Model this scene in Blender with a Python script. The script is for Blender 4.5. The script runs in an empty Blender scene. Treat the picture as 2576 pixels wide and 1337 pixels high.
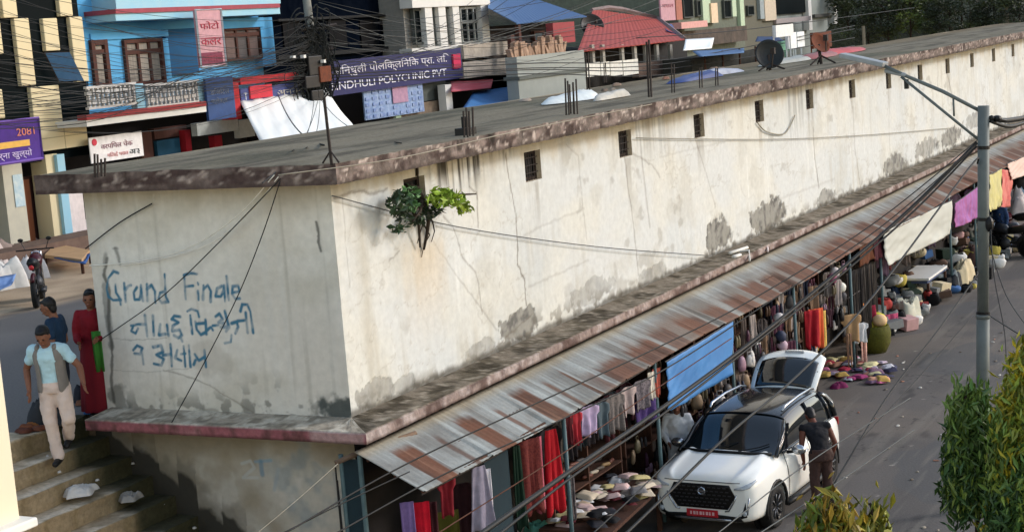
import bpy, bmesh, math, random
import numpy as np
from mathutils import Vector, Matrix
random.seed(7)
rng = np.random.default_rng(7)
S = bpy.context.scene
COL = S.collection

# ---------------------------------------------------------------- camera (solved from the photograph's vanishing points)
RM = np.array([[0.88894904, -0.0055711, -0.45797224],
               [0.45136932, -0.15895222, 0.87806602],
               [-0.0776875, -0.98727056, -0.1387858]])
CP = np.array([10.73230895, -16.14315953, 7.5962758])
FV, CU, CV = 4151.35, 1288.0, 668.5          # focal length and centre, in pixels of a 2576-wide view

def at(u, v, **k):
    """the point of a plane x=, y= or z= seen at a view pixel: used to survey the place's sizes"""
    r = RM @ np.array([(u - CU) / FV, (v - CV) / FV, 1.0])
    (ax, val), = k.items()
    i = 'xyz'.index(ax)
    return CP + r * ((val - CP[i]) / r[i])

cam = bpy.data.cameras.new('camera')
cam.sensor_width = 36
cam.lens = FV / 2576 * 36
cam.clip_end = 2000
camo = bpy.data.objects.new('camera', cam)
COL.objects.link(camo)
mw = Matrix.Identity(4)
for i in range(3):
    mw[i][0] = RM[i, 0]; mw[i][1] = -RM[i, 1]; mw[i][2] = -RM[i, 2]; mw[i][3] = CP[i]
camo.matrix_world = mw
S.camera = camo

# ---------------------------------------------------------------- colour, noise
def lin(c):
    c = np.asarray(c, float) / 255
    return np.where(c <= .04045, c / 12.92, ((c + .055) / 1.055) ** 2.4)

_T = rng.random((256, 256))
def vn(x, y, seed=0):
    x = np.asarray(x, float) + seed * 17.31; y = np.asarray(y, float) + seed * 9.77
    xi = np.floor(x).astype(int); yi = np.floor(y).astype(int)
    fx = x - xi; fy = y - yi
    fx = fx * fx * (3 - 2 * fx); fy = fy * fy * (3 - 2 * fy)
    g = lambda a, b: _T[a & 255, b & 255]
    return (g(xi, yi) * (1 - fx) + g(xi + 1, yi) * fx) * (1 - fy) + (g(xi, yi + 1) * (1 - fx) + g(xi + 1, yi + 1) * fx) * fy
def fbm(x, y, seed=0, o=4):
    s = 0; a = .5; n = 0
    for k in range(o):
        s = s + a * vn(np.asarray(x) * 2 ** k, np.asarray(y) * 2 ** k, seed + k); n += a; a *= .5
    return s / n
def sst(a, b, x):
    t = np.clip((x - a) / (b - a), 0, 1)
    return t * t * (3 - 2 * t)
def mixc(A, B, t):
    return A * (1 - t[..., None]) + np.asarray(B) * t[..., None]

# ---------------------------------------------------------------- materials
MATS = {}
def mat(name, c=None, rough=.85, var=.12, sc=6., bump=.15, metal=0., spec=.3, c2=None, st=(1, 1, 1), coat=0., attr=False, bd=.02, trans=0.):
    if name in MATS: return MATS[name]
    m = bpy.data.materials.new(name); m.use_nodes = True
    nt = m.node_tree; N = nt.nodes; L = nt.links
    b = N['Principled BSDF']
    b.inputs['Roughness'].default_value = rough; b.inputs['Metallic'].default_value = metal
    b.inputs['Specular IOR Level'].default_value = spec; b.inputs['Coat Weight'].default_value = coat
    if trans: b.inputs['Transmission Weight'].default_value = trans
    tc = N.new('ShaderNodeTexCoord'); mp = N.new('ShaderNodeMapping'); mp.inputs['Scale'].default_value = st
    L.new(tc.outputs['Object'], mp.inputs['Vector'])
    no = N.new('ShaderNodeTexNoise'); no.inputs['Scale'].default_value = sc; no.inputs['Detail'].default_value = 7
    no.inputs['Roughness'].default_value = .62
    L.new(mp.outputs['Vector'], no.inputs['Vector'])
    rp = N.new('ShaderNodeValToRGB'); rp.color_ramp.elements[0].position = .3; rp.color_ramp.elements[1].position = .7
    mx = N.new('ShaderNodeMix'); mx.data_type = 'RGBA'
    if attr:
        at_ = N.new('ShaderNodeAttribute'); at_.attribute_name = 'col'
        rp.color_ramp.elements[0].color = (1 - var,) * 3 + (1,); rp.color_ramp.elements[1].color = (1 + var * .6,) * 3 + (1,)
        L.new(no.outputs['Fac'], rp.inputs['Fac'])
        mx.blend_type = 'MULTIPLY'; mx.inputs['Factor'].default_value = 1
        L.new(at_.outputs['Color'], mx.inputs['A']); L.new(rp.outputs['Color'], mx.inputs['B'])
        L.new(mx.outputs['Result'], b.inputs['Base Color'])
    else:
        cl = lin(c)
        lo = cl * (1 - var); hi = cl * (1 + var) if c2 is None else lin(c2)
        rp.color_ramp.elements[0].color = (*lo, 1); rp.color_ramp.elements[1].color = (*np.clip(hi, 0, .95), 1)
        L.new(no.outputs['Fac'], rp.inputs['Fac']); L.new(rp.outputs['Color'], b.inputs['Base Color'])
    if bump:
        bp = N.new('ShaderNodeBump'); bp.inputs['Strength'].default_value = bump; bp.inputs['Distance'].default_value = bd
        L.new(no.outputs['Fac'], bp.inputs['Height']); L.new(bp.outputs['Normal'], b.inputs['Normal'])
    MATS[name] = m
    return m
_mc = {}
def cm(c, rough=.85, **k):
    """a cloth / paint material of one colour"""
    key = (tuple(c), rough)
    if key not in _mc:
        _mc[key] = mat('paint_%d_%d_%d_%d' % (*c, int(rough * 100)), c, rough, **k)
    return _mc[key]

# ---------------------------------------------------------------- mesh building
class MB:
    def __init__(s): s.v = []; s.f = []
    def add(s, vs, fs):
        o = len(s.v); s.v += [tuple(float(q) for q in p) for p in vs]; s.f += [tuple(i + o for i in f) for f in fs]; return s
    def box(s, x0, x1, y0, y1, z0, z1):
        return s.add([(x, y, z) for x in (x0, x1) for y in (y0, y1) for z in (z0, z1)],
                     [(0, 1, 3, 2), (4, 6, 7, 5), (0, 4, 5, 1), (2, 3, 7, 6), (0, 2, 6, 4), (1, 5, 7, 3)])
    def obox(s, c, ax, ay, az):
        c, ax, ay, az = map(np.asarray, (c, ax, ay, az))
        return s.add([c + i * ax + j * ay + k * az for i in (-1, 1) for j in (-1, 1) for k in (-1, 1)],
                     [(0, 1, 3, 2), (4, 6, 7, 5), (0, 4, 5, 1), (2, 3, 7, 6), (0, 2, 6, 4), (1, 5, 7, 3)])
    def poly(s, ps): return s.add(ps, [tuple(range(len(ps)))])
    def slab(s, ps, d):
        """a polygon given thickness d (a vector)"""
        n = len(ps); ps = [np.asarray(p, float) for p in ps]; d = np.asarray(d, float)
        return s.add(ps + [p + d for p in ps], [tuple(range(n)), tuple(range(2 * n - 1, n - 1, -1))] + [(i, (i + 1) % n, n + (i + 1) % n, n + i) for i in range(n)])
    def tube(s, pts, r, n=6, cap=True):
        P = [np.asarray(p, float) for p in pts]; m = len(P)
        rs = r if hasattr(r, '__len__') else [r] * m
        vs = []; fs = []; up = None
        for i in range(m):
            t = P[min(i + 1, m - 1)] - P[max(i - 1, 0)]; t = t / (np.linalg.norm(t) + 1e-9)
            if up is None: up = np.array([0, 0, 1.]) if abs(t[2]) < .9 else np.array([1., 0, 0])
            a = np.cross(t, up); a /= np.linalg.norm(a) + 1e-9; b = np.cross(a, t); up = b
            for k in range(n):
                q = 2 * math.pi * k / n
                vs.append(P[i] + rs[i] * (math.cos(q) * a + math.sin(q) * b))
        for i in range(m - 1):
            for k in range(n):
                fs.append((i * n + k, i * n + (k + 1) % n, (i + 1) * n + (k + 1) % n, (i + 1) * n + k))
        if cap: fs += [tuple(range(n - 1, -1, -1)), tuple(range((m - 1) * n, m * n))]
        return s.add(vs, fs)
    def lathe(s, prof, c=(0, 0, 0), n=16, ax='z'):
        vs = []; fs = []; m = len(prof)
        for r, h in prof:
            for k in range(n):
                q = 2 * math.pi * k / n; a, b = r * math.cos(q), r * math.sin(q)
                p = {'z': (a, b, h), 'x': (h, a, b), 'y': (a, h, b)}[ax]
                vs.append((p[0] + c[0], p[1] + c[1], p[2] + c[2]))
        for i in range(m - 1):
            for k in range(n): fs.append((i * n + k, i * n + (k + 1) % n, (i + 1) * n + (k + 1) % n, (i + 1) * n + k))
        if prof[0][0] > 1e-4: fs.append(tuple(range(n - 1, -1, -1)))
        if prof[-1][0] > 1e-4: fs.append(tuple(range((m - 1) * n, m * n)))
        return s.add(vs, fs)
    def ball(s, c, r, n=10, sq=(1, 1, 1)):
        return s.lathe([(max(1e-5, math.sin(math.pi * i / 8)) * r, -math.cos(math.pi * i / 8) * r) for i in range(9)], (0, 0, 0), n).xf_last(9 * n, c, sq)
    def xf_last(s, k, c, sq):
        for i in range(len(s.v) - k, len(s.v)):
            p = s.v[i]; s.v[i] = (p[0] * sq[0] + c[0], p[1] * sq[1] + c[1], p[2] * sq[2] + c[2])
        return s
    def grid(s, P):
        m, n = P.shape[:2]
        return s.add(P.reshape(-1, 3), [(i * n + j, (i + 1) * n + j, (i + 1) * n + j + 1, i * n + j + 1) for i in range(m - 1) for j in range(n - 1)])
    def build(s, name, m, parent=None, w=False, smooth=False, bev=0, solid=0, sub=0, norm=True):
        me = bpy.data.meshes.new(name)
        vs = s.v
        if w and parent is not None:
            q = wl(parent); vs = [(p[0] - q[0], p[1] - q[1], p[2] - q[2]) for p in vs]
        me.from_pydata(vs, [], s.f)
        if norm:
            bm = bmesh.new(); bm.from_mesh(me); bmesh.ops.recalc_face_normals(bm, faces=bm.faces); bm.to_mesh(me); bm.free()
        o = bpy.data.objects.new(name, me); COL.objects.link(o)
        me.materials.append(m)
        if parent is not None: o.parent = parent
        if smooth: me.shade_smooth()
        if solid:
            x = o.modifiers.new('s', 'SOLIDIFY'); x.thickness = solid
        if bev:
            x = o.modifiers.new('b', 'BEVEL'); x.width = bev; x.segments = 2; x.limit_method = 'ANGLE'
        if sub:
            x = o.modifiers.new('u', 'SUBSURF'); x.levels = sub; x.render_levels = sub
        return o
def wl(o):
    q = np.zeros(3)
    while o is not None: q = q + np.array(o.location); o = o.parent
    return q
def tag(o, label=None, cat=None, group=None, kind=None):
    if label: o['label'] = label
    if cat: o['category'] = cat
    if group: o['group'] = group
    if kind: o['kind'] = kind
    return o
def thing(name, label, cat, loc=(0, 0, 0), group=None, rz=0.):
    o = bpy.data.objects.new(name, None); COL.objects.link(o)
    o.location = [float(q) for q in loc]; o.rotation_euler = (0, 0, rz); o.empty_display_size = .2
    return tag(o, label, cat, group)
def dup(r, loc=None, rz=None, label=None, group=None, scale=None):
    def rec(o, par):
        c = o.copy(); COL.objects.link(c)
        if par is not None: c.parent = par
        for ch in list(o.children): rec(ch, c)
        return c
    c = rec(r, None)
    if loc is not None: c.location = [float(q) for q in loc]
    if rz is not None: c.rotation_euler = (0, 0, rz)
    if scale: c.scale = (scale,) * 3
    if label: c['label'] = label
    if group: c['group'] = group
    return c
def painted(name, P, colr, m, parent=None, mask=None, smooth=False):
    """a fine sheet with its own worn colouring stored per vertex"""
    mm, nn = P.shape[:2]
    idx = np.arange(mm * nn).reshape(mm, nn)
    F = np.stack([idx[:-1, :-1], idx[1:, :-1], idx[1:, 1:], idx[:-1, 1:]], -1)
    F = F[mask] if mask is not None else F.reshape(-1, 4)
    me = bpy.data.meshes.new(name)
    me.from_pydata(P.reshape(-1, 3).tolist(), [], F.tolist())
    a = me.attributes.new('col', 'FLOAT_COLOR', 'POINT')
    c4 = np.ones((mm * nn, 4), np.float32); c4[:, :3] = np.clip(colr.reshape(-1, 3), .002, .95)
    a.data.foreach_set('color', c4.ravel())
    o = bpy.data.objects.new(name, me); COL.objects.link(o); me.materials.append(m)
    if parent is not None: o.parent = parent
    if smooth: me.shade_smooth()
    return o
def dist_poly(A, B, pts):
    """distance of the grid points (A, B) to a polyline"""
    d = np.full(A.shape, 9e9)
    for (a0, b0), (a1, b1) in zip(pts[:-1], pts[1:]):
        da, db = a1 - a0, b1 - b0; l2 = da * da + db * db + 1e-12
        t = np.clip(((A - a0) * da + (B - b0) * db) / l2, 0, 1)
        d = np.minimum(d, np.hypot(A - a0 - t * da, B - b0 - t * db))
    return d
def letters(body, size, mtl, parent, origin, ux, uy, name='lettering', depth=.004, align='LEFT', fit=None):
    """real lettering as a mesh: origin + ux, uy give the board's own axes"""
    cu = bpy.data.curves.new('tmp', 'FONT'); cu.body = body; cu.size = size; cu.extrude = depth; cu.align_x = align
    to = bpy.data.objects.new('tmp', cu); COL.objects.link(to)
    dg = bpy.context.evaluated_depsgraph_get()
    me = bpy.data.meshes.new_from_object(to.evaluated_get(dg))
    bpy.data.objects.remove(to); bpy.data.curves.remove(cu)
    n = len(me.vertices); co = np.empty(n * 3); me.vertices.foreach_get('co', co); co = co.reshape(-1, 3)
    if fit and n: co[:, 0] *= fit / max(1e-6, co[:, 0].max() - min(0, co[:, 0].min()))
    ux = np.asarray(ux, float); uy = np.asarray(uy, float); un = np.cross(ux, uy)
    W = np.asarray(origin)[None] + co[:, :1] * ux + co[:, 1:2] * uy + co[:, 2:] * un
    if parent is not None: W = W - wl(parent)
    me.vertices.foreach_set('co', W.ravel()); me.update()
    me.materials.clear(); me.materials.append(mtl); me.name = name
    o = bpy.data.objects.new(name, me); COL.objects.link(o)
    if parent is not None: o.parent = parent
    return o

# ---------------------------------------------------------------- light
SUN_EL, SUN_AZ = 23., 40.     # elevation; azimuth measured from +X towards +Y
sd = Vector((math.cos(math.radians(SUN_EL)) * math.cos(math.radians(SUN_AZ)), math.cos(math.radians(SUN_EL)) * math.sin(math.radians(SUN_AZ)), math.sin(math.radians(SUN_EL))))
sl = bpy.data.lights.new('sun', 'SUN'); sl.energy = .86; sl.angle = math.radians(10); sl.color = (.95, .93, .92)
so = bpy.data.objects.new('sun', sl); COL.objects.link(so)
so.rotation_euler = sd.to_track_quat('Z', 'Y').to_euler(); so.location = (20, 20, 30)
wd = bpy.data.worlds.new('World'); S.world = wd; wd.use_nodes = True
nt = wd.node_tree; sk = nt.nodes.new('ShaderNodeTexSky'); sk.sky_type = 'NISHITA'; sk.sun_disc = False
sk.sun_elevation = math.radians(SUN_EL); sk.sun_rotation = math.radians(90 - SUN_AZ); sk.air_density = 1.; sk.dust_density = .4; sk.ozone_density = 1.
bg = nt.nodes['Background']; bg.inputs['Strength'].default_value = .15
wb = nt.nodes.new('ShaderNodeMix'); wb.data_type = 'RGBA'; wb.blend_type = 'MULTIPLY'; wb.inputs['Factor'].default_value = 1
wb.inputs['B'].default_value = (1.20, .98, .80, 1)        # the camera's white balance was set for the shade
nt.links.new(sk.outputs['Color'], wb.inputs['A']); nt.links.new(wb.outputs['Result'], bg.inputs['Color'])
S.view_settings.view_transform = 'Standard'; S.view_settings.look = 'None'; S.view_settings.gamma = 1
S.view_settings.exposure = 1.3
# ================================================================ A. the long building
HL = 3.2
A_WALL = mat('weathered_plaster', attr=True, var=.10, sc=9, bump=.12, rough=.9)
A_DIRT = mat('worn_concrete', attr=True, spec=.08, var=.28, sc=14, bump=.5, rough=.95, bd=.03)
bld = thing('market_building', 'long low plastered building with flat roof, cream side wall and graffiti end wall', 'building', (0, 0, 0))

def yz(pts): return [tuple(at(u, v, x=0)[1:]) for u, v in pts]
def xz(pts): return [(at(u, v, y=0)[0], at(u, v, y=0)[2]) for u, v in pts]

WY = [1.93] + [5.34 + 3.44 * k for k in range(17)]
ys = [0.]
while ys[-1] < 62: ys.append(ys[-1] + .018 + .0011 * ys[-1])
ys = np.array(ys)
WH = .265
for w in WY:
    for e in (w - WH, w + WH): ys[np.argmin(abs(ys - e))] = e
zs = np.linspace(HL, 6.08, 150)
WZ0, WZ1 = 5.46, 5.89
for e in (WZ0, WZ1): zs[np.argmin(abs(zs - e))] = e
Y, Z = np.meshgrid(ys, zs, indexing='ij')
P = np.stack([0 * Y, Y, Z], -1)
P[..., 0] += .012 * (fbm(Y * .7, Z * .9, 3) - .5)
c = np.ones(P.shape) * lin((201, 203, 200))
c = mixc(c, lin((208, 205, 192)), sst(.4, .75, fbm(Y * .8, Z * 1.1, 5)) * .6)
c = mixc(c, lin((192, 196, 195)), sst(.45, .8, fbm(Y * .5, Z * .5, 8)) * .7)
c = mixc(c, lin((178, 172, 156)), sst(.52, .85, fbm(Y * 4.3, Z * .5, 11)) * sst(.4, .65, fbm(Y * .45, Z * .6, 111)) * .6)          # rain streaks
c = mixc(c, lin((220, 221, 216)), sst(.58, .8, fbm(Y * 9, Z * .3, 15)) * sst(.45, .6, fbm(Y * .5, Z, 115)) * .5)
c = mixc(c, lin((186, 184, 174)), sst(.55, .72, fbm(Y * 1.3, Z * 1.6, 117)) * .5)
c = mixc(c, lin((150, 146, 136)), sst(.66, .74, fbm(Y * 2.1, Z * 2.8, 119)) * sst(.5, .6, fbm(Y * .3, Z * .5, 121)) * .45)
for s__, lv in ((131, .50), (137, .5), (139, .5)):
    f__ = fbm(Y * .9, Z * 1.4, s__, 5); c = mixc(c, lin((140, 128, 108)), sst(.006 + .0004 * Y[:, :1], .0, abs(f__ - lv)) * sst(.5, .62, fbm(Y * .4, Z * .4, s__ + 1)) * .3)
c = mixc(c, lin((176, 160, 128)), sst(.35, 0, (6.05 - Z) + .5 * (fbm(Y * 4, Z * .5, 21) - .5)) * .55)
# dark drips under the eave
dr = sst(.50, .74, fbm(Y * 5.5, Z * .12, 31)) * sst(1.5, .1, (6.05 - Z) * (1.2 + 2.2 * vn(Y * 3, 0 * Y, 4)))
c = mixc(c, lin((130, 120, 104)), dr * .28)
for (u0, u1, h, s_) in ((1085, 1215, .75, .95), (1225, 1290, .35, .5), (1590, 1680, .9, .3), (1985, 2060, 1.3, .35)):
    ya, yb = at(u0, 430, x=0)[1], at(u1, 400, x=0)[1]
    k = sst(ya - .15, ya + .1, Y) * sst(yb + .15, yb - .1, Y) * sst(.38, .6, fbm(Y * 11, Z * .4, 41)) * sst(h, h * .25, (6.1 - Z) * (.6 + vn(Y * 14, 0 * Y, 3)))
    c = mixc(c, lin((48, 43, 37)), k * s_)
for w_ in WY:
    k = sst(.30, .12, abs(Y - w_ + .08 * (fbm(Z * 3, Y, 5) - .5))) * sst(.4, .62, fbm(Y * 16, Z * .5, 151)) * sst(5.5, 5.4, Z) * sst(4.3 + .8 * vn(Y * 6, 0 * Y, 8), 5.4, Z)
    c = mixc(c, lin((132, 122, 104)), k * .45)
# grey bare-plaster patches where the paint has come off
for (u, v, ru, rv, s_) in ((1308, 815, 46, 44, .95), (1812, 590, 32, 46, 1), (1932, 545, 44, 42, 1), (2078, 497, 26, 24, .8), (2250, 418, 28, 30, .9), (2330, 372, 34, 24, .7),
                           (2392, 346, 30, 24, .9), (1640, 692, 40, 24, .5), (1490, 735, 60, 34, .45), (1208, 885, 34, 26, .5), (945, 985, 50, 34, .6), (1015, 965, 26, 22, .5), (2455, 300, 30, 20, .6)):
    q = at(u, v, x=0); qa = at(u + ru, v, x=0)[1] - q[1]; qb = q[2] - at(u, v + rv, x=0)[2]
    dd = np.hypot((Y - q[1]) / qa, (Z - q[2]) / qb) + .95 * (fbm(Y * 3.2, Z * 4, u % 13) - .5) + .55 * (fbm(Y * 12, Z * 12, u % 7) - .5)
    g = mixc(np.ones(P.shape) * lin((142, 140, 132)), lin((92, 90, 86)), sst(.4, .75, fbm(Y * 8, Z * 8, 2)))
    k = sst(1.0, .86, dd) * s_
    c = c * (1 - k[..., None]) + g * k[..., None]
    P[..., 0] -= .012 * k
# flaking and damp along the foot
ft = sst(.52, .62, fbm(Y * 5, Z * 7, 52)) * sst(.42, .05, (Z - HL) * (.7 + .9 * vn(Y * .6, 0 * Y, 9)))
c = mixc(c, lin((118, 113, 102)), ft * .75)
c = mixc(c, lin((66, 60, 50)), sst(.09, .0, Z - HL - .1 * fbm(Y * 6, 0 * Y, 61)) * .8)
# cracks
CR = [([(1272, 385), (1278, 430), (1287, 480), (1298, 540), (1302, 600), (1302, 665), (1318, 700), (1325, 770)], .016, .75),
      ([(1570, 385), (1578, 455), (1588, 520), (1597, 590), (1606, 690)], .02, .45), ([(1605, 300), (1615, 400), (1625, 490), (1635, 570)], .03, .35),
      ([(1592, 385), (1640, 415), (1660, 445)], .015, .4), ([(1425, 365), (1455, 395), (1462, 480), (1475, 600)], .012, .3),
      ([(1745, 340), (1775, 430), (1800, 520)], .02, .35), ([(2045, 320), (2050, 400), (2060, 470)], .03, .6), ([(2145, 270), (2150, 370), (2165, 470)], .03, .4),
      ([(2380, 170), (2395, 240)], .05, .5), ([(2236, 300), (2240, 420)], .03, .3), ([(840, 497), (905, 478), (930, 487), (975, 475)], .018, .55), ([(860, 490), (865, 560), (880, 720)], .012, .3),
      ([(1115, 545), (1140, 570), (1150, 600), (1165, 650), (1195, 680), (1205, 720), (1212, 790)], .014, .5), ([(980, 655), (1005, 630)], .012, .4), ([(1180, 470), (1200, 485), (1203, 570)], .014, .6),
      ([(1090, 610), (1170, 720), (1250, 830)], .008, .35), ([(1340, 790), (1250, 870), (1200, 920)], .01, .4), ([(1300, 600), (1380, 560), (1470, 525)], .02, .18),
      ([(1330, 720), (1400, 690), (1480, 655)], .02, .2), ([(1660, 395), (1760, 370), (1850, 350)], .02, .16), ([(1960, 500), (2100, 450)], .03, .15)]
for pts, wd_, s_ in CR:
    q = yz(pts); ya = min(a for a, b in q) - .4; yb = max(a for a, b in q) + .4
    i0, i1 = np.searchsorted(ys, ya), np.searchsorted(ys, yb)
    A_, B_ = Y[i0:i1], Z[i0:i1]
    d = dist_poly(A_ + .05 * (fbm(A_ * 9, B_ * 9, 3) - .5), B_ + .05 * (fbm(A_ * 9, B_ * 9, 5) - .5), q)
    w_ = np.maximum(wd_, .012 + .0005 * A_) * (.5 + fbm(A_ * 6, B_ * 6, 7))
    c[i0:i1] = mixc(c[i0:i1], lin((96, 84, 68)), sst(w_ * 1.5, w_ * .3, d) * s_)
# root stain below the plant
q = at(1060, 640, x=0)
c = mixc(c, lin((196, 172, 132)), sst(.8, .1, np.abs(Y - q[1] - .1) + .3 * (fbm(Y * 6, Z, 3) - .5)) * sst(-1.4, .1, Z - q[2]) * sst(.35, 0, Z - q[2]) * .5)
q = at(1060, 470, x=0)
cy_, cz_ = (Y[:-1, :-1] + Y[1:, 1:]) / 2, (Z[:-1, :-1] + Z[1:, 1:]) / 2
mk = np.ones(cy_.shape, bool)
for w in WY: mk &= ~((abs(cy_ - w) < WH) & (cz_ > WZ0) & (cz_ < WZ1))
painted('side_wall', P, c, A_WALL, bld, mk)

# windows: deep reveals, iron bars, rotten timber
M_REV = mat('reveal_plaster', (228, 214, 192), c2=(186, 168, 142), sc=9)
M_DARK = mat('dark_inside', (16, 15, 15), var=.3, bump=0)
M_IRON = mat('rusty_iron', (46, 38, 34), rough=.7, sc=20)
M_WOOD = mat('old_timber', (92, 58, 42), c2=(56, 38, 30), st=(4, 4, .6), sc=8)
b0 = MB(); D = .12
b0.poly([(0, -WH, WZ0), (0, WH, WZ0), (-D, WH, WZ0), (-D, -WH, WZ0)]).poly([(0, -WH, WZ1), (0, WH, WZ1), (-D, WH, WZ1), (-D, -WH, WZ1)])
b0.poly([(0, -WH, WZ0), (0, -WH, WZ1), (-D, -WH, WZ1), (-D, -WH, WZ0)]).poly([(0, WH, WZ0), (0, WH, WZ1), (-D, WH, WZ1), (-D, WH, WZ0)])
win = b0.build('window', M_REV, bld)
MB().box(-D - .02, -D + .001, -WH + .01, WH - .01, WZ0 + .01, WZ1 - .01).build('pane', M_DARK, win)
g = MB()
for k in range(5): g.tube([(-.06, -WH + .08 * (k + 1), WZ0), (-.06, -WH + .08 * (k + 1), WZ1)], .007, 5)
for k in range(3): g.tube([(-.06, -WH, WZ0 + .11 * (k + 1)), (-.06, WH, WZ0 + .11 * (k + 1))], .007, 5)
g.build('grille', M_IRON, win)
f = MB()
for a0, a1, z0, z1 in ((-WH, -WH + .05, WZ0, WZ1), (WH - .05, WH, WZ0, WZ1), (-WH + .05, WH - .05, WZ0, WZ0 + .05), (-WH + .05, WH - .05, WZ1 - .05, WZ1)): f.box(-.115, -.08, a0, a1, z0, z1)
f.build('frame', mat('dark_window_frame', (44, 32, 26)), win, bev=.006)
win.location = (0, WY[1], 0)
for k, w in enumerate(WY):
    if k == 1: continue
    n = win.copy(); COL.objects.link(n); n.location = (0, w, 0); n.parent = bld
    for ch in win.children:
        if k == 0 and ch.name.startswith('grille'): continue
        d_ = ch.copy(); COL.objects.link(d_); d_.parent = n

# end wall with the blue brush writing
xs = np.linspace(-3.75, 0, 330); zs = np.linspace(HL, 6.08, 260)
X, Z = np.meshgrid(xs, zs, indexing='ij')
P = np.stack([X, 0 * X + .008 * (fbm(X, Z, 4) - .5), Z], -1)
P[-1, :, 1] = 0
c = np.ones(P.shape) * lin((205, 200, 190))
c = mixc(c, lin((216, 213, 205)), sst(.35, .7, fbm(X * 1.2, Z * .8, 5)))
c = mixc(c, lin((192, 187, 174)), sst(.5, .8, fbm(X * .9 + 3, Z * 1.4, 8)) * .8)
c = mixc(c, lin((150, 146, 134)), sst(.6, .85, fbm(X * 9, Z * .4, 12)) * .4)
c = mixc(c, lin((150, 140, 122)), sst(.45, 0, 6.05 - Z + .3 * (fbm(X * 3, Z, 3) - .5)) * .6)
c = mixc(c, lin((205, 203, 196)), sst(.5, .8, fbm(X * 12, Z * .3, 19)) * .35)
ft = sst(.5, .62, fbm(X * 6, Z * 6, 52)) * sst(.5, .05, (Z - HL) * (.6 + .9 * vn(X * 1.5, 0 * X, 9)))
c = mixc(c, lin((104, 102, 95)), ft * .7)
for (u, v, ru, rv, s_, cc) in ((845, 1030, 45, 40, .95, (70, 76, 74)), (298, 1000, 30, 40, .7, (98, 98, 92)), (270, 780, 11, 120, .6, (96, 98, 94)), (520, 1035, 40, 14, .5, (110, 108, 98)), (530, 905, 60, 60, .22, (140, 132, 120))):
    q = at(u, v, y=0); qa = at(u + ru, v, y=0)[0] - q[0]; qb = q[2] - at(u, v + rv, y=0)[2]
    dd = np.hypot((X - q[0]) / qa, (Z - q[2]) / qb) + 1.1 * (fbm(X * 7, Z * 7, u % 13) - .5)
    c = mixc(c, lin(cc), sst(1.0, .6, dd) * s_)
for pts, wd_, s_, cc in [([(270, 650), (262, 690), (275, 730), (272, 800), (282, 870), (280, 960), (288, 1010)], .028, .75, (72, 70, 64)), ([(795, 560), (803, 590), (800, 610), (808, 630)], .022, .8, (70, 70, 66)),
                     ([(265, 640), (262, 665)], .03, .5, (70, 70, 66)), ([(290, 625), (295, 640), (303, 665)], .028, .6, (70, 72, 68)), ([(283, 625), (296, 625)], .014, .4, (80, 80, 78)),
                     ([(280, 850), (330, 855), (420, 850)], .008, .4, (110, 108, 100)), ([(280, 930), (380, 935), (480, 925)], .008, .3, (110, 108, 100)), ([(385, 490), (398, 575), (402, 640)], .02, .4, (205, 202, 194)),
                     ([(410, 930), (470, 945), (520, 965), (560, 990), (610, 1020), (665, 1055)], .012, .5, (118, 112, 100))]:
    q = xz(pts)
    d = dist_poly(X + .03 * (fbm(X * 14, Z * 14, 3) - .5), Z + .03 * (fbm(X * 14, Z * 14, 5) - .5), q)
    w_ = wd_ * (.5 + fbm(X * 8, Z * 8, 7))
    c = mixc(c, lin(cc), sst(w_ * 1.4, w_ * .3, d) * s_)
ZW = lambda l: [(p[0] * .33455, 447.2 + p[1] * .33455) for p in l]
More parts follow.
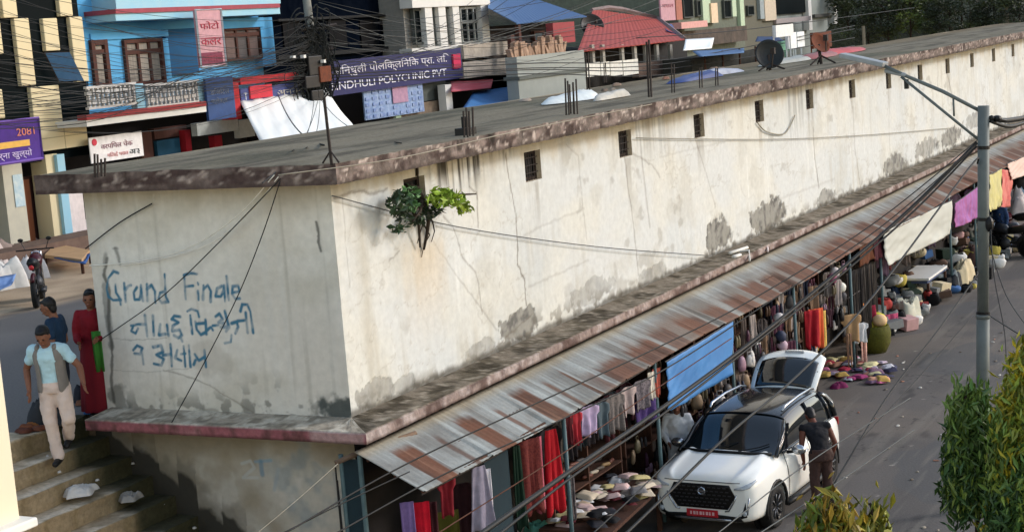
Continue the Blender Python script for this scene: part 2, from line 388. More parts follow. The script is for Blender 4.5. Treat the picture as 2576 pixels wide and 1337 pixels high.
GR = [ZW(l) for l in (
    [(890, 715), (855, 700), (815, 755), (803, 830), (815, 890), (850, 918), (908, 916)], [(868, 800), (872, 860), (905, 912), (908, 952)],
    [(935, 790), (945, 930)], [(945, 840), (965, 812), (985, 805)], [(1030, 820), (1005, 860), (1012, 915), (1050, 912), (1062, 860), (1060, 805)], [(1062, 860), (1075, 922)],
    [(1105, 800), (1108, 922)], [(1105, 835), (1140, 805), (1165, 850), (1168, 935)], [(1238, 725), (1246, 890), (1265, 930), (1215, 938), (1192, 905), (1205, 862), (1245, 850)],
    [(1385, 740), (1396, 910)], [(1383, 732), (1430, 715), (1482, 722)], [(1395, 815), (1452, 810)], [(1488, 850), (1492, 915)], [(1487, 788), (1491, 800)], [(1530, 808), (1526, 912)],
    [(1530, 835), (1562, 805), (1585, 850), (1582, 927)], [(1668, 810), (1632, 830), (1622, 888), (1660, 892), (1682, 850), (1684, 808), (1692, 928)], [(1703, 740), (1720, 918)],
    [(1748, 862), (1802, 852), (1790, 810), (1750, 815), (1745, 872), (1768, 908), (1802, 905)],
    [(985, 1110), (1040, 1100), (1090, 1100)], [(1002, 1110), (988, 1150), (1020, 1168), (1038, 1130)], [(1090, 1035), (1106, 1188)], [(1150, 1035), (1156, 1182)], [(1205, 1100), (1195, 1180), (1242, 1172)],
    [(1255, 1105), (1266, 1182)], [(1290, 1062), (1310, 1036), (1356, 1042)], [(1300, 1062), (1342, 1085), (1300, 1112), (1295, 1150), (1350, 1140), (1366, 1182), (1340, 1202), (1308, 1182)], [(1356, 1192), (1372, 1228)],
    [(1408, 1002), (1440, 985), (1485, 1000), (1496, 1042)], [(1430, 1032), (1446, 1168)], [(1468, 1080), (1480, 1140), (1510, 1178), (1542, 1162)], [(1545, 1065), (1552, 1172)], [(1480, 1095), (1545, 1090)],
    [(1560, 1142), (1585, 1120), (1600, 1142)], [(1598, 1110), (1642, 1105)], [(1620, 1042), (1650, 1020), (1672, 1060), (1640, 1085), (1682, 1092)], [(1690, 1000), (1722, 1122), (1700, 1152)], [(1660, 1122), (1702, 1120)],
    [(1740, 1182), (1735, 1232), (1690, 1242)], [(1742, 1092), (1780, 1080), (1792, 1120), (1770, 1168)], [(1790, 1075), (1842, 1070)], [(1848, 1012), (1862, 1162)], [(1808, 1000), (1822, 950), (1860, 950), (1882, 1000), (1904, 1162)])]
GR += [[(335, 880), (345, 868), (358, 875), (352, 890), (338, 888)], [(356, 880), (361, 915)], [(385, 872), (405, 868), (410, 885), (393, 892), (412, 902), (406, 918), (387, 914)], [(410, 893), (430, 890)], [(429, 865), (432, 920)],
       [(446, 880), (441, 900), (456, 906)], [(462, 870), (466, 921)], [(455, 890), (466, 888)], [(475, 868), (479, 921)], [(490, 890), (500, 906), (513, 898)], [(492, 905), (487, 916)], [(514, 880), (518, 922)]]
for pts in GR:
    d = dist_poly(X, Z, xz(pts))
    w_ = .020 * (.55 + .9 * fbm(X * 7, Z * 7, 71))
    c = mixc(c, lin((62, 112, 138)), sst(w_ * 1.35, w_ * .55, d) * (.55 + .45 * sst(.3, .6, fbm(X * 10, Z * 10, 77))))
painted('end_wall', P, c, A_WALL, bld)
MB().box(-3.75, -3.6, .02, 62, 2.9, 6.06).box(-3.6, -.05, 61.8, 62, 0, 6.06).build('back_wall', mat('grey_plaster', (150, 146, 136)), bld)

# roof slab with crumbling edge
RX0, RX1, RY0, RY1, RZ0, RZ1 = -4.12, .4, -.45, 62., 6.06, 6.30
ya = [RY0]
while ya[-1] < RY1: ya.append(ya[-1] + .03 + .0016 * max(0, ya[-1]))
ya = np.array(ya); xa = np.linspace(RX0, RX1, 90)
X, Y = np.meshgrid(xa, ya, indexing='ij')
def edge_wob(t, k): return .03 * (fbm(t * 3, 0 * t + k, k) - .5)
P = np.stack([X, Y, RZ1 + .05 * (fbm(X * .7, Y * .5, 6) - .5) + 0 * X], -1)
P[-1, :, 0] = RX1 + edge_wob(ya, 1); P[:, 0, 1] = RY0 + edge_wob(xa, 2); P[-1, :, 2] = RZ1 + .03 * (fbm(ya * 5, 0 * ya, 3) - .5); P[:, 0, 2] = RZ1 + .03 * (fbm(xa * 5, 0 * xa, 4) - .5)
P[-1, 0] = (RX1, RY0, RZ1)
c = np.ones(P.shape) * lin((128, 120, 103))
c = mixc(c, lin((84, 79, 69)), sst(.4, .7, fbm(X * 3.2, Y * .5, 7)) * .8)
c = mixc(c, lin((132, 124, 106)), sst(.5, .75, fbm(X * 1.3, Y * .7, 17)) * .7)
c = mixc(c, lin((140, 135, 124)), sst(.68, .85, fbm(X * 8, Y * .8, 27)) * .6)
c = mixc(c, lin((84, 86, 70)), sst(.5, .8, fbm(X * .5, Y * .3, 37)) * .6)
c = mixc(c, lin((120, 104, 80)), sst(10, 22, Y) * sst(-1.8, -3.4, X + .8 * fbm(X, Y * .7, 4)) * .7)
painted('roof', P, c, A_DIRT, bld, smooth=True)
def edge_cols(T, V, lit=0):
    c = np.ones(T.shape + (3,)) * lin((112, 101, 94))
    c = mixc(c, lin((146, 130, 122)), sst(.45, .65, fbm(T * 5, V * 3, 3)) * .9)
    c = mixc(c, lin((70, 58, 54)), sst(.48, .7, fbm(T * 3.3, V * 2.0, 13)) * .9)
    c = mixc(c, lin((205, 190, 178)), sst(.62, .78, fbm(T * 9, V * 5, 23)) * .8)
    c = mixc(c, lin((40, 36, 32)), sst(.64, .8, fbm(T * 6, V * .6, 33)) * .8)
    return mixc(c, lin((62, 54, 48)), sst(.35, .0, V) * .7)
vv = np.linspace(0, 1, 9)
T, V = np.meshgrid(ya, vv, indexing='ij')
rough_ = .028 * (fbm(T * 14, V * 3, 5) - .5)
P = np.stack([RX1 + edge_wob(T, 1) * V + rough_ * np.sin(np.pi * V), T, RZ0 + (RZ1 - RZ0) * V], -1); P[:, -1, 2] = RZ1 + .03 * (fbm(ya * 5, 0 * ya, 3) - .5)
P[0, :, 0] = RX1
P[:, 0, 2] += .02 * (fbm(ya * 7, 0 * ya, 8) - .5)
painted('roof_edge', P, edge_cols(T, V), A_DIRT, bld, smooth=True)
T, V = np.meshgrid(xa, vv, indexing='ij')
P = np.stack([T, RY0 + edge_wob(T, 2) * V + .028 * (fbm(T * 14, V * 3, 6) - .5) * np.sin(np.pi * V), RZ0 + (RZ1 - RZ0) * V], -1); P[:, -1, 2] = RZ1 + .03 * (fbm(xa * 5, 0 * xa, 4) - .5)
P[-1, :, 1] = RY0
painted('roof_edge', P, mixc(edge_cols(T + 70, V), lin((84, 66, 66)), .35 + 0 * T), A_DIRT, bld, smooth=True)  # end edge mixed darker, its shade put into the colour
MB().poly([(RX0, RY0, RZ0), (RX1, RY0, RZ0), (RX1, RY1, RZ0), (RX0, RY1, RZ0)]).poly([(RX0, RY0, RZ0), (RX0, RY1, RZ0), (RX0, RY1, RZ1), (RX0, RY0, RZ1)]).build('soffit', mat('soffit_plaster', (140, 132, 116), sc=4), bld)

# ledge running round the building
LW = .52
def ledge(n, fx, colr):
    return painted(n, fx, colr, A_DIRT, bld, smooth=False)
prof = [(0.0, HL + .03), (.06, HL + .022), (.12, HL + .012), (.18, HL + .006), (.25, HL), (.32, HL - .003), (.38, HL - .005), (.44, HL - .006), (LW - .02, HL - .008), (LW, HL - .03), (LW, HL - .07), (LW, HL - .11), (LW - .005, HL - .15), (LW - .06, HL - .155), (0.0, HL - .155)]
pa = np.array(prof); SL_ = np.concatenate([[0], np.cumsum(np.hypot(*np.diff(pa, axis=0).T))])
ya = [-LW]
while ya[-1] < 62: ya.append(ya[-1] + .03 + .0016 * max(0, ya[-1]))
ya = np.array(ya)
T, K = np.meshgrid(ya, np.arange(len(prof)), indexing='ij')
wob = .022 * (fbm(T * 8, SL_[K] * 8, 3) - .5) * (K > 0) * (T > -.3)
P = np.stack([pa[K, 0] + wob * (K > 7), np.where(T < 0, np.minimum(T, 0) * pa[K, 0] / LW, T), pa[K, 1] + wob], -1)
c = np.ones(P.shape) * lin((128, 118, 104))
top = (K < 9)
c = mixc(c, lin((92, 84, 70)), top * sst(.4, .65, fbm(T * 4, SL_[K] * 4, 6)) * .9)
c = mixc(c, lin((60, 54, 44)), top * sst(.55, .7, fbm(T * 3, SL_[K] * 3, 16)) * .8)
c = mixc(c, lin((160, 150, 134)), top * sst(.6, .72, fbm(T * 11, SL_[K] * 11, 26)) * .8)
fr = (K >= 9) & (K < 13)
c = mixc(c, lin((150, 132, 126)), fr * .8)
c = mixc(c, lin((176, 162, 156)), fr * sst(.5, .68, fbm(T * 6, SL_[K] * 6, 36)) * .9)
c = mixc(c, lin((96, 78, 72)), fr * sst(.5, .7, fbm(T * 4, SL_[K] * 4, 46)) * .9)
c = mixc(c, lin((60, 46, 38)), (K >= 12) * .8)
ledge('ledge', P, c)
xa = np.linspace(-3.68, LW, 190)
T, K = np.meshgrid(xa, np.arange(len(prof)), indexing='ij')
wob = .016 * (fbm(T * 8 + 40, SL_[K] * 8, 3) - .5) * (K > 0) * (T < .3)
P = np.stack([np.where(T > 0, np.maximum(T, 0) * pa[K, 0] / LW, T), -pa[K, 0] - wob * (K > 7), pa[K, 1] + wob], -1)
c = np.ones(P.shape) * lin((166, 156, 140))
top = (K < 9); fr = (K >= 9) & (K < 13)
c = mixc(c, lin((196, 188, 172)), top * sst(.45, .65, fbm(T * 4, SL_[K] * 4, 6)) * .9)
c = mixc(c, lin((120, 112, 98)), top * sst(.5, .7, fbm(T * 7, SL_[K] * 7, 66)) * .8)
c = mixc(c, lin((142, 84, 92)), fr * .95)
c = mixc(c, lin((168, 140, 138)), fr * sst(.45, .62, fbm(T * 3, SL_[K] * 3, 36)) * sst(-2.6, -.8, T) * .9)
c = mixc(c, lin((92, 66, 64)), fr * sst(.5, .7, fbm(T * 6, SL_[K] * 6, 46)) * .7)
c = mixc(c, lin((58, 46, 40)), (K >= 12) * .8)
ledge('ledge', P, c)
MB().poly([(-3.68, 0, HL + .03), (-3.68, -LW, HL - .01), (-3.68, -LW, HL - .15), (-3.68, 0, HL - .155)]).build('ledge', mat('grey_plaster'), bld)

# lower storey beside the steps, sooty above the treads
def stair_z(x): return np.clip(3.08 - .742 * (x + 4.12), 0, 3.08)
xs = np.linspace(-4.0, 0, 300); zs = np.linspace(0, HL - .155, 220)
X, Z = np.meshgrid(xs, zs, indexing='ij')
P = np.stack([X, 0 * X + .012 * (fbm(X * 2, Z * 2, 4) - .5), Z], -1)
c = np.ones(P.shape) * lin((178, 174, 163))
c = mixc(c, lin((144, 135, 116)), sst(.4, .7, fbm(X * 1.2, Z * 1.5, 5)) * .9)
c = mixc(c, lin((198, 196, 188)), sst(.55, .75, fbm(X * 3, Z * 2, 15)) * .6)
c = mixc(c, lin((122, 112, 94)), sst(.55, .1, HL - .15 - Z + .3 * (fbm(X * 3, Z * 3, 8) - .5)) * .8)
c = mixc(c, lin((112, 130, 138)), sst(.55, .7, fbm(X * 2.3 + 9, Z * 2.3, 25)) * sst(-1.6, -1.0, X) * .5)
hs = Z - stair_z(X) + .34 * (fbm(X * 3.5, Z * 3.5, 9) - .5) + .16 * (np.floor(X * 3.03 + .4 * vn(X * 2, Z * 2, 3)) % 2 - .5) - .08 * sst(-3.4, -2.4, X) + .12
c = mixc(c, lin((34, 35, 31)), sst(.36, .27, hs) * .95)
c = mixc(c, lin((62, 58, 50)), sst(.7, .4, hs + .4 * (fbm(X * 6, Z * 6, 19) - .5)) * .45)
for pts, cc, w0 in (([(608, 1165), (630, 1158), (640, 1175), (612, 1200), (648, 1200)], (176, 180, 178), .022), ([(642, 1160), (682, 1157)], (120, 150, 168), .022), ([(656, 1160), (660, 1192)], (90, 124, 146), .035),
                ([(560, 1290), (575, 1320)], (60, 58, 52), .03), ([(700, 1180), (690, 1230)], (150, 160, 164), .03), ([(840, 1190), (850, 1240)], (150, 152, 150), .03)):
    d = dist_poly(X, Z, xz(pts)); c = mixc(c, lin(cc), sst(w0 * 1.4, w0 * .4, d) * .7)
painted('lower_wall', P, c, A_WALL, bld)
MB().box(-.12, 0, .015, 62, 0, HL - .16).build('shop_wall', mat('shade_dark_wall', (40, 34, 31), c2=(20, 18, 18), sc=2.5), bld)  # shade under the awning is put into this dark wall colour

# fig plant growing out of the first window
def leaf_mesh(name, m, parent, cen, col, size, seed, droop=.5, fold=.25, wid=.22):
    """many pointed leaves: cen (n,3), col (n,3) linear, size (n,)"""
    r = np.random.default_rng(seed); n = len(cen)
    d = r.normal(size=(n, 3)); d[:, 2] = d[:, 2] * .5 - droop; d /= np.linalg.norm(d, axis=1)[:, None]
    a = np.cross(d, r.normal(size=(n, 3))); a /= np.linalg.norm(a, axis=1)[:, None]
    nn = np.cross(a, d)
    L_ = size[:, None]
    V_ = np.stack([cen - d * L_ * .5, cen + a * L_ * wid + nn * L_ * fold * .3, cen + d * L_ * .55, cen - a * L_ * wid + nn * L_ * fold * .3], 1)
    F = np.arange(n * 4).reshape(n, 4)
    F = np.concatenate([F[:, [0, 1, 2]], F[:, [0, 2, 3]]])
    me = bpy.data.meshes.new(name); me.from_pydata(V_.reshape(-1, 3).tolist(), [], F.tolist())
    at_ = me.attributes.new('col', 'FLOAT_COLOR', 'POINT'); c4 = np.ones((n * 4, 4), np.float32); c4[:, :3] = np.repeat(col, 4, 0)
    at_.data.foreach_set('color', c4.ravel())
    o = bpy.data.objects.new(name, me); COL.objects.link(o); me.materials.append(m)
    if parent is not None: o.parent = parent
    return o
M_LEAF = mat('leaf', attr=True, var=.2, sc=30, bump=0, rough=.5, spec=.4)
M_BARK = mat('bark', (66, 54, 42), c2=(42, 34, 26), sc=12, bump=.4)
pl = thing('fig_plant', 'fig plant rooted in the first window of the cream wall, dark and lime leaves', 'plant', (0, 1.9, 5.4))
def clump(n, c0, rad, seed):
    r = np.random.default_rng(seed); p = r.normal(size=(n, 3)); p /= np.linalg.norm(p, axis=1)[:, None]; p *= r.random((n, 1)) ** .45
    return np.asarray(c0) + p * np.asarray(rad)
ce = []; co = []
for (u, v, x, ry, rz, n, cc) in ((1003, 505, .34, .20, .13, 70, (46, 66, 40)), (1030, 500, .3, .22, .16, 60, (84, 122, 70)), (1015, 540, .3, .16, .09, 35, (40, 58, 34)), (1005, 575, .26, .1, .06, 18, (48, 74, 44)),
                             (1085, 530, .25, .2, .08, 45, (38, 54, 30)), (1105, 495, .34, .24, .12, 80, (134, 160, 54)), (1140, 500, .38, .24, .10, 80, (150, 174, 62)), (1168, 520, .4, .16, .07, 45, (142, 160, 52)), (1045, 555, .24, .15, .06, 25, (44, 62, 36))):
    q = at(u, v, x=x); n = int(n * 1.5); p = clump(n, q, (.13, ry * 1.08, rz * 1.1), u); ce.append(p)
    k = lin(cc)[None] * (1 + .3 * np.random.default_rng(v).normal(size=(n, 1))).clip(.4, 1.8); co.append(k)
ce = np.concatenate(ce) - np.array([0, 1.9, 5.4]); co = np.concatenate(co)
leaf_mesh('foliage', M_LEAF, pl, ce, co, np.random.default_rng(5)  .uniform(.05, .16, len(ce)), 5, droop=.5)
t = MB()
P0 = np.array([-.12, 1.95, 5.75])
for (pts, r0) in (([(-.15, 1.85, 5.8), (.1, 1.85, 5.75), (.14, 2.0, 5.4), (.08, 2.0, 5.15), (.03, 1.97, 4.95)], .045), ([(-.1, 2.0, 5.8), (.06, 2.05, 5.5), (.04, 2.12, 5.2), (.02, 2.08, 5.08)], .022), ([(.03, 2.0, 5.3), (.05, 2.12, 5.12), (.02, 2.0, 5.0), (.012, 1.93, 4.86)], .012), ([(.05, 1.95, 5.5), (.12, 2.1, 5.3), (.05, 2.25, 5.15), (.02, 2.2, 5.02)], .014), ([(.1, 1.9, 5.45), (.2, 1.7, 5.3), (.22, 1.5, 5.1)], .012), ([(.1, 1.9, 5.6), (.25, 1.6, 5.5), (.3, 1.3, 5.4)], .03),
              ([(.1, 2.0, 5.55), (.25, 2.4, 5.6), (.35, 2.9, 5.55)], .028), ([(.0, 2.0, 5.9), (.03, 2.0, 6.05)], .03), ([(-.02, 1.8, 5.6), (.12, 1.75, 5.3), (.05, 1.85, 5.0)], .03)):
    k = len(pts); t.tube(pts, [r0 * (1 - .6 * i / (k - 1)) for i in range(k)], 6)
t.build('stem', M_BARK, pl, w=True, smooth=True)
# ================================================================ ground, roads, steps
M_ASPH = mat('asphalt', (98, 93, 88), c2=(84, 80, 76), sc=1.3, bump=.25, rough=.92)
def sheet(name, x0, x1, y0, y1, z, colf, nx, ny, m):
    X, Y = np.meshgrid(np.linspace(x0, x1, nx), np.linspace(y0, y1, ny), indexing='ij')
    o = painted(name, np.stack([X, Y, z + 0 * X], -1), colf(X, Y), m); o['kind'] = 'structure'; return o
def road_c(X, Y):
    c = np.ones(X.shape + (3,)) * lin((99, 94, 90))
    c = mixc(c, lin((82, 78, 75)), sst(.4, .7, fbm(X * .9, Y * .3, 3)) * .8)
    c = mixc(c, lin((118, 108, 98)), sst(.45, .75, fbm(X * .5, Y * .7, 13)) * .6)
    c = mixc(c, lin((120, 104, 86)), sst(3.2, .8, X + 1.2 * fbm(Y * .6, X, 5)) * .45)
    c = mixc(c, lin((190, 182, 168)), sst(.82, .88, fbm(X * 5, Y * 3.4, 33)) * .5)
    c = mixc(c, lin((60, 57, 55)), sst(.66, .8, fbm(X * 2, Y * .8, 43)) * .7)
    f_ = fbm(X * .8, Y * .5, 51, 5); c = mixc(c, lin((52, 50, 48)), sst(.006, .0, abs(f_ - .5)) * .8)
    c = mixc(c, lin((84, 84, 84)), sst(.60, .61, fbm(X * .45, Y * .22, 57, 3)) * .6)
    c = mixc(c, lin((128, 122, 112)), sst(.58, .75, fbm(X * 7, Y * .4, 59)) * .35)
    return c
M_ROAD = mat('road_surface', attr=True, var=.22, sc=30, bump=.3, rough=.93)
sheet('street', -.1, 9.5, -14, 62, 0, road_c, 240, 1500, M_ROAD)
g = MB().box(-400, 700, -200, 900, -2, -.02).build('ground', mat('dusty_ground', (122, 108, 88), sc=.4)); g['kind'] = 'structure'
def up_c(X, Y):
    c = np.ones(X.shape + (3,)) * lin((112, 108, 104))
    c = mixc(c, lin((94, 91, 88)), sst(.4, .7, fbm(X * .6, Y * .6, 3)) * .7)
    e = sst(-11.6, -12.3, X + .9 * (fbm(Y * .8, X * .8, 9) - .5))
    dirt = mixc(np.ones(X.shape + (3,)) * lin((196, 172, 142)), lin((162, 140, 114)), sst(.4, .7, fbm(X * 1.2, Y * 1.2, 19)))
    c = c * (1 - e[..., None]) + dirt * e[..., None]
    c = mixc(c, lin((60, 56, 52)), sst(.25, .05, abs(X + 12.1 + .5 * (fbm(Y, X, 4) - .5))) * .5)
    return c
sheet('upper_street', -40, -4.12, -30, 110, 3.1, up_c, 220, 420, M_ROAD)
g = MB().box(-40, -4.14, -30, 110, -.5, 3.09).box(-4.14, -3.76, .03, 110, -.5, 3.092).build('ground', mat('earth_bank', (110, 96, 78))); g['kind'] = 'structure'
# steps
NS, TR, RI = 13, .33, .245
rows = []; tag_ = []
x, z = -4.12, 3.08
rows.append((-4.6, 3.104, 0)); rows.append((x, 3.104, 0))
for k in range(NS):
    for a in (0., .35, .7, 1.): rows.append((x + .012 * (a == 0), z - RI * a + (0 if a else -.004), 1))
    z -= RI
    for a in (.15, .45, .75, .95): rows.append((x + TR * a, z, 2 + a))
    x += TR
R_ = np.array(rows); yy = np.linspace(-6.6, 0.0, 220)
K, Y = np.meshgrid(np.arange(len(rows)), yy, indexing='ij')
X, Z, G = R_[K, 0], R_[K, 1], R_[K, 2]
P = np.stack([X + .035 * (fbm(Y * 2.2, K * .5, 4) - .5), Y, Z + .028 * (fbm(Y * 3, K * .5, 5) - .5)], -1)
c = np.ones(P.shape) * lin((204, 186, 160))
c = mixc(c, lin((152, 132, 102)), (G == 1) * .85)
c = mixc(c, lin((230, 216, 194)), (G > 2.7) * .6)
c = mixc(c, lin((160, 140, 112)), sst(.42, .7, fbm(X * 3, Y * 2, 8)) * .7)
c = mixc(c, lin((128, 110, 78)), sst(.5, .75, fbm(X * 6, Y * 6, 18)) * .55)
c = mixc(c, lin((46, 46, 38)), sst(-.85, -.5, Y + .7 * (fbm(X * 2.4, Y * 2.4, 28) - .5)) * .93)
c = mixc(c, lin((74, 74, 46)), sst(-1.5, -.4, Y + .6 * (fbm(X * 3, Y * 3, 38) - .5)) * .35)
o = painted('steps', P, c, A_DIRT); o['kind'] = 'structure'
g = MB().box(-4.5, -.2, -6.6, -.02, -.5, .3).build('ground', mat('earth_bank')); g['kind'] = 'structure'

# the neighbouring corner in the lower left
q = at(53, 1337, y=-6.6)
nb = thing('neighbour_house', 'sunlit cream plastered house corner at the lower left edge', 'building', (0, 0, 0))
MB().box(q[0] - 4, q[0], -14.5, -6.6, 0, 5.46).build('wall', mat('cream_paint', (232, 222, 196), c2=(222, 210, 182), sc=1.2, bump=.05), nb)
qb = at(60, 1312, y=-6.6)
MB().box(q[0] - 4, q[0] + .13, -14.5, -6.53, qb[2] - .045, qb[2] + .03).build('sill_band', mat('white_plaster', (226, 224, 216), sc=3), nb, bev=.015)
# ================================================================ people
SK = mat('skin_tone', (138, 92, 70), c2=(120, 78, 58), rough=.6, bump=0)
HAIR = mat('black_hair', (20, 18, 18), rough=.5, bump=.3, sc=40)
SHOE = mat('black_shoe', (26, 25, 25), rough=.5)
BASE = dict(pel=(0, 0, .93), wai=(0, 0, 1.06), che=(0, 0, 1.25), nb=(0, -.01, 1.39), ne=(0, .0, 1.455), hd=(0, .025, 1.545), ht=(0, .005, 1.625),
            rs=(.165, -.01, 1.35), re=(.225, -.03, 1.08), rw=(.23, .05, .85), ls=(-.165, -.01, 1.35), le=(-.225, -.03, 1.08), lw=(-.23, .05, .85),
            rh=(.085, 0, .88), rk=(.1, .02, .48), ra=(.1, -.02, .085), rt=(.115, .12, .03), lh=(-.085, 0, .88), lk=(-.1, .02, .48), la=(-.1, -.02, .085), lt=(-.115, .12, .03))
TXC = bpy.data.textures.new('cloth_folds', 'CLOUDS'); TXC.noise_scale = .11; TXC.noise_depth = 2
def fuse(mb, name, m, parent, vox, folds=0):
    """grow overlapping volumes into one continuous skin"""
    o = mb.build(name, m, parent)
    x = o.modifiers.new('r', 'REMESH'); x.mode = 'VOXEL'; x.voxel_size = vox; x.use_smooth_shade = True
    y = o.modifiers.new('s', 'SMOOTH'); y.factor = .5; y.iterations = 4
    if folds:
        d = o.modifiers.new('d', 'DISPLACE'); d.texture = TXC; d.strength = folds; d.mid_level = .5; d.texture_coords = 'GLOBAL'
    return o
def limb(mb, a, b, ra, rb, bulge=.12):
    a, b = np.asarray(a), np.asarray(b)
    mb.tube([a, a * .65 + b * .35, b], [ra, (ra * .65 + rb * .35) * (1 + bulge), rb], 12); mb.ball(a, ra, 12); mb.ball(b, rb, 12)
def torso(mb, secs, n=20):
    """loft of oval sections (centre, half width, half depth)"""
    G = np.array([[np.asarray(c) + np.array([math.cos(t) * rx, math.sin(t) * ry, 0]) for t in np.linspace(0, 2 * math.pi, n, endpoint=False)] for c, rx, ry in secs])
    m = len(secs); mb.add(G.reshape(-1, 3), [(i * n + k, i * n + (k + 1) % n, (i + 1) * n + (k + 1) % n, (i + 1) * n + k) for i in range(m - 1) for k in range(n)] + [tuple(range(n - 1, -1, -1)), tuple(range((m - 1) * n, m * n))])
def person(label, loc, face, top, bottom, pose={}, sleeve=.55, vest=None, skirt=None, cap=None, group=None, shoe=SHOE, tank=False, skinm=SK, hairlen=0):
    root = thing('person', label, 'person', loc, group, rz=math.atan2(face[1], face[0]) - math.pi / 2)
    J = {k: np.array(pose.get(k, v), float) for k, v in BASE.items()}
    L = lambda a, b, t: J[a] * (1 - t) + J[b] * t
    hd = J['hd']; up = J['ht'] - J['ne']; up /= np.linalg.norm(up); fw = np.array([0, 1, 0.]) - up * up[1]; fw /= np.linalg.norm(fw); sd_ = np.cross(fw, up)
    def tor(mb, g, ztop=1.):
        torso(mb, [(J['pel'] + (0, 0, -.08), .15 + g, .105 + g), (J['pel'] + (0, 0, .02), .158 + g, .112 + g), (J['wai'], .138 + g, .10 + g), (J['che'] * .6 + J['wai'] * .4, .15 + g, .11 + g), (J['che'], .165 + g, .118 + g), (L('che', 'nb', .6), .16 + g, .10 + g), (L('che', 'nb', .9), .105 + g, .075 + g)])
        for s_ in 'rl': limb(mb, L('che', 'nb', .75), J[s_ + 's'], .06 + g, .055 + g, 0)
    b = MB(); tor(b, 0)
    limb(b, L('che', 'nb', .8), J['ne'], .066, .05, 0); limb(b, J['ne'], hd - fw * .015, .05, .06, 0)
    Rh = np.array([sd_, fw, up]).T
    def hball(mb, c, r, sq):
        k0 = len(mb.v); mb.ball((0, 0, 0), r, 16, sq)
        for i in range(k0, len(mb.v)): mb.v[i] = tuple(np.asarray(c) + Rh @ np.array(mb.v[i]))
    hball(b, hd + up * .015, .1, (.77, .96, 1.1)); hball(b, hd - up * .055 + fw * .028, .055, (.95, 1, .95))
    hball(b, hd + fw * .098 - up * .008, .015, (.9, 1, 1.5)); hball(b, hd + fw * .088 - up * .05, .018, (1.4, .7, .6)); hball(b, hd + fw * .078 + up * .03, .03, (1.8, .6, .5))
    for s_ in (-1, 1): hball(b, hd + sd_ * .078 * s_ - fw * .01, .024, (.5, .8, 1.3))
    for s_ in 'rl':
        limb(b, J[s_ + 's'], J[s_ + 'e'], .052, .04); limb(b, J[s_ + 'e'], J[s_ + 'w'], .041, .027)
        limb(b, J[s_ + 'h'], J[s_ + 'k'], .083, .054, .05); limb(b, J[s_ + 'k'], J[s_ + 'a'], .053, .036, .2); limb(b, J[s_ + 'a'] + (0, -.02, -.03), J[s_ + 't'], .036, .03, 0)
        w, e = J[s_ + 'w'], J[s_ + 'e']; d = w - e; d /= np.linalg.norm(d); side = np.array([1. if s_ == 'r' else -1., 0, 0]); t = np.cross(d, side); t /= np.linalg.norm(t)
        if t[1] < 0: t = -t
        s2 = np.cross(d, t) * (1 if s_ == 'r' else -1)
        for q_ in (-.018, 0, .018): limb(b, w + t * q_ * .6, w + d * .085 + t * q_, .018, .016, 0)
        for o_, ln in ((.031, .066), (.0105, .078), (-.0105, .072), (-.030, .054)): b.tube([w + d * .08 + t * o_ * .85, w + d * (.085 + ln * .55) + t * o_ + s2 * .006, w + d * (.08 + ln) + t * o_ * 1.05 + s2 * .024], [.0105, .010, .008], 8)
        b.tube([w + d * .02 + t * .02, w + d * .055 + t * .05 + s2 * .012, w + d * .09 + t * .056 + s2 * .02], [.015, .012, .009], 8)
    fuse(b, 'body', skinm, root, .0085)
    for s_ in (-1, 1):
        e = MB(); hball(e, hd + fw * .092 + sd_ * .033 * s_ + up * .012, .011, (1.3, .6, .8)); e.build('eye', HAIR, root, smooth=True)
    e = MB(); hball(e, hd + fw * .097 - up * .052, .014, (1.6, .4, .35)); e.build('mouth', mat('lip', (110, 60, 54)), root, smooth=True)
    b = MB(); tor(b, .016)
    if not tank:
        for s_ in 'rl':
            if sleeve < 1: limb(b, J[s_ + 's'], L(s_ + 's', s_ + 'e', sleeve), .068, .066, 0)
            else: limb(b, J[s_ + 's'], J[s_ + 'e'], .066, .054); limb(b, J[s_ + 'e'], L(s_ + 'e', s_ + 'w', .92), .054, .042)
    fuse(b, 'shirt', top, root, .014, .035)
    if vest is not None:
        b = MB()
        for s_ in (-1, 1):
            sx = 'r' if s_ > 0 else 'l'
            b.grid(np.array([[np.asarray(c_) + np.array([s_ * math.cos(t) * rx, math.sin(t) * ry, 0]) for t in np.linspace(-math.pi / 2, 1.02, 12)]
                             for c_, rx, ry in ((J['pel'] + (0, 0, -.1), .19, .142), (J['pel'], .188, .14), (J['wai'], .17, .13), (J['che'], .192, .143), (L('che', 'nb', .55), .185, .125), (L('che', 'nb', .85), .15, .11))]))
            b.tube([L('che', 'nb', .8) + (s_ * .10, .1, 0), J[sx + 's'] * .62 + J['nb'] * .38 + (0, 0, .05), L('che', 'nb', .8) + (s_ * .10, -.1, 0)], .035, 8)
        b.build('waistcoat', vest, root, smooth=True, solid=.014, sub=1)
    if skirt is None:
        b = MB(); torso(b, [(J['pel'] + (0, 0, .09), .155, .12), (J['pel'], .178, .132), (J['pel'] + (0, 0, -.1), .172, .128)])
        for s_ in 'rl': limb(b, J[s_ + 'h'], J[s_ + 'k'], .104, .08, .03); limb(b, J[s_ + 'k'], L(s_ + 'k', s_ + 'a', .98), .079, .07, 0)
        fuse(b, 'trousers', bottom, root, .014, .035)
    else:
        b = MB(); n = 40
        cen = [(J['pel'] + (0, 0, .1), .165), (J['pel'], .19), (L('rk', 'rh', .5) * .5 + L('lk', 'lh', .5) * .5, .21), ((J['rk'] + J['lk']) / 2, .225), ((J['ra'] + J['la']) / 2, .26)]
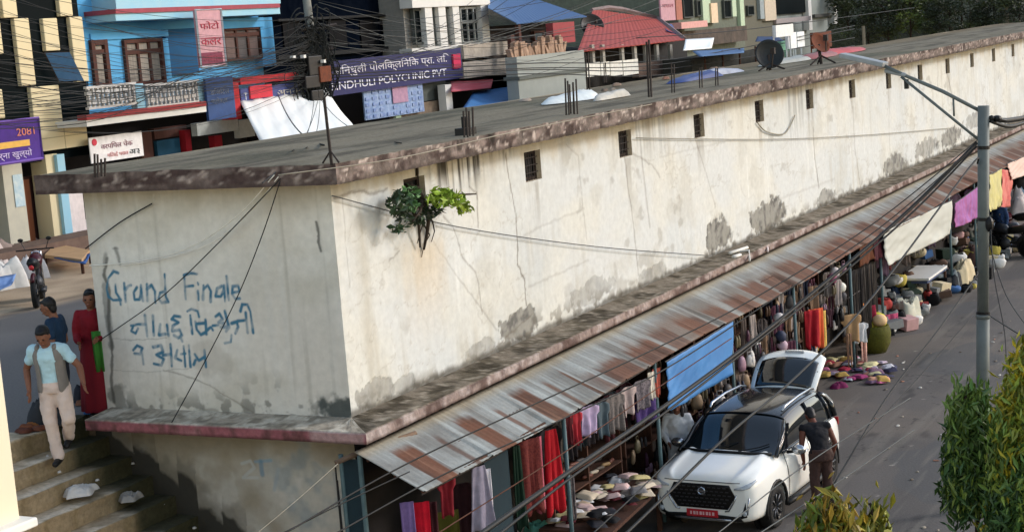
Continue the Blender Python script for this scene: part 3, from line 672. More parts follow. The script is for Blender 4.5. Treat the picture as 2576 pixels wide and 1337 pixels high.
        b.grid(np.array([[p + np.array([math.cos(a) * r * (1 + .06 * math.sin(9 * a) * i / 4), math.sin(a) * r * (.85 + .06 * math.sin(9 * a) * i / 4), 0]) for a in np.linspace(0, 2 * math.pi, n + 1)] for i, (p, r) in enumerate(cen)]))
        b.build('skirt', bottom, root, smooth=True)
    for s_ in 'rl':
        a, t = J[s_ + 'a'], J[s_ + 't']; b = MB(); limb(b, a + (0, -.025, -.035), t + (t - a) * .1 + (0, 0, .012), .047, .038, 0); fuse(b, 'shoe', shoe, root, .012)
    b = MB(); hball(b, hd + up * .04 - fw * .022, .104, (.82, .93, .98)); hball(b, hd - up * .02 - fw * .055, .07, (1.02, .7, 1.1)); hball(b, hd + up * .085 + fw * .035, .055, (1.15, 1, .6))
    if hairlen: limb(b, hd - fw * .075, hd - up * (.08 + hairlen) - fw * .1, .06, .03)
    fuse(b, 'hair', HAIR, root, .009, .02)
    if cap is not None:
        b = MB(); hball(b, hd + up * .06 - fw * .015, .11, (.84, .98, .85)); hball(b, hd + up * .06 + fw * .11, .06, (1.1, 1, .18)); fuse(b, 'cap', cap, root, .012)
    return root
q = at(168, 1163, y=-1.05)
sz = 3.08
person('man in grey waistcoat, pale blue shirt and beige trousers coming down the steps', (q[0] - .05, q[1], q[2]), (.42, -.9), cm((178, 212, 222)), cm((208, 188, 176)),
       pose=dict(pel=(.02, -.02, .95), wai=(.02, .0, 1.08), che=(.02, .03, 1.27), nb=(.02, .05, 1.40), ne=(.02, .09, 1.455), hd=(.02, .15, 1.53), ht=(.02, .16, 1.61),
                 rs=(.19, .03, 1.36), re=(.33, -.07, 1.13), rw=(.27, .1, .90), ls=(-.15, .04, 1.36), le=(-.32, .02, 1.14), lw=(-.40, .18, .96),
                 rh=(.1, -.02, .9), rk=(.085, .05, .5), ra=(.03, .06, .09), rt=(.03, .2, .03), lh=(-.07, -.03, .9), lk=(-.14, .06, .53), la=(-.04, -.16, .27), lt=(-.05, -.03, .19)), vest=cm((128, 122, 116))).scale = (1.06,) * 3
q = at(128, 745, z=4.78)
person('person in dark navy shirt with back turned on the upper road', (q[0], q[1], 3.1), (-.9, -.35), cm((24, 48, 72)), cm((36, 40, 48)), pose=dict(hd=(0, .05, 1.54), ht=(0, .04, 1.62), rw=(.2, .14, .98), lw=(-.2, .14, .98)))
q = at(224, 738, z=4.7)
wr = person('woman in long red dress standing half hidden behind the end wall', (q[0], q[1], 3.08), (.5, -.85), cm((118, 14, 28)), cm((104, 12, 26)), skirt=True, sleeve=1.0,
       pose=dict(rw=(.16, .2, 1.02), re=(.22, .02, 1.1), lw=(-.1, .22, 1.05)), hairlen=.12)
MB().grid(np.array([[(-.06 + x_ * .07, .19 + .02 * math.sin(5 * x_), z_) for x_ in np.linspace(-.9, .8, 9)] for z_ in (.62, .9, 1.15)])).build('shawl', cm((58, 118, 44)), wr, smooth=True, solid=.015)
# bits around the head of the steps
def rag(name, label, cat, c0, rx, ry, h, m, seed, group=None, n=14):
    """crumpled cloth / plastic lying about"""
    r = np.random.default_rng(seed)
    U, V_ = np.meshgrid(np.linspace(0, 1, n), np.linspace(0, 2 * math.pi, 2 * n + 1), indexing='ij')
    rr = U * (.75 + .5 * vn(np.cos(V_) * 2 + seed, np.sin(V_) * 2, seed % 9))
    Xx = np.cos(V_) * rr * rx; Yy = np.sin(V_) * rr * ry
    Zz = h * (1 - U ** (3.5 + 3 * h / rx)) * (.55 + .6 * vn(Xx / rx * 1.7 + seed, Yy / ry * 1.7, seed % 11) + .5 * abs(vn(Xx / rx * 4 + seed, Yy / ry * 4, seed % 7) - .5) + .35 * abs(vn(Xx / rx * 9, Yy / ry * 9 + seed, 5) - .5)) + .004
    Xx = Xx * (1 + .25 * (U > .3) * np.sin(3 * V_ + seed)); 
    P = np.stack([Xx, Yy, Zz], -1) + np.asarray(c0)
    o = MB().grid(P).build(name, m, None, smooth=True); return tag(o, label, cat, group)
def on_step(u, v, y):
    """a point on the steps' slope plane"""
    r = RM @ np.array([(u - CU) / FV, (v - CV) / FV, 1.0]); n = np.array([.742, 0, 1.]); p0 = np.array([-4.12, 0, 3.0])
    return CP + r * (np.dot(p0 - CP, n) / np.dot(r, n))
PLW = mat('white_plastic', (196, 192, 186), rough=.4, sc=9); 
rag('plastic_bag', 'larger crumpled white plastic bag lying on the steps', 'bag', on_step(205, 1240, 0), .15, .24, .10, PLW, 3, n=26)
rag('plastic_bag', 'smaller grey plastic bag lower down beside the sooty wall', 'bag', on_step(330, 1255, 0), .12, .17, .08, mat('grey_plastic', (142, 138, 132), rough=.4), 4, n=26)
for k, (u, v) in enumerate(((150, 1190), (335, 1168), (150, 1300), (490, 1330), (245, 1210), (380, 1180), (410, 1270), (120, 1150))):
    rag('litter_scrap', 'tiny pale scrap of litter on the concrete steps', 'litter', on_step(u, v, 0) + (0, 0, .01), .022, .03, .02, PLW, 20 + k, 'litter scraps on the steps', n=5)
for k in range(60):
    rag('litter_scrap', 'tiny scrap of paper lying on the open road', 'litter', (random.uniform(1.6, 5.4), random.uniform(3, 30), .002), random.uniform(.015, .05), random.uniform(.02, .07), .015, cm(random.choice([(196, 190, 178), (150, 140, 124), (110, 100, 88), (170, 120, 96)])), 500 + k, 'paper scraps on the open road', n=4)
q = at(245, 1035, z=3.1)
rag('plastic_bag', 'bright blue plastic bag at the corner of the end wall', 'bag', (q[0], q[1], 3.11), .16, .2, .2, mat('blue_plastic', (56, 120, 190), rough=.4), 6)
q = at(118, 1062, z=3.1)
rag('sack', 'dark grey sack slumped at the top of the steps', 'sack', (q[0], q[1], 3.11), .26, .2, .28, cm((44, 46, 50)), 8)
for k, (u, v, cc) in enumerate(((70, 1078, (120, 66, 36)), (88, 1070, (150, 92, 44)), (62, 1088, (86, 46, 32)), (100, 1082, (104, 60, 40)), (205, 1018, (110, 70, 48)))):
    q = at(u, v, z=3.1); rag('leaf_litter', 'little heap of dry brown leaves at the top of the steps', 'leaves', (q[0], q[1], 3.11), .12, .09, .05, cm(cc), 40 + k, 'brown leaf heaps above the steps', n=7)
q = at(222, 1010, z=3.1)
rag('sack', 'black bundle beside the feet of the woman in red', 'sack', (q[0], q[1], 3.11), .2, .16, .22, cm((26, 28, 36)), 9)
# ================================================================ across the upper street (facades stand in the plane x = -18)
FX = -18.
def rect(u0, v0, u1, v1, x=FX):
    vm, um = (v0 + v1) / 2, (u0 + u1) / 2
    return at(u0, vm, x=x)[1], at(u1, vm, x=x)[1], at(um, v1, x=x)[2], at(um, v0, x=x)[2]
def fb(mb, u0, v0, u1, v1, x=FX, d=.12):
    y0, y1, z0, z1 = rect(u0, v0, u1, v1, x); return mb.box(x - d, x, y0, y1, z0, z1)
def fpart(par, name, m, rects, x=FX, d=.12, **k):
    o = [fb(MB(), *r, x=x, d=d).build(name, m, par, w=True, **k) for r in rects]
    return o[0]
def window(par, u0, v0, u1, v1, x, mf, mp, npanes=2, fw=.07, transom=0, mb_=None):
    y0, y1, z0, z1 = rect(u0, v0, u1, v1, x)
    f = MB()
    f.box(x - .1, x + .05, y0, y0 + fw, z0, z1).box(x - .1, x + .05, y1 - fw, y1, z0, z1).box(x - .1, x + .05, y0 + fw, y1 - fw, z0, z0 + fw).box(x - .1, x + .05, y0 + fw, y1 - fw, z1 - fw, z1)
    w = (y1 - y0 - 2 * fw) / npanes
    for k in range(1, npanes): f.box(x - .08, x + .03, y0 + fw + k * w - .045, y0 + fw + k * w + .045, z0 + fw, z1 - fw)
    if transom: f.box(x - .079, x + .028, y0 + fw, y1 - fw, z1 - fw - transom * (z1 - z0), z1 - fw - transom * (z1 - z0) + .12)
    o = f.build('window', mf, par, w=True, bev=.01)
    for k in range(npanes):
        MB().box(x - .06, x - .02, y0 + fw + k * w + .05, y0 + fw + (k + 1) * w - .05, z0 + fw + .01, z1 - fw - .01).build('pane', mp[k % len(mp)], o, w=True)
    return o
M_GLS = mat('dark_glass', (6, 15, 18), rough=.5, spec=.03, bump=.02, sc=.6, var=.4)
M_CRM = mat('cream_tile', (226, 212, 172), c2=(214, 198, 160), sc=1.5, bump=.05)
M_BLK = mat('shop_dark', (20, 17, 17), var=.4, sc=2, bump=0)
M_BLU = mat('sky_blue_paint', (100, 176, 222), c2=(78, 154, 206), sc=1.6)
M_BLD = mat('shaded_blue_paint', (22, 92, 140), c2=(30, 78, 116), sc=1.6)  # house blue made darker: shade of the recess is painted in
M_LBL = mat('pale_blue_paint', (166, 206, 220), c2=(140, 190, 212), sc=2)
M_BRN = mat('brown_wood', (92, 56, 46), c2=(70, 44, 38), sc=6, st=(1, 1, .3))
M_CUR = mat('curtain', (164, 156, 144), c2=(120, 112, 104), sc=3, st=(1, 4, .3))
M_RED = mat('red_paint', (176, 44, 50), sc=5)
M_WHT = mat('white_paint', (228, 226, 220), c2=(206, 204, 198), sc=3)
M_GRY = mat('raw_concrete', (164, 168, 161), c2=(146, 150, 144), sc=2)
M_NVY = mat('shaded_navy_netting', (5, 10, 20), c2=(12, 17, 26), sc=3, spec=0.)  # dark netting with the facade's shade worked into its colour
M_TEAL = mat('teal_shutter', (20, 66, 88), sc=4)
M_RST = mat('rust', (120, 62, 36), c2=(84, 46, 32), sc=9)
M_BRK = mat('brick_plinth', (126, 104, 90), c2=(98, 78, 68), sc=4, bump=.5)

# --- cream and dark glass block
cb = thing('checkered_block', 'cream tiled building with checkered dark glass front behind the purple sign', 'building', (-20, 8, 3.1))
yR = at(216, 120, x=FX)[1]
MB().box(FX - 8, FX - .12, yR - 12, yR, 5.4, 14).build('glass_wall', M_GLS, cb, w=True)
fpart(cb, 'cladding', M_CRM, [(5, -40, 41, 45), (148, -40, 180, 41), (-60, 50, 5, 138), (45, 46, 82, 216), (112, 46, 148, 128), (184, 42, 216, 206), (-40, 226, 10, 300), (82, 216, 154, 318), (-60, -60, -20, 45)], x=FX, d=.3, bev=.02)
fpart(cb, 'beam', M_CRM, [(-80, 322, 221, 386)], x=FX + .05, d=.4)
b = MB(); y0, y1, z0, z1 = rect(-80, 322, 221, 386, FX + .05)
for k in range(1, 9): b.box(FX + .04, FX + .056, y1 - k * .82 - .012, y1 - k * .82 + .012, z0, z1)
b.box(FX + .04, FX + .056, y0, y1, (z0 + z1) / 2 - .012, (z0 + z1) / 2 + .012); b.build('tile_joints', mat('joint', (170, 158, 130)), cb, w=True)
MB().box(FX - 8, FX - 1.2, yR - 12, yR, 3.1, 5.6).build('shop_interior', M_BLK, cb, w=True)
fpart(cb, 'column', mat('column_plaster', (206, 200, 178), c2=(180, 176, 160), sc=3), [(14, 386, 64, 612)], x=FX, d=.55)
fpart(cb, 'column', M_CRM, [(126, 386, 156, 612)], x=FX, d=.5)
fpart(cb, 'poster', mat('blue_poster', (166, 200, 214), c2=(206, 214, 210), sc=6), [(36, 438, 60, 520)], x=FX + .02, d=.01)
fpart(cb, 'door', M_BRN, [(66, 440, 122, 612)], x=FX - .6, d=.1)
fpart(cb, 'door', mat('orange_wood', (130, 76, 48)), [(66, 450, 82, 612)], x=FX - .45, d=.1)
o = thing('window_shutter', 'blue tinted glass pane hanging open on the dark front of the checkered block', 'window', (0, 0, 0))
p = [at(u, v, x=FX + .1) for u, v in ((112, 134), (150, 134), (186, 205), (148, 205))]
p[1] = p[1] + np.array([.3, 0, 0]); p[2] = p[2] + np.array([.3, 0, 0])
MB().slab(p, (.03, 0, 0)).build('pane', mat('blue_glass', (70, 104, 138), rough=.15, spec=.6, bump=0), o)
MB().tube(p + [p[0]], .02, 5).build('frame', M_IRON, o)

def board(name, label, u0, v0, u1, v1, x, col, texts, d=.08, frame=None, tilt=0., ttl=0, slope=0):
    y0, y1, z0, z1 = rect(u0, v0, u1, v1, x)
    t = thing(name, label, 'sign', (x, y0, z0))
    sl = slope * (y1 - y0)
    P_ = [(x, y0, z0), (x, y1, z0 + sl), (x, y1, z1 + sl), (x, y0, z1)]
    MB().slab(P_, (-d, 0, 0)).build('panel', cm(col, .6), t, w=True)
    if frame is not None: MB().tube([np.array(p) + (.01, 0, 0) for p in P_ + P_[:1]], .035, 4).build('frame', cm(frame), t, w=True)
    for (s_, fy, fz, sz, cc, fit) in texts:
        letters(s_, sz * (z1 - z0), cm(cc, .6), t, (x + .012, y0 + fy * (y1 - y0), z0 + fz * (z1 - z0) + fy * sl), (0, 1, slope), (0, 0, 1), fit=fit and fit * (y1 - y0))
    return t
pb = board('signboard', 'purple shop signboard with orange and white writing', -80, 306, 103, 412, FX + .9, (70, 34, 132), [('2081', .66, .62, .26, (214, 130, 110), .26), ('भर्ना खुल्यो', .3, .12, .2, (206, 190, 226), .55)], frame=(120, 90, 170))
y0, y1, z0, z1 = rect(-80, 360, 75, 376, FX + .9); MB().box(FX + .9, FX + .915, y0, y1, z0, z1).build('stripe', cm((230, 180, 92)), pb, w=True)

# --- blue house
bh = thing('blue_house', 'bright blue two-storey house with brown shuttered windows and lattice balcony', 'building', (-19, 18, 3.1))
yL, yRb = at(216, 150, x=FX)[1], at(692, 120, x=FX)[1]
MB().box(FX - 9, FX - .5, yL + .02, yRb, 6.4, 10.2).build('wall', M_BLU, bh, w=True)
MB().box(FX - 9, FX - 1.5, yL + .02, yRb + .2, 3.1, 6.38).build('shop_interior', M_BLK, bh, w=True)
fpart(bh, 'eave', M_LBL, [(290, 26, 705, 44)], x=FX + .5, d=1.05)
fpart(bh, 'roof', M_LBL, [(290, -24, 705, 16)], x=FX + .3, d=.85)
fpart(bh, 'eave_stripe', mat('maroon_paint', (150, 72, 82)), [(290, 16, 705, 27)], x=FX + .55, d=1.1)
fpart(bh, 'recess_wall', M_BLD, [(421, 72, 496, 186)], x=FX - .35, d=.2)
fpart(bh, 'lintel', M_BLU, [(228, 80, 424, 97), (560, 46, 664, 70)], x=FX - .2, d=.35)
fpart(bh, 'wall_pier', M_BLU, [(216, 84, 232, 224), (412, 97, 428, 205), (274, 98, 312, 216), (656, 44, 690, 168)], x=FX - .25, d=.3)
window(bh, 232, 100, 274, 224, FX - .2, M_BRN, [M_CUR], 1, transom=.18, fw=.14)
window(bh, 314, 98, 412, 214, FX - .2, M_BRN, [M_CUR, mat('pale_curtain', (186, 176, 164), st=(1, 4, .3)), M_CUR], 3, transom=.24, fw=.1)
window(bh, 562, 70, 656, 152, FX - .3, M_BRN, [mat('dusty_pane', (104, 88, 84)), mat('dusty_pane2', (88, 84, 84)), mat('dusty_pane')], 3, transom=.2)
# balcony: slab, lattice and posts
def rail(par, u0, v0, u1, v1, w_, sl_, x=FX + .8):
    y0, y1, z0, z1 = rect(u0, v0, u1, v1, x); b = MB(); n = int((y1 - y0) / .17)
    dz = sl_ * (y1 - y0)
    for k in range(n):
        ya = y0 + (k + .5) * (y1 - y0) / n
        b.box(x - .04, x + .04, ya - .03, ya + .03, z0 + .06, z1 - .06)
        if k % 2: b.box(x - .042, x + .042, ya - .085, ya + .085, (z0 + z1) / 2 - .16, (z0 + z1) / 2 - .06); 
        else: b.box(x - .042, x + .042, ya - .085, ya + .085, (z0 + z1) / 2 + .06, (z0 + z1) / 2 + .16)
    b.box(x - .05, x + .05, y0, y1, z0, z0 + .06).box(x - .05, x + .05, y0, y1, z1 - .06, z1)
    return b.build('railing', w_, par, w=True)
bal = fpart(bh, 'balcony', M_WHT, [(216, 285, 521, 300)], x=FX + 1.0, d=1.4)
fpart(bal, 'stripe', mat('red_band', (150, 60, 62)), [(216, 272, 521, 284)], x=FX + 1.03, d=.3)
rail(bh, 216, 212, 342, 270, mat('lattice', (196, 194, 190), sc=8), 0); rail(bh, 364, 206, 500, 266, mat('lattice'), 0)
fpart(bh, 'balcony_post', M_LBL, [(343, 210, 363, 272), (500, 204, 520, 272)], x=FX + .85, d=.2)
fpart(bh, 'shop_frame', M_BRN, [(362, 330, 388, 470), (225, 402, 470, 425), (388, 318, 470, 345)], x=FX - .5, d=.2)
fpart(bh, 'shutter', M_TEAL, [(398, 350, 456, 440)], x=FX - .4, d=.1)
fpart(bh, 'shop_frame', cm((150, 24, 36)), [(470, 326, 484, 440), (543, 340, 562, 430)], x=FX - .3, d=.2)
fpart(bh, 'column', M_LBL, [(155, 386, 174, 612)], x=FX + .1, d=.5)
fpart(bh, 'wall_pier', mat('pinkish_white', (220, 208, 204)), [(178, 480, 214, 604)], x=FX - .1, d=.3)
o = board('banner', 'white shop banner with a red dot and dark writing', 226, 338, 360, 402, FX + .3, (226, 222, 220), [('वरपिपल चेक', .2, .5, .27, (150, 110, 120), .6), ('मिठाई पसल', .30, .16, .2, (214, 150, 150), .4), ('अ३', .72, .14, .3, (70, 76, 76), .2)], d=.03)
y0, y1, z0, z1 = rect(230, 362, 246, 378, FX + .3)
MB().lathe([(.0001, .02), ((z1 - z0) * .55, .02), ((z1 - z0) * .55, 0), (.0001, 0)], (FX + .3, (y0 + y1) / 2, z0 + .2), 16, 'x').build('dot', cm((206, 70, 84)), o, w=True)
o = board('signboard', 'tall narrow red and white vertical sign beside the blue house', 498, 24, 562, 168, FX + 1.0, (186, 140, 148), [('फोटो', .12, .66, .15, (150, 40, 60), .75), ('कलर', .1, .38, .2, (168, 52, 72), .8), ('ल्याब', .12, .08, .17, (120, 36, 54), .8)], frame=(180, 190, 196))
y0, y1, z0, z1 = rect(500, 132, 560, 162, FX + 1.0); MB().box(FX + 1., FX + 1.012, y0, y1, z0, z1).build('stripe', cm((120, 58, 76)), o, w=True)
board('signboard', 'plain dark blue signboard between balcony and red frame', 521, 194, 590, 300, FX + 1.0, (34, 66, 116), [('डिजिटल', .12, .6, .16, (110, 120, 140), .7), ('फ्लेक्स', .12, .4, .14, (100, 112, 134), .6)])
# shop with the red frame
rs = thing('photo_shop', 'dark shopfront with a red portal frame beside the blue house', 'shop', (-18, 26, 3.1))
fpart(rs, 'portal_frame', M_RED, [(590, 206, 604, 300), (604, 188, 760, 206)], x=FX + .7, d=.5)
MB().box(FX - 6, FX - .8, yRb + .3, at(1035, 250, x=FX)[1], 3.1, 6.6).build('shop_interior', M_BLK, rs, w=True)
fpart(rs, 'fascia', mat('pale_fascia', (176, 180, 176)), [(495, 303, 600, 335), (602, 300, 640, 345)], x=FX + .1, d=.2)
board('signboard', 'blue shop sign with red panel inside the red portal frame', 605, 212, 812, 248, FX + .55, (70, 80, 136), [('T', .03, .2, .7, (214, 220, 230), None), ('अन्नपूर्ण', .42, .25, .55, (204, 200, 192), .5)])['label']
y0, y1, z0, z1 = rect(628, 214, 684, 246, FX + .58); tag(MB().box(FX + .55, FX + .6, y0, y1, z0, z1).build('sign_panel', cm((206, 62, 76))), 'small red panel fixed on the blue shop sign', 'sign')
tp = thing('awning_sheet', 'large white tarpaulin sloping out from the red framed shop', 'awning', (-17, 26, 5.5))
T0, T1, T2, T3 = at(602, 252, x=FX + .5), at(818, 222, x=FX + .5), at(897, 327, x=-15.2), at(668, 378, x=-15.2)
U, V_ = np.meshgrid(np.linspace(0, 1, 24), np.linspace(0, 1, 16), indexing='ij')
Pg = (1 - U)[..., None] * ((1 - V_)[..., None] * T0 + V_[..., None] * T3) + U[..., None] * ((1 - V_)[..., None] * T1 + V_[..., None] * T2)
Pg[..., 2] += .05 * (fbm(U * 5, V_ * 3, 3) - .5) + .025 * np.sin(U * 40 + 6 * V_)
Pg[..., 2] -= .03 * np.sin(np.pi * V_) * (.6 + .4 * np.sin(9 * U)) ; 
MB().grid(Pg).build('sheet', mat('white_tarp', (236, 238, 234), var=.03, sc=2, bump=.1), tp, w=True, smooth=True, solid=.02)
MB().tube([T3, (T3[0], T3[1], 3.1)], .04).tube([T2, (T2[0], T2[1], 3.1)], .04).build('post', M_IRON, tp, w=True)

# --- dark netted house and clinic sign
dh = thing('dark_house', 'tall house in dark navy netting between the blue house and the white columned house', 'building', (-21, 28, 3.1))
MB().box(FX - 10, FX - 1.2, yRb + .3, at(1036, 80, x=FX)[1] - .05, 6.6, 14).build('wall', M_NVY, dh, w=True)
fpart(dh, 'ledge', cm((20, 22, 24)), [(700, 126, 1034, 136), (700, 40, 1034, 46)], x=FX - 1.0, d=.6)
for u in (735, 850, 930, 985): fpart(dh, 'window', mat('black_pane', (5, 8, 14), spec=.05, rough=.5), [(u - 22, 50, u + 22, 118)], x=FX - 1.15, d=.2)
board('signboard', 'long navy clinic signboard with white lettering in two lines', 828, 140, 1164, 222, FX + .55, (34, 36, 88), [('सिन्धुली पोलिक्लिनिक प्रा. लि.', .03, .60, .30, (214, 212, 222), .86), ('SINDHULI POLYCLINIC PVT', .0, .16, .32, (220, 220, 232), .86)], slope=.008)
y0, y1, z0, z1 = rect(1140, 136, 1158, 172, FX + .6); tag(MB().box(FX + .55, FX + .62, y0, y1, z0, z1).build('sign_panel', cm((196, 50, 84))), 'narrow crimson panel at the far end of the clinic signboard', 'sign')
sb = thing('display_board', 'pale blue board of hanging packets below the clinic sign', 'display', (-17.6, 31, 5))
fpart(sb, 'board', mat('packet_blue', (116, 142, 186), c2=(160, 178, 206), sc=5), [(916, 218, 1066, 292)], x=FX + .4, d=.05)
b = MB(); y0, y1, z0, z1 = rect(916, 218, 1066, 292, FX + .4)
for i in range(9):
    for j in range(5):
        if rng.random() < .8: b.box(FX + .4, FX + .43, y0 + (i + .15) * (y1 - y0) / 9, y0 + (i + .8) * (y1 - y0) / 9, z0 + (j + .2) * (z1 - z0) / 5, z0 + (j + .75) * (z1 - z0) / 5)
tag(b.build('packets', mat('packet_pale', (170, 186, 214), c2=(96, 120, 176), sc=6), sb, w=True), kind='stuff')
fpart(sb, 'poster', mat('pink_poster', (168, 132, 160), c2=(190, 150, 170), sc=6), [(988, 214, 1026, 258)], x=FX + .45, d=.02)
fpart(rs, 'wall', mat('brown_wall', (140, 122, 102), c2=(112, 96, 82)), [(1000, 258, 1126, 330)], x=FX + .2, d=.3)
fpart(rs, 'door', cm((150, 170, 140)), [(997, 272, 1010, 330)], x=FX + .35, d=.1)
fpart(rs, 'fascia', cm((84, 88, 84)), [(1050, 200, 1122, 252)], x=FX + .1, d=.2)
# --- white columned house
wh = thing('columned_house', 'white house with tall columns and shuttered windows above the clinic sign', 'building', (-19, 37, 3.1))
ya_, yb_ = at(1036, 60, x=FX)[1], at(1228, 60, x=FX)[1]
MB().box(FX - 8, FX - .3, ya_, yb_, 3.1, 13).build('wall', mat('grey_wall', (132, 130, 124)), wh, w=True)
fpart(wh, 'column', M_WHT, [(1072, 14, 1090, 118), (1106, 14, 1124, 116), (1142, 14, 1158, 114), (1212, 5, 1230, 106)], x=FX + .1, d=.4)
fpart(wh, 'beam', M_WHT, [(1036, -20, 1232, 16), (1036, 114, 1232, 124)], x=FX + .15, d=.5)
M_SHT = mat('grey_shutter', (92, 92, 90)); 
window(wh, 1040, 22, 1070, 112, FX - .1, mat('dark_frame', (70, 74, 70)), [M_GLS], 1)
window(wh, 1090, 18, 1106, 112, FX - .1, mat('dark_frame'), [cm((60, 62, 60))], 1)
window(wh, 1124, 18, 1142, 112, FX - .1, mat('dark_frame'), [M_SHT], 1)
window(wh, 1158, 18, 1210, 108, FX - .1, mat('pale_frame', (150, 152, 148)), [M_GLS], 3, transom=.4)
fpart(wh, 'balustrade', mat('cream_balustrade', (196, 184, 168), c2=(150, 142, 130), sc=5), [(1166, 108, 1286, 142), (1166, 150, 1298, 190)], x=FX + .5, d=.2)
fpart(wh, 'ground_floor', M_BLK, [(1040, 190, 1300, 340)], x=FX - .1, d=.4)
fpart(wh, 'column', M_WHT, [(1124, 212, 1140, 330)], x=FX + .6, d=.3)
def sheet4(name, label, cat, pts, m, sag=.15, nu=14, nv=8):
    T = [np.asarray(p) for p in pts]
    U, V_ = np.meshgrid(np.linspace(0, 1, nu), np.linspace(0, 1, nv), indexing='ij')
    G = (1 - U)[..., None] * ((1 - V_)[..., None] * T[0] + V_[..., None] * T[3]) + U[..., None] * ((1 - V_)[..., None] * T[1] + V_[..., None] * T[2])
    G[..., 2] -= sag * np.sin(np.pi * V_) * (.7 + .5 * vn(U * 5, V_ * 3, 3)) * np.sin(np.pi * np.clip(U, .08, .92))
    return tag(MB().grid(G).build(name, m, None, smooth=True, solid=.02), label, cat)
M_TARPB = mat('blue_tarp', (58, 114, 172), c2=(72, 130, 188), sc=1.2, bump=.15, rough=.55)
sheet4('awning_sheet', 'light blue tarpaulin sloping over a stall beside the grey concrete box', 'awning', (at(1190, 232, x=FX + .6), at(1300, 215, x=FX + .6), at(1296, 262, x=-15.4), at(1148, 292, x=-15.4)), M_TARPB)
sheet4('awning_sheet', 'pink and red striped shop awning above the light blue tarpaulin', 'awning', (at(1134, 206, x=FX + .3), at(1240, 200, x=FX + .3), at(1235, 222, x=FX + .9), at(1134, 232, x=FX + .9)), mat('pink_awning', (206, 120, 130), c2=(180, 70, 80), st=(1, .2, 6), sc=3), sag=.03)
# --- concrete box, red and blue roofs
gx = thing('concrete_store', 'square raw grey concrete store with a pile of firewood on top', 'building', (-17, 44, 3.1))
y0, y1, z0, z1 = rect(1306, 134, 1476, 330, -15.5)
MB().box(-15.95, -15.5, y0, y1, 3.1, at(1390, 134, x=-15.5)[2]).build('wall', M_GRY, gx, w=True)
MB().box(-16.05, -15.42, y0 - .05, y1 + .15, at(1390, 190, x=-15.5)[2], at(1390, 185, x=-15.5)[2] + .05).build('band', mat('band_grey', (96, 100, 94)), gx, w=True)
b = MB(); zt = at(1390, 134, x=-15.5)[2]
for k in range(26):
    yk = y0 + .1 + (y1 - y0 - 1.2) * k / 26; hh = .25 + .35 * rng.random()
    b.obox((-15.72 - .12 * rng.random(), yk, zt + hh * .5), (.09, 0, 0), (0, .1, .01), (.03 * rng.normal(), .03 * rng.normal(), hh * .6))
tag(b.build('firewood_pile', mat('split_wood', (134, 104, 84), c2=(176, 148, 126), sc=5)), 'row of split firewood standing on the grey concrete store', 'firewood')
def roof4(par, pts, m, d=.1, name='roof'):
    a, b_, c_, e = [np.asarray(p) for p in pts]; n = 46
    U = np.linspace(0, 1, n)
    G = np.array([[(1 - u) * a + u * b_ + np.array([0, 0, .012 * (i % 2)]) for i, u in enumerate(U)], [(1 - u) * e + u * c_ + np.array([0, 0, .012 * (i % 2)]) for i, u in enumerate(U)]])
    return MB().grid(G).build(name, m, par, w=True, solid=.03)
rh = thing('red_roofed_house', 'low shop house under a faded red tin roof', 'house', (-18, 52, 3.1))
M_RTIN = mat('red_tin', (176, 74, 62), c2=(150, 64, 56), sc=1.5, bump=.1, rough=.6)
roof4(rh, (at(1492, 24, x=-21), at(1652, 46, x=-20), at(1722, 100, x=-15.6), at(1452, 131, x=-15.6)), M_RTIN)
MB().tube([at(1488, 27, x=-21), at(1530, 20, x=-20.9), at(1565, 24, x=-20.8), at(1655, 47, x=-19.9), at(1722, 99, x=-15.7)], .12, 5).build('ridge_cap', mat('grey_ridge', (128, 112, 110)), rh, w=True)
y0, y1, z0, z1 = rect(1480, 110, 1730, 200, -17)
MB().box(-24, -17, y0, y1, 3.1, z1).build('wall', mat('dim_shop', (48, 44, 40), c2=(26, 24, 24)), rh, w=True)
fpart(rh, 'gable_wall', mat('red_tin_wall', (160, 74, 76), c2=(140, 64, 66)), [(1392, 56, 1446, 108)], x=-16.5, d=.3)
for u in (1494, 1520, 1568, 1600, 1628, 1656, 1690): fpart(rh, 'post', cm((150, 146, 136)), [(u - 3, 112, u + 3, 175)], x=-15.8, d=.12)
fpart(rh, 'counter', mat('brick_plinth'), [(1606, 152, 1740, 185)], x=-15.7, d=.3)
fpart(rh, 'panel', mat('pale_panel', (220, 216, 204)), [(1476, 158, 1510, 192), (1512, 156, 1534, 190), (1536, 154, 1566, 190), (1568, 150, 1606, 188)], x=-15.5, d=.08)
def dish(label, c0, r, m, nrm, legm=M_IRON, leg=1.0):
    t = thing('satellite_dish', label, 'satellite dish', (c0[0], c0[1], c0[2] - leg))
    n = Vector(nrm).normalized(); qd = n.to_track_quat('Z', 'Y')
    b = MB().lathe([(1e-4, -.22 * r), (.5 * r, -.16 * r), (.85 * r, -.04 * r), (r, .06 * r), (r, .03 * r), (.8 * r, -.09 * r), (1e-4, -.26 * r)], (0, 0, 0), 28)
    b.v = [tuple(qd @ Vector(v) + Vector(c0)) for v in b.v]; b.build('reflector', m, t, w=True, smooth=True)
    tip = np.array(c0) + np.array(n) * r * .8; e1 = np.array(c0) + np.array(qd @ Vector((0, -r * .95, .05)))
    b = MB().tube([e1, tip], .018, 5); b.obox(tip, (.05, 0, 0), (0, .05, 0), (0, 0, .07)); b.build('feed_arm', legm, t, w=True)
    b = MB().tube([np.array(c0) - np.array(n) * r * .25, (c0[0], c0[1], c0[2] - leg)], .04, 6)
    for a in (0, 2.1, 4.2): b.tube([(c0[0], c0[1], c0[2] - leg * .6), (c0[0] + .35 * math.cos(a), c0[1] + .35 * math.sin(a), c0[2] - leg)], .022, 5)
    b.build('stand', legm, t, w=True); return t
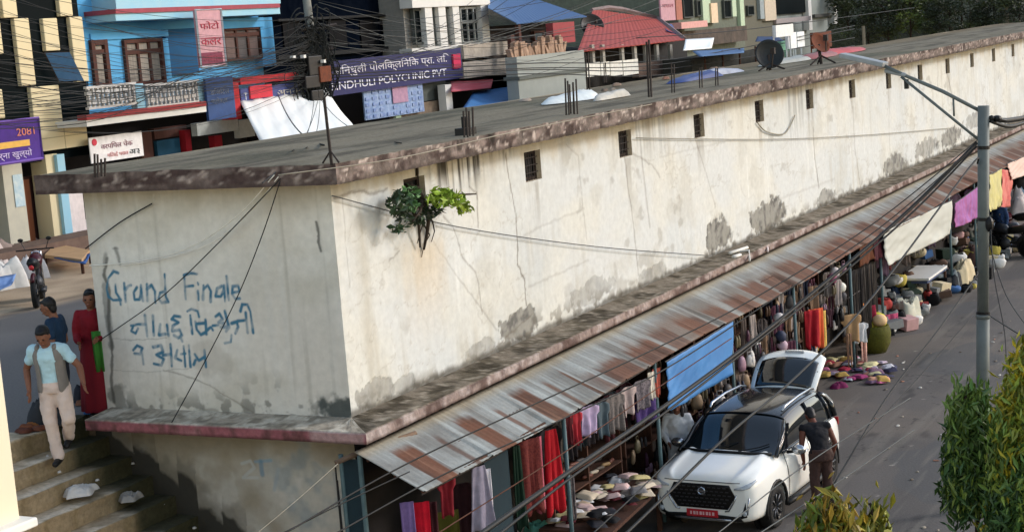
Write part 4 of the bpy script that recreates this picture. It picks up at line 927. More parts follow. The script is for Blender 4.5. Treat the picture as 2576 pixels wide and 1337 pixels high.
q = at(1474, 72, x=-19); dish('dark satellite dish fixed low on the red tin roof', q + np.array([.3, 0, .1]), .55, cm((34, 32, 32), .5), (.7, -.6, .4), leg=.5)
bs = thing('blue_roofed_shed', 'open shed under a big blue tin roof beside the white columned house', 'shed', (-20, 42, 3.1))
M_BTIN = mat('blue_tin', (70, 104, 148), c2=(58, 92, 136), sc=1.5, bump=.1, rough=.6)
roof4(bs, (at(1228, -28, x=-24), at(1330, -8, x=-24), at(1476, 42, x=-17.4), at(1300, 60, x=-16.8)), M_BTIN)
roof4(bs, (at(1228, -30, x=-24.2), at(1229, -28, x=-24), at(1300, 60, x=-16.8), at(1228, 22, x=-17)), M_BTIN)
y0, y1, z0, z1 = rect(1230, 40, 1394, 200, -18)
MB().box(-24, -18.1, y0, y1, 3.1, at(1300, 62, x=-18)[2]).build('wall', mat('dark_brown_wall', (46, 38, 36), c2=(30, 28, 30)), bs, w=True)
for r_ in ((1342, 78, 1368, 106), (1372, 82, 1390, 108)): window(bs, *r_, -18, M_BRN, [mat('teal_pane', (30, 54, 66), rough=.3)], 1)
fpart(bs, 'post', M_BRN, [(1286, 88, 1296, 140), (1306, 62, 1312, 120)], x=-16.9, d=.15)
sheet4('tarpaulin', 'crumpled bright blue tarpaulin lying beside the red roof edge', 'tarpaulin', (at(1650, 52, x=-20), at(1690, 62, x=-19), at(1712, 88, x=-16.5), at(1680, 78, x=-17)), mat('royal_tarp', (56, 92, 150)))

# --- houses farther along
fh = thing('green_house', 'pale green house with peach columns and a pink ledge farther up the street', 'building', (-20, 95, 3.1))
y0, y1, z0, z1 = rect(1716, -20, 1880, 120, -20)
MB().box(-28, -20.2, y0, y1, 3.1, 14).build('wall', mat('sage_wall', (112, 120, 104), c2=(90, 92, 82)), fh, w=True)
fpart(fh, 'column', mat('pale_green', (176, 192, 164)), [(1768, -20, 1788, 58), (1862, -20, 1872, 66), (1842, -20, 1852, 42)], x=-20, d=.4)
fpart(fh, 'column', mat('peach_plaster', (216, 190, 160)), [(1790, 8, 1806, 58)], x=-19.9, d=.4)
fpart(fh, 'ledge', mat('pink_plaster', (206, 154, 146)), [(1714, 54, 1780, 70)], x=-19, d=1)
for r_ in ((1718, -10, 1742, 46), (1752, 0, 1766, 42), (1820, 0, 1838, 46)): window(fh, *r_, -20.1, mat('dark_frame'), [M_GLS], 1)
fpart(fh, 'shop_front', mat('jumble_brown', (98, 84, 74), c2=(54, 50, 44), sc=2), [(1716, 72, 1880, 112)], x=-19.6, d=.3)
o = board('signboard', 'faded pink hanging sign on the brown hillside house', 1662, -14, 1698, 52, -19.5, (182, 138, 146), [('पसल', .1, .5, .2, (140, 70, 86), .8)])
fpart(fh, 'column', mat('terracotta', (160, 104, 88)), [(1701, -10, 1716, 50)], x=-19.8, d=.5)
gh = thing('olive_house', 'plain olive grey house with a pale corner pillar beyond the green house', 'building', (-20, 110, 3.1))
y0, y1, z0, z1 = rect(1872, -20, 1960, 120, -21)
MB().box(-29, -21.2, y0, y1, 3.1, 16).build('wall', mat('olive_wall', (104, 102, 88), c2=(92, 90, 78)), gh, w=True)
fpart(gh, 'pillar', mat('beige_pillar', (190, 176, 156)), [(1924, -20, 1952, 52)], x=-21, d=.6)
fpart(gh, 'pillar', mat('blue_grey_pillar', (142, 152, 154)), [(1912, -20, 1922, 48)], x=-21, d=.6)
window(gh, 1880, 14, 1896, 40, -21.1, mat('dark_frame'), [M_GLS], 1)
kh = thing('black_glass_house', 'house with a black glazed front and white corner posts', 'building', (-20, 120, 3.1))
y0, y1, z0, z1 = rect(1953, -20, 2108, 120, -22)
MB().box(-30, -22.2, y0, y1, 3.1, 17).build('wall', mat('grey_white', (150, 156, 152), c2=(130, 136, 130), sc=1), kh, w=True)
fpart(kh, 'glazing', M_GLS, [(1953, -20, 2034, 34)], x=-22, d=.2)
fpart(kh, 'post', M_WHT, [(2034, -20, 2042, 76), (2098, -6, 2106, 60)], x=-21.8, d=.4)
fpart(kh, 'ledge', mat('pinkish_ledge', (150, 140, 138)), [(1953, 44, 2040, 56)], x=-21, d=1)
fpart(kh, 'band', cm((70, 70, 66)), [(2050, 34, 2108, 42)], x=-21.9, d=.3)
for k, (u0, v0, u1, v1, cc) in enumerate(((1952, 62, 1996, 92, (226, 224, 218)), (1984, 82, 2004, 122, (232, 232, 228)), (2006, 80, 2024, 118, (228, 230, 228)), (1956, 104, 1984, 130, (112, 160, 134)), (2046, 80, 2092, 120, (124, 66, 40)))):
    nm = ('white', 'tall white', 'second tall white', 'green', 'rusty brown')[k]
    y0, y1, z0, z1 = rect(u0, v0, u1, v1, -12 - k * .3)
    b = MB().box(-12.1 - k * .3, -12 - k * .3, y0, y1, z0, z1)
    for yy_ in (y0 + .1, y1 - .1): b.tube([(-12.15 - k * .3, yy_, z1), (-12.15 - k * .3, yy_, 3.1)], .04, 5)
    tag(b.build('hoarding', cm(cc) if k < 4 else M_RST), nm + ' hoarding panel standing by the far roof edge', 'hoarding')
sheet4('tarpaulin', 'long faded blue stall tarpaulin beyond the roof, left of the black dish', 'tarpaulin', (at(1742, 128, x=-14), at(1872, 120, x=-14), at(1872, 132, x=-12.5), at(1760, 142, x=-12.5)), mat('faded_blue', (82, 112, 150)), sag=.05)
sheet4('tarpaulin', 'short dark blue tarpaulin above the black dish', 'tarpaulin', (at(1905, 92, x=-15), at(1956, 92, x=-15), at(1975, 104, x=-14), at(1900, 104, x=-14)), mat('dark_blue_tarp', (40, 62, 96)), sag=.05)
sheet4('tarpaulin', 'white tarpaulin bundle over a stall right of the red roof', 'tarpaulin', (at(1724, 100, x=-15), at(1796, 96, x=-15), at(1790, 122, x=-14), at(1718, 128, x=-14)), mat('white_tarp'), sag=.1)
st = thing('street_stall', 'dark low market stall under the faded blue tarpaulin', 'stall', (-14, 70, 3.1))
y0, y1, z0, z1 = rect(1740, 136, 1910, 200, -14.2)
MB().box(-15.5, -14.2, y0, y1, 3.1, z1).build('counter', mat('stall_dark', (40, 42, 38), c2=(58, 56, 50), sc=3), st, w=True)
b = MB()
for yy_ in np.linspace(y0, y1, 5): b.tube([(-13.6, yy_, 3.1), (-13.6, yy_, z1 + .2)], .05, 5)
b.build('post', M_WOOD, st, w=True)
# plinths, sacks and goods on the near left verge
tag(MB().box(-17.9, -16.9, -4, yR - .5, 3.09, 3.55).build('plinth', M_BRK), 'rough brick step in front of the checkered block', 'step')
for k, (u, v, rx, h, cc, nm) in enumerate(((20, 640, .55, .4, (206, 186, 172), 'pale pinkish heap of sacks at the left edge of the upper road'), (60, 612, .5, .6, (216, 196, 190), 'pale sack pile under the cream column'), (8, 700, .5, .5, (210, 206, 198), 'white bundle at the very left edge beside the motorbike'),
                                  (192, 596, .4, .5, (220, 216, 214), 'white sack beside the blue striped column'), (150, 598, .35, .45, (196, 198, 202), 'small grey white sack left of the blue striped column'), (218, 588, .3, .5, (206, 200, 200), 'white bundle half hidden by the end wall'))):
    q = at(u, v + 25, z=3.1); rag('sack', nm, 'sack', (q[0], q[1], 3.1), rx, rx, h, cm(cc), 60 + k)
q0 = [at(u, v, z=3.42) for u, v in ((112, 640), (205, 652), (225, 628), (140, 612))]
for k in range(22):
    q = at(random.uniform(-10, 84), random.uniform(612, 700), z=3.1)
    rag('bundle', 'pale pinkish bundle lying in the goods heap at the left edge of the upper road', 'bundle', (q[0], q[1], 3.1), random.uniform(.2, .45), random.uniform(.2, .45), random.uniform(.2, .5), cm(random.choice([(206, 190, 180), (196, 170, 160), (222, 214, 208), (150, 132, 122), (112, 100, 94)])), 400 + k, 'bundles in the goods heap on the upper road', n=9)
tb = thing('stall_table', 'low plank table with cardboard top on the dusty verge', 'table', (q0[0][0], q0[0][1], 3.1))
MB().slab(q0, (0, 0, -.08)).build('table_top', mat('cardboard', (188, 152, 112), sc=3), tb, w=True)
for p in q0: MB().tube([p + (0, 0, -.08), (p[0], p[1], 3.1)], .04, 5).build('leg', M_WOOD, tb, w=True)
q0 = [at(u, v, z=3.35) for u, v in ((136, 652), (215, 668), (228, 640), (208, 650))]
sheet4('tarpaulin', 'blue cloth hanging off the cardboard topped table', 'tarpaulin', [p + (0, 0, 0.05) for p in q0], mat('royal_tarp'), sag=.1)
q0 = [at(u, v, z=3.5) for u, v in ((-30, 738), (28, 715), (40, 688), (-30, 700))]
sheet4('tarpaulin', 'pale blue tarpaulin beside the motorbike at the left edge', 'tarpaulin', q0, mat('pale_blue_tarp', (128, 158, 206)), sag=.1)

# --- hillside and its trees
def hill_h(X, Y): return 3.0 + 34 * sst(-32, -120, X + 6 * (fbm(Y * .03, X * .03, 3) - .5)) + 30 * sst(70, 190, Y + .1 * X + 10 * (fbm(X * .04, Y * .04, 7) - .5)) * sst(16, -10, X) + 3 * fbm(X * .06, Y * .06, 5) * sst(-30, -40, X)
X, Y = np.meshgrid(np.linspace(-260, 120, 120), np.linspace(-60, 420, 140), indexing='ij')
Zh = hill_h(X, Y) + 30 * sst(120, 260, Y) * sst(0, 60, X)
Zh = np.where((X > -34) & (Y < 95), np.minimum(Zh, 2.9), Zh); Zh = np.where((X > -3) & (Y < 130), -.3, Zh)
c = mixc(np.ones(X.shape + (3,)) * lin((74, 66, 52)), lin((52, 58, 36)), sst(.4, .6, fbm(X * .08, Y * .08, 9)))
c = mixc(c, lin((96, 76, 60)), sst(.55, .75, fbm(X * .05, Y * .06, 29)) * .8)
o = painted('hillside', np.stack([X, Y, Zh], -1), c, mat('hill_earth', attr=True, var=.5, sc=1.4, bump=.8, bd=.5), smooth=True); o['kind'] = 'structure'
def tree(name, label, base, h, rad, n, cols, seed, group=None, leaf=(.3, .6), trunk=.18, droop=.2, crown0=.3):
    t = thing(name, label, 'tree', base, group); r = np.random.default_rng(seed)
    b = MB(); b.tube([(0, 0, 0), (.05 * h * r.normal() * .3, 0, h * .4), (0.02 * h, .02 * h, h * .85)], [trunk, trunk * .7, trunk * .2], 7)
    ct = []
    for k in range(9):
        a = r.random() * 6.28; hz = h * r.uniform(crown0, .85); e = np.array([math.cos(a) * rad * r.uniform(.4, .8), math.sin(a) * rad * r.uniform(.4, .8), hz + .1 * h])
        b.tube([(0, 0, hz - .1 * h), e * (.5, .5, 1) - (0, 0, .04 * h), e], [trunk * .4, trunk * .25, trunk * .1], 5); ct.append(e)
    b.build('trunk', M_BARK, t, smooth=True)
    ct += [np.array([r.normal() * rad * .45, r.normal() * rad * .45, h * r.uniform(crown0 + .05, 1)]) for _ in range(14)]
    ce = np.concatenate([clump(n // len(ct), p, (rad * .42, rad * .42, h * .13), seed + i) for i, p in enumerate(ct)])
    cc = np.concatenate([np.repeat(lin(cols[i % len(cols)])[None], n // len(ct), 0) for i in range(len(ct))]) * r.uniform(.6, 1.4, (len(ce), 1))
    leaf_mesh('crown', M_LEAF, t, ce, cc, r.uniform(leaf[0], leaf[1], len(ce)), seed, droop=droop)
    return t
GC = [(52, 62, 34), (44, 54, 32), (66, 76, 40), (38, 46, 30)]
def on_hill(u, v):
    d = RM @ np.array([(u - CU) / FV, (v - CV) / FV, 1.0])
    for t_ in np.arange(60, 420, 1.5):
        p = CP + d * t_
        if p[2] < float(hill_h(np.array(p[0]), np.array(p[1]))) + 1.5 * (p[0] < -34 or p[1] > 70): return p, t_
    return p, t_
for k, (u, v, hp) in enumerate(((2135, 70, 120), (2185, 98, 110), (2235, 96, 130), (2290, 92, 150), (2345, 88, 100), (2390, 84, 120), (2440, 82, 130), (2500, 78, 120), (2560, 76, 140), (2215, 50, 120), (2270, 46, 130), (2330, 40, 140), (2420, 36, 130), (2480, 30, 140), (2550, 30, 130), (2120, 20, 110))):
    p, t_ = on_hill(u, v); hh = hp * t_ / FV
    tree('hill_tree', 'dark green tree in the wooded slope beyond the far end of the roof' if k != 3 else 'lighter olive green tree on the wooded slope beyond the far end of the roof', p - (0, 0, .6), hh, hh * .42, 2200, GC if k != 3 else [(96, 110, 50), (76, 92, 42)], 100 + k, 'trees on the far slope', leaf=(hh * .035, hh * .085), trunk=hh * .02, crown0=.15)
for k, (u, v) in enumerate(((1700, 20), (1560, 12), (1620, 10), (1420, 4), (1500, 6), (1660, 30))):
    p, t_ = on_hill(u, v); hh = 110 * t_ / FV; tree('hill_tree', 'brownish scrubby tree on the slope behind the red roof', p - (0, 0, .5), hh, hh * .6, 1500, [(66, 54, 44), (50, 46, 36)], 130 + k, 'scrub behind the red roof', leaf=(hh * .03, hh * .08), trunk=hh * .02, crown0=.15)
for u, v0, v1 in ((2534, 18, 74), (2174, 66, 108)):
    p, t_ = on_hill(u, v1); tag(MB().tube([p - (0, 0, .5), p + (0, 0, (v1 - v0) * t_ / FV)], .11, 6).build('bare_pole', mat('pale_pole', (150, 140, 122))), 'pale bare pole standing before the dark wooded slope, ' + ('right one' if u > 2400 else 'left one by the hoardings'), 'pole')
# ================================================================ tin awning and the market stalls below it
AX0, AX1, AZ0, AZ1 = .36, 1.29, 2.97, 2.54
aw = thing('tin_awning', 'long rusty corrugated tin awning along the foot of the cream wall', 'awning', (0, 0, 0))
ya = [-.56]
while ya[-1] < 61: ya.append(ya[-1] + .019 + .0012 * max(0, ya[-1]))
ya = np.array(ya); ta = np.linspace(0, 1, 15)
Y, T = np.meshgrid(ya, ta, indexing='ij')
sh = np.floor((Y + .56) / .82); r1 = np.array([random.random() for _ in range(90)]); ri = sh.astype(int) % 90
corr = .0022 * np.sin(2 * np.pi * Y / .105) * sst(26, 12, Y)
lap = .035 * (r1[ri] - .5) + .02 * ((Y + .56) % .82 < .05)
P = np.stack([AX0 + (AX1 - AX0 + .09 * (r1[ri] - .5) + .03 * (fbm(Y * 3, 0 * Y, 9) - .5)) * T + .0 * Y, Y, AZ0 + (AZ1 - AZ0) * T + corr + lap * T - .03 * T * np.sin(Y * .6) + .02 * (fbm(Y * .8, T * 2, 3) - .5)], -1)
zinc = mixc(np.ones(P.shape) * lin((143, 147, 145)), lin((120, 121, 118)), sst(.35, .7, fbm(Y * 1.6, T * 2, 4)))
zinc = mixc(zinc, lin((166, 173, 172)), sst(.5, .72, fbm(Y * 9, T * .6, 14)) * .7)
zinc = mixc(zinc, lin((168, 156, 132)), sst(.26, .04, T + .1 * (fbm(Y * 2, T, 74) - .5)) * .7)
zinc = mixc(zinc, lin((120, 104, 84)), sst(.06, .0, T) * .8)
wv = .05 * (fbm(Y * 2, T * 3, 24) - .5)
ed_ = .10 * (fbm(Y * 9, T * 2, 84) - .5)
pt = (Y + .16 + wv) % 1.5
near_ = (Y < 4.4)
kA = near_ * sst(.0, .03, pt) * sst(.46, .40, pt) * sst(.20, .34, T + ed_)
p2 = (Y - .72 + wv) % 1.5
kA = np.maximum(kA, near_ * sst(.0, .02, p2) * sst(.15, .10, p2) * sst(.3, .42, T + ed_) * .8)
q_ = np.floor((Y + .5) / 1.1).astype(int); r2 = r1[(q_ * 7 + 3) % 90]; pf = (Y + .5 + wv) % 1.1
kB = sst(4.3, 5.0, Y) * sst(.0, .05, pf) * sst(.72 + .38 * r2, .66 + .38 * r2, pf) * sst(.30 + .2 * r1[(q_ * 5) % 90], .48 + .2 * r1[(q_ * 5) % 90], T + ed_ * 2) * (.82 + .18 * r2)
kC = sst(4.2, 7, Y) * sst(.4, .62, fbm(Y * 1.1, T * 1.1, 44)) * sst(.18, .5, T) * .55
rust = mixc(np.ones(P.shape) * lin((106, 73, 58)), lin((86, 62, 52)), sst(.4, .7, fbm(Y * 3, T * 1.5, 54)))
rust = mixc(rust, lin((132, 100, 82)), sst(.55, .75, fbm(Y * 16, T * 1, 64)) * .55)
dull = mixc(rust, lin((128, 112, 98)), .5 + 0 * T)
zinc = mixc(zinc, lin((112, 100, 88)), sst(4.5, 9, Y) * sst(.15, .45, T) * (.35 + .3 * fbm(Y * 1.3, T, 99)))
c = zinc * (1 - kC[..., None]) + dull * kC[..., None]
kk = np.clip(np.maximum(kA, kB), 0, 1)
c = c * (1 - kk[..., None]) + rust * kk[..., None]
ph = ((Y + .56) % .82) / .82
c = mixc(c, lin((104, 92, 80)), sst(.02, .0, abs(ph - .03)) * .4)
c = mixc(c, lin((96, 82, 68)), sst(.62, .78, fbm(Y * 2.2, T * 14, 94)) * .25)
painted('roof_sheet', P, c, mat('weathered_tin', attr=True, var=.15, sc=26, bump=.1, rough=.8, spec=.15), aw, smooth=True)
for o in aw.children:
    x = o.modifiers.new('s', 'SOLIDIFY'); x.thickness = .006
b = MB()
for xx, zz in ((.5, 2.86), (.85, 2.7), (1.2, 2.53)): b.tube([(xx, y, zz) for y in (-.5, 61)], .02, 6)
b.build('purlin', M_WOOD, aw)
M_TP = mat('teal_post', (96, 120, 124), c2=(74, 96, 102), sc=8, rough=.6)
M_TPD = mat('dark_teal_panel', (28, 50, 58), c2=(20, 38, 46), sc=3)
posts = []
for k, y in enumerate((3.35, 6.62, 10.05, 13.6, 17.5, 20.0, 27.05, 30.2, 34, 38, 43, 49)):
    MB().tube([(1.16, y, 0), (1.16, y, 2.54)], .032, 8).build('post', M_TP, aw, smooth=True)
tag(MB().tube([at(844, 1163, y=-.62), at(905, 1137, y=-.35), (.5, .6, 2.9)], [.03, .035, .035], 8).build('bamboo_pole', mat('bamboo', (128, 106, 88), c2=(98, 80, 66), st=(2, 2, 2)), smooth=True), 'weathered bamboo pole end poking out under the ledge corner', 'pole')
fr = thing('stall_front', 'teal painted metal stall front at the near corner of the awning', 'stall', (.1, -.45, 0))
b = MB()
for xx in (.1, .36): b.tube([(xx, -.45, 0), (xx, -.45, 2.9)], .03, 8)
b.build('post', M_TP, fr, w=True)
MB().box(.13, .33, -.46, -.44, .3, 2.85).build('panel', M_TPD, fr, w=True)
MB().tube([(.06, -.5, 0), (.05, -.5, 2.6)], .012, 6).tube([(.02, -.48, .4), (.03, -.48, 2.75)], .01, 6).build('cable', mat('black_rubber', (24, 24, 26), rough=.6), fr, w=True)
# ---------------- hanging clothes
def garment(label, u, v, x, w, h, col, kind='cloth', face=.35, cat='garment', group=None, col2=None, seed=0, y=None, z=None):
    """a piece of clothing on a hanger; face = turn of its plane towards the viewer (radians from facing the street)"""
    q = at(u, v, x=x) if y is None else np.array([x, y, z])
    ax = np.array([-math.sin(face), math.cos(face), 0]); nrm = np.array([math.cos(face), math.sin(face) * 1., 0])
    nu, nv = 17, 12
    U, V_ = np.meshgrid(np.linspace(-.5, .5, nu), np.linspace(0, 1, nv), indexing='ij')
    if kind == 'shirt': wf = np.where(V_ < .06, .55, np.where(V_ < .3, 1.0, .72))
    elif kind == 'dress': wf = np.where(V_ < .08, .5, .55 + .45 * V_)
    elif kind == 'scarf': wf = 1 - .1 * V_
    elif kind == 'trouser': wf = .8 - .2 * V_
    else: wf = 1 + 0 * V_
    fold = (.09 * (fbm(U * 5 + seed * 1.7, V_ * .8 + seed, 3, 3) - .5) + .02 * np.sin(U * (13 + 5 * math.sin(seed * 2.3)) + seed + 1.5 * V_)) * (.35 + V_ * .8)
    P = q[None, None] + (U * w * wf)[..., None] * ax + fold[..., None] * nrm - (V_ * h * (1 + .04 * np.sin(U * 9 + seed)))[..., None] * np.array([0, 0, 1])
    o = MB()
    o.grid(P)
    m = cm(col, .9, sc=9, var=.2) if col2 is None else mat('print_%d_%d' % (sum(col), sum(col2)), col, c2=col2, sc=34, var=.3, bump=.1)
    if kind == 'trouser':
        o = MB()
        for s_ in (0, 8): o.grid(P[s_:s_ + 7])
    g = o.build('garment', m, None, smooth=True, solid=.012); tag(g, label, cat, group); return g
garment('long violet scarf hanging first at the near corner stall', 1022, 1262, .75, .16, 1.3, (112, 92, 142), 'scarf', -.9)
garment('bright red scarf hanging right of the violet scarf', 1058, 1262, .8, .2, 1.3, (192, 14, 40), 'scarf', -.9, seed=2)
garment('dark maroon scarf right of the bright red scarf', 1084, 1262, .8, .14, 1.2, (58, 18, 26), 'scarf', -.9, seed=3)
garment('olive cloth low behind the violet and red scarves', 1118, 1285, .7, .36, .8, (72, 70, 16), 'cloth', -.8, seed=4)
garment('crimson top under the tin edge at the near corner', 1122, 1195, 1.05, .25, .5, (112, 18, 30), 'shirt', -.6, seed=5)
garment('dark wine jacket behind the grey lilac jacket', 1160, 1215, .7, .36, .8, (44, 16, 22), 'shirt', -.6, seed=6)
garment('pale grey lilac jacket at the tin edge, right half white', 1203, 1172, 1.12, .36, .82, (136, 130, 146), 'dress', -.55, seed=7)
garment('white sleeve of cloth hanging against the grey lilac jacket', 1226, 1178, 1.15, .07, .72, (216, 210, 214), 'scarf', -.55, seed=8)
tag(MB().box(.95, 1.0, 1.35, 2.0, .2, 2.42).build('cloth_partition', M_TPD), 'dark teal cloth partition right of the grey lilac jacket', 'partition')
garment('bottle green dress between teal partition and red fabrics', 1298, 1120, 1.05, .22, 1.1, (14, 40, 26), 'dress', -.5, seed=9)
garment('dark red patterned sari beside the bottle green dress', 1328, 1104, 1.1, .34, .98, (88, 16, 24), 'cloth', -.45, col2=(112, 46, 38), seed=10)
garment('pink striped shawl between two red saris', 1350, 1098, 1.14, .16, .98, (182, 92, 106), 'scarf', -.45, seed=11)
garment('long scarlet dress reaching lowest of the red fabrics', 1384, 1080, 1.16, .34, 1.12, (160, 8, 24), 'dress', -.45, seed=12)
garment('dark maroon top on the hanger line right of the scarlet dress', 1432, 1042, 1.1, .2, .42, (72, 14, 22), 'shirt', -.3, seed=13)
garment('rose red top on the hanger line beside the maroon top', 1448, 1036, 1.14, .28, .45, (158, 38, 48), 'shirt', -.3, seed=14)
garment('lavender blouse on the hanger line', 1480, 1020, 1.14, .42, .42, (176, 158, 190), 'shirt', -.3, seed=15)
garment('teal grey shirt right of the lavender blouse', 1512, 1012, 1.12, .34, .5, (70, 84, 92), 'shirt', -.3, seed=16)
garment('mouse grey shirt on the hanger line', 1545, 990, 1.12, .42, .55, (98, 92, 92), 'shirt', -.3, col2=(120, 112, 108), seed=17)
garment('cream printed blouse on the hanger line', 1580, 972, 1.14, .38, .42, (196, 178, 172), 'shirt', -.3, col2=(150, 132, 132), seed=18)
garment('black and white patterned dress on the hanger line', 1612, 955, 1.14, .44, .45, (150, 140, 146), 'shirt', -.3, col2=(42, 38, 44), seed=19)
garment('indigo purple skirt below the patterned dress', 1622, 998, 1.12, .5, .38, (62, 44, 96), 'cloth', -.3, seed=20)
garment('cream scarf left of the coral scarf', 1637, 935, 1.18, .14, .42, (206, 196, 180), 'scarf', -.3, seed=21)
garment('coral orange scarf at the end of the hanger line', 1651, 926, 1.18, .2, .42, (190, 92, 74), 'scarf', -.3, seed=22)
for k in range(16):
    y = 3.6 + k * .19
    garment('dark shirt packed on the inner rail of the hanger stall', 0, 0, .7 + .1 * random.random(), .3, .5 + .2 * random.random(), random.choice([(40, 34, 38), (58, 52, 56), (70, 30, 36), (34, 42, 48), (84, 78, 74)]), 'shirt', -.35, group='dark shirts on the inner rail', seed=k, y=y, z=2.2)
for y0, y1, nm in ((-.4, 3.3, 'first'), (3.4, 6.6, 'second')):
    tag(MB().tube([(1.12, y0, 2.46), (1.12, (y0 + y1) / 2, 2.43), (1.12, y1, 2.46)], .012, 6).build('hanger_rail', M_IRON), 'thin iron hanger rail under the tin edge of the %s stall bay' % nm, 'rail')
# shoe rack behind the table
rk = thing('shoe_rack', 'brown slatted shoe rack behind the table of folded clothes', 'rack', (.35, 5.2, 0))
b = MB()
for z in (.7, 1.0, 1.3, 1.6): b.box(.18, .62, 4.0, 6.4, z, z + .02)
for y in (4.0, 5.2, 6.4): b.box(.18, .6, y, y + .03, 0, 1.8)
b.build('shelf', M_WOOD, rk, w=True)
def shoe(name, label, p, rz, col, group, sc=1.):
    b = MB(); r_ = [(.0, .03, .05), (.06, .038, .055), (.14, .036, .04), (.2, .04, .03), (.25, .02, .02)]
    b.tube([(a - .12, 0, h * .5) for a, w_, h in r_], [max(.012, w_ * .8) for a, w_, h in r_], 7)
    o = b.build(name, cm(col, .6), None, smooth=True); o.location = p; o.rotation_euler = (0, 0, rz); o.scale = (sc,) * 3; return tag(o, label, 'shoe', group)
proto = {}
for k in range(40):
    col = random.choice([(120, 96, 62), (70, 62, 54), (150, 140, 124), (46, 42, 44), (92, 52, 40)])
    p = (.3 + .25 * (k % 2), 4.15 + .22 * ((k // 2) % 10), (.74, 1.04, 1.34, 1.64)[k // 10] + .01)
    if col not in proto: proto[col] = shoe('shoe', 'small shoe standing on the brown shoe rack', p, 1.3 + .4 * random.random(), col, 'shoes on the brown rack')
    else: dup(proto[col], p, 1.3 + .5 * random.random())
# table with folded clothes
tb = thing('market_table', 'plank market table heaped with folded clothes beside the white car', 'table', (1.0, 5.0, 0))
MB().slab([(.45, 3.75, .72), (1.5, 3.85, .70), (1.32, 6.3, .70), (.4, 6.45, .72)], (0, 0, -.05)).build('table_top', M_WOOD, tb, w=True)
for p in ((.5, 3.85), (1.42, 3.95), (1.25, 6.2), (.48, 6.3)): MB().box(p[0] - .03, p[0] + .03, p[1] - .03, p[1] + .03, 0, .67).build('leg', M_WOOD, tb, w=True)
FC = [('cream', (206, 190, 166)), ('pale pink', (206, 176, 170)), ('butter yellow', (200, 184, 130)), ('white', (212, 210, 208)), ('charcoal', (44, 44, 50)), ('navy', (36, 42, 66)), ('maroon', (96, 36, 44)), ('beige', (172, 152, 130)), ('grey', (132, 128, 126)), ('black', (24, 24, 27))]
fold0 = {}
def folded(p, rz, key, sc, where, grp):
    if (key, grp) not in fold0:
        b = MB(); n = 9
        U, V_ = np.meshgrid(np.linspace(-1, 1, n), np.linspace(-1, 1, n), indexing='ij')
        H = .05 * np.clip(1.25 - np.maximum(abs(U), abs(V_)) ** 4 * 1.25, 0, 1) + .012 * vn(U * 3 + len(fold0) * 3, V_ * 3, 2)
        b.grid(np.stack([U * .15, V_ * .12, H], -1))
        o = b.build('folded_cloth', cm(dict(FC)[key], .9), None, smooth=True)
        tag(o, '%s folded cloth %s' % (key, where), 'folded cloth', '%s folded cloths %s' % (key, where)); fold0[(key, grp)] = o
    else: o = dup(fold0[(key, grp)])
    o.location = [float(q) for q in p]; o.rotation_euler = (random.uniform(-.15, .15), random.uniform(-.15, .15), rz); o.scale = (sc, sc, sc)
    return o
for k in range(74):
    fx, fy = random.random(), random.random()
    u = .5 + .85 * fx; v = 3.95 + 2.25 * fy
    key = random.choice(['charcoal', 'navy', 'grey', 'black', 'maroon', 'white']) if fx > .66 and fy < .7 else random.choice(['cream', 'pale pink', 'butter yellow', 'white', 'beige', 'cream', 'pale pink', 'maroon']) if fx > .15 else random.choice(['beige', 'white', 'grey', 'charcoal'])
    folded((u, v, .705 + .12 * random.random() + .03 * (k % 3)), random.random() * 3, key, random.uniform(.6, 1.1), 'heaped on the market table', 'tb')
garment('striped grey cloth draped over the near end of the market table', 1432, 1195, 1.1, .12, .62, (150, 138, 136), 'scarf', -.7, col2=(60, 52, 56), seed=31)
q = at(1350, 1335, z=.6); rag('bundle', 'green plastic bundle at the bottom edge below the scarlet dress', 'bundle', (q[0], q[1], .45), .2, .2, .28, cm((84, 140, 122)), 71)
q = at(1312, 1325, z=.6); rag('bundle', 'cream cloth bundle left of the green bundle', 'bundle', (q[0], q[1], .45), .16, .16, .26, cm((200, 184, 172)), 72)
tag(MB().box(.55, 1.35, .9, 2.6, 0, .46).build('bench', M_WOOD), 'low wooden bench under the hanging saris', 'bench')
# tarpaulins hung on the street side
def tarp(label, u0, v0, u1, v1, u2, v2, u3, v3, x, m, sag=.03, seed=0):
    a, b_, c_, e = at(u0, v0, x=x), at(u1, v1, x=x), at(u2, v2, x=x), at(u3, v3, x=x); nu, nv = 40, 18
    U, V_ = np.meshgrid(np.linspace(0, 1, nu), np.linspace(0, 1, nv), indexing='ij')
    G = (1 - U)[..., None] * ((1 - V_)[..., None] * a + V_[..., None] * e) + U[..., None] * ((1 - V_)[..., None] * b_ + V_[..., None] * c_)
    G[..., 0] += sag * (fbm(U * 4 + seed, V_ * 2.5, 3) - .5) * 2 * (.3 + V_) + .012 * np.sin((U * 1.0 + V_ * .6) * 40) * np.exp(-3 * U)
    t = thing('tarpaulin', label, 'tarpaulin', a)
    MB().grid(G).build('sheet', m, t, w=True, smooth=True, solid=.008)
    MB().tube([a + (0, -.05, .01), (a + b_) / 2, b_ + (0, .05, .01)], .014, 5).build('rope', mat('black_rubber'), t, w=True); return t
tarp('sky blue tarpaulin hung under the awning above the white car', 1676, 910, 1843, 808, 1843, 940, 1680, 1035, 1.3, M_TARPB, seed=1)
tarp('large off-white tarpaulin hung far along the awning', 2222, 582, 2395, 504, 2393, 588, 2230, 668, 1.3, mat('offwhite_tarp', (188, 188, 178), var=.04, sc=1.5, bump=.1), sag=.08, seed=2)
tarp('pink and violet striped cloth hung beyond the off-white tarpaulin', 2402, 512, 2462, 468, 2466, 546, 2406, 572, 1.3, mat('pink_violet', (186, 96, 146), c2=(150, 108, 172), sc=2, st=(1, 2.2, .15), var=.3), sag=.1, seed=3)
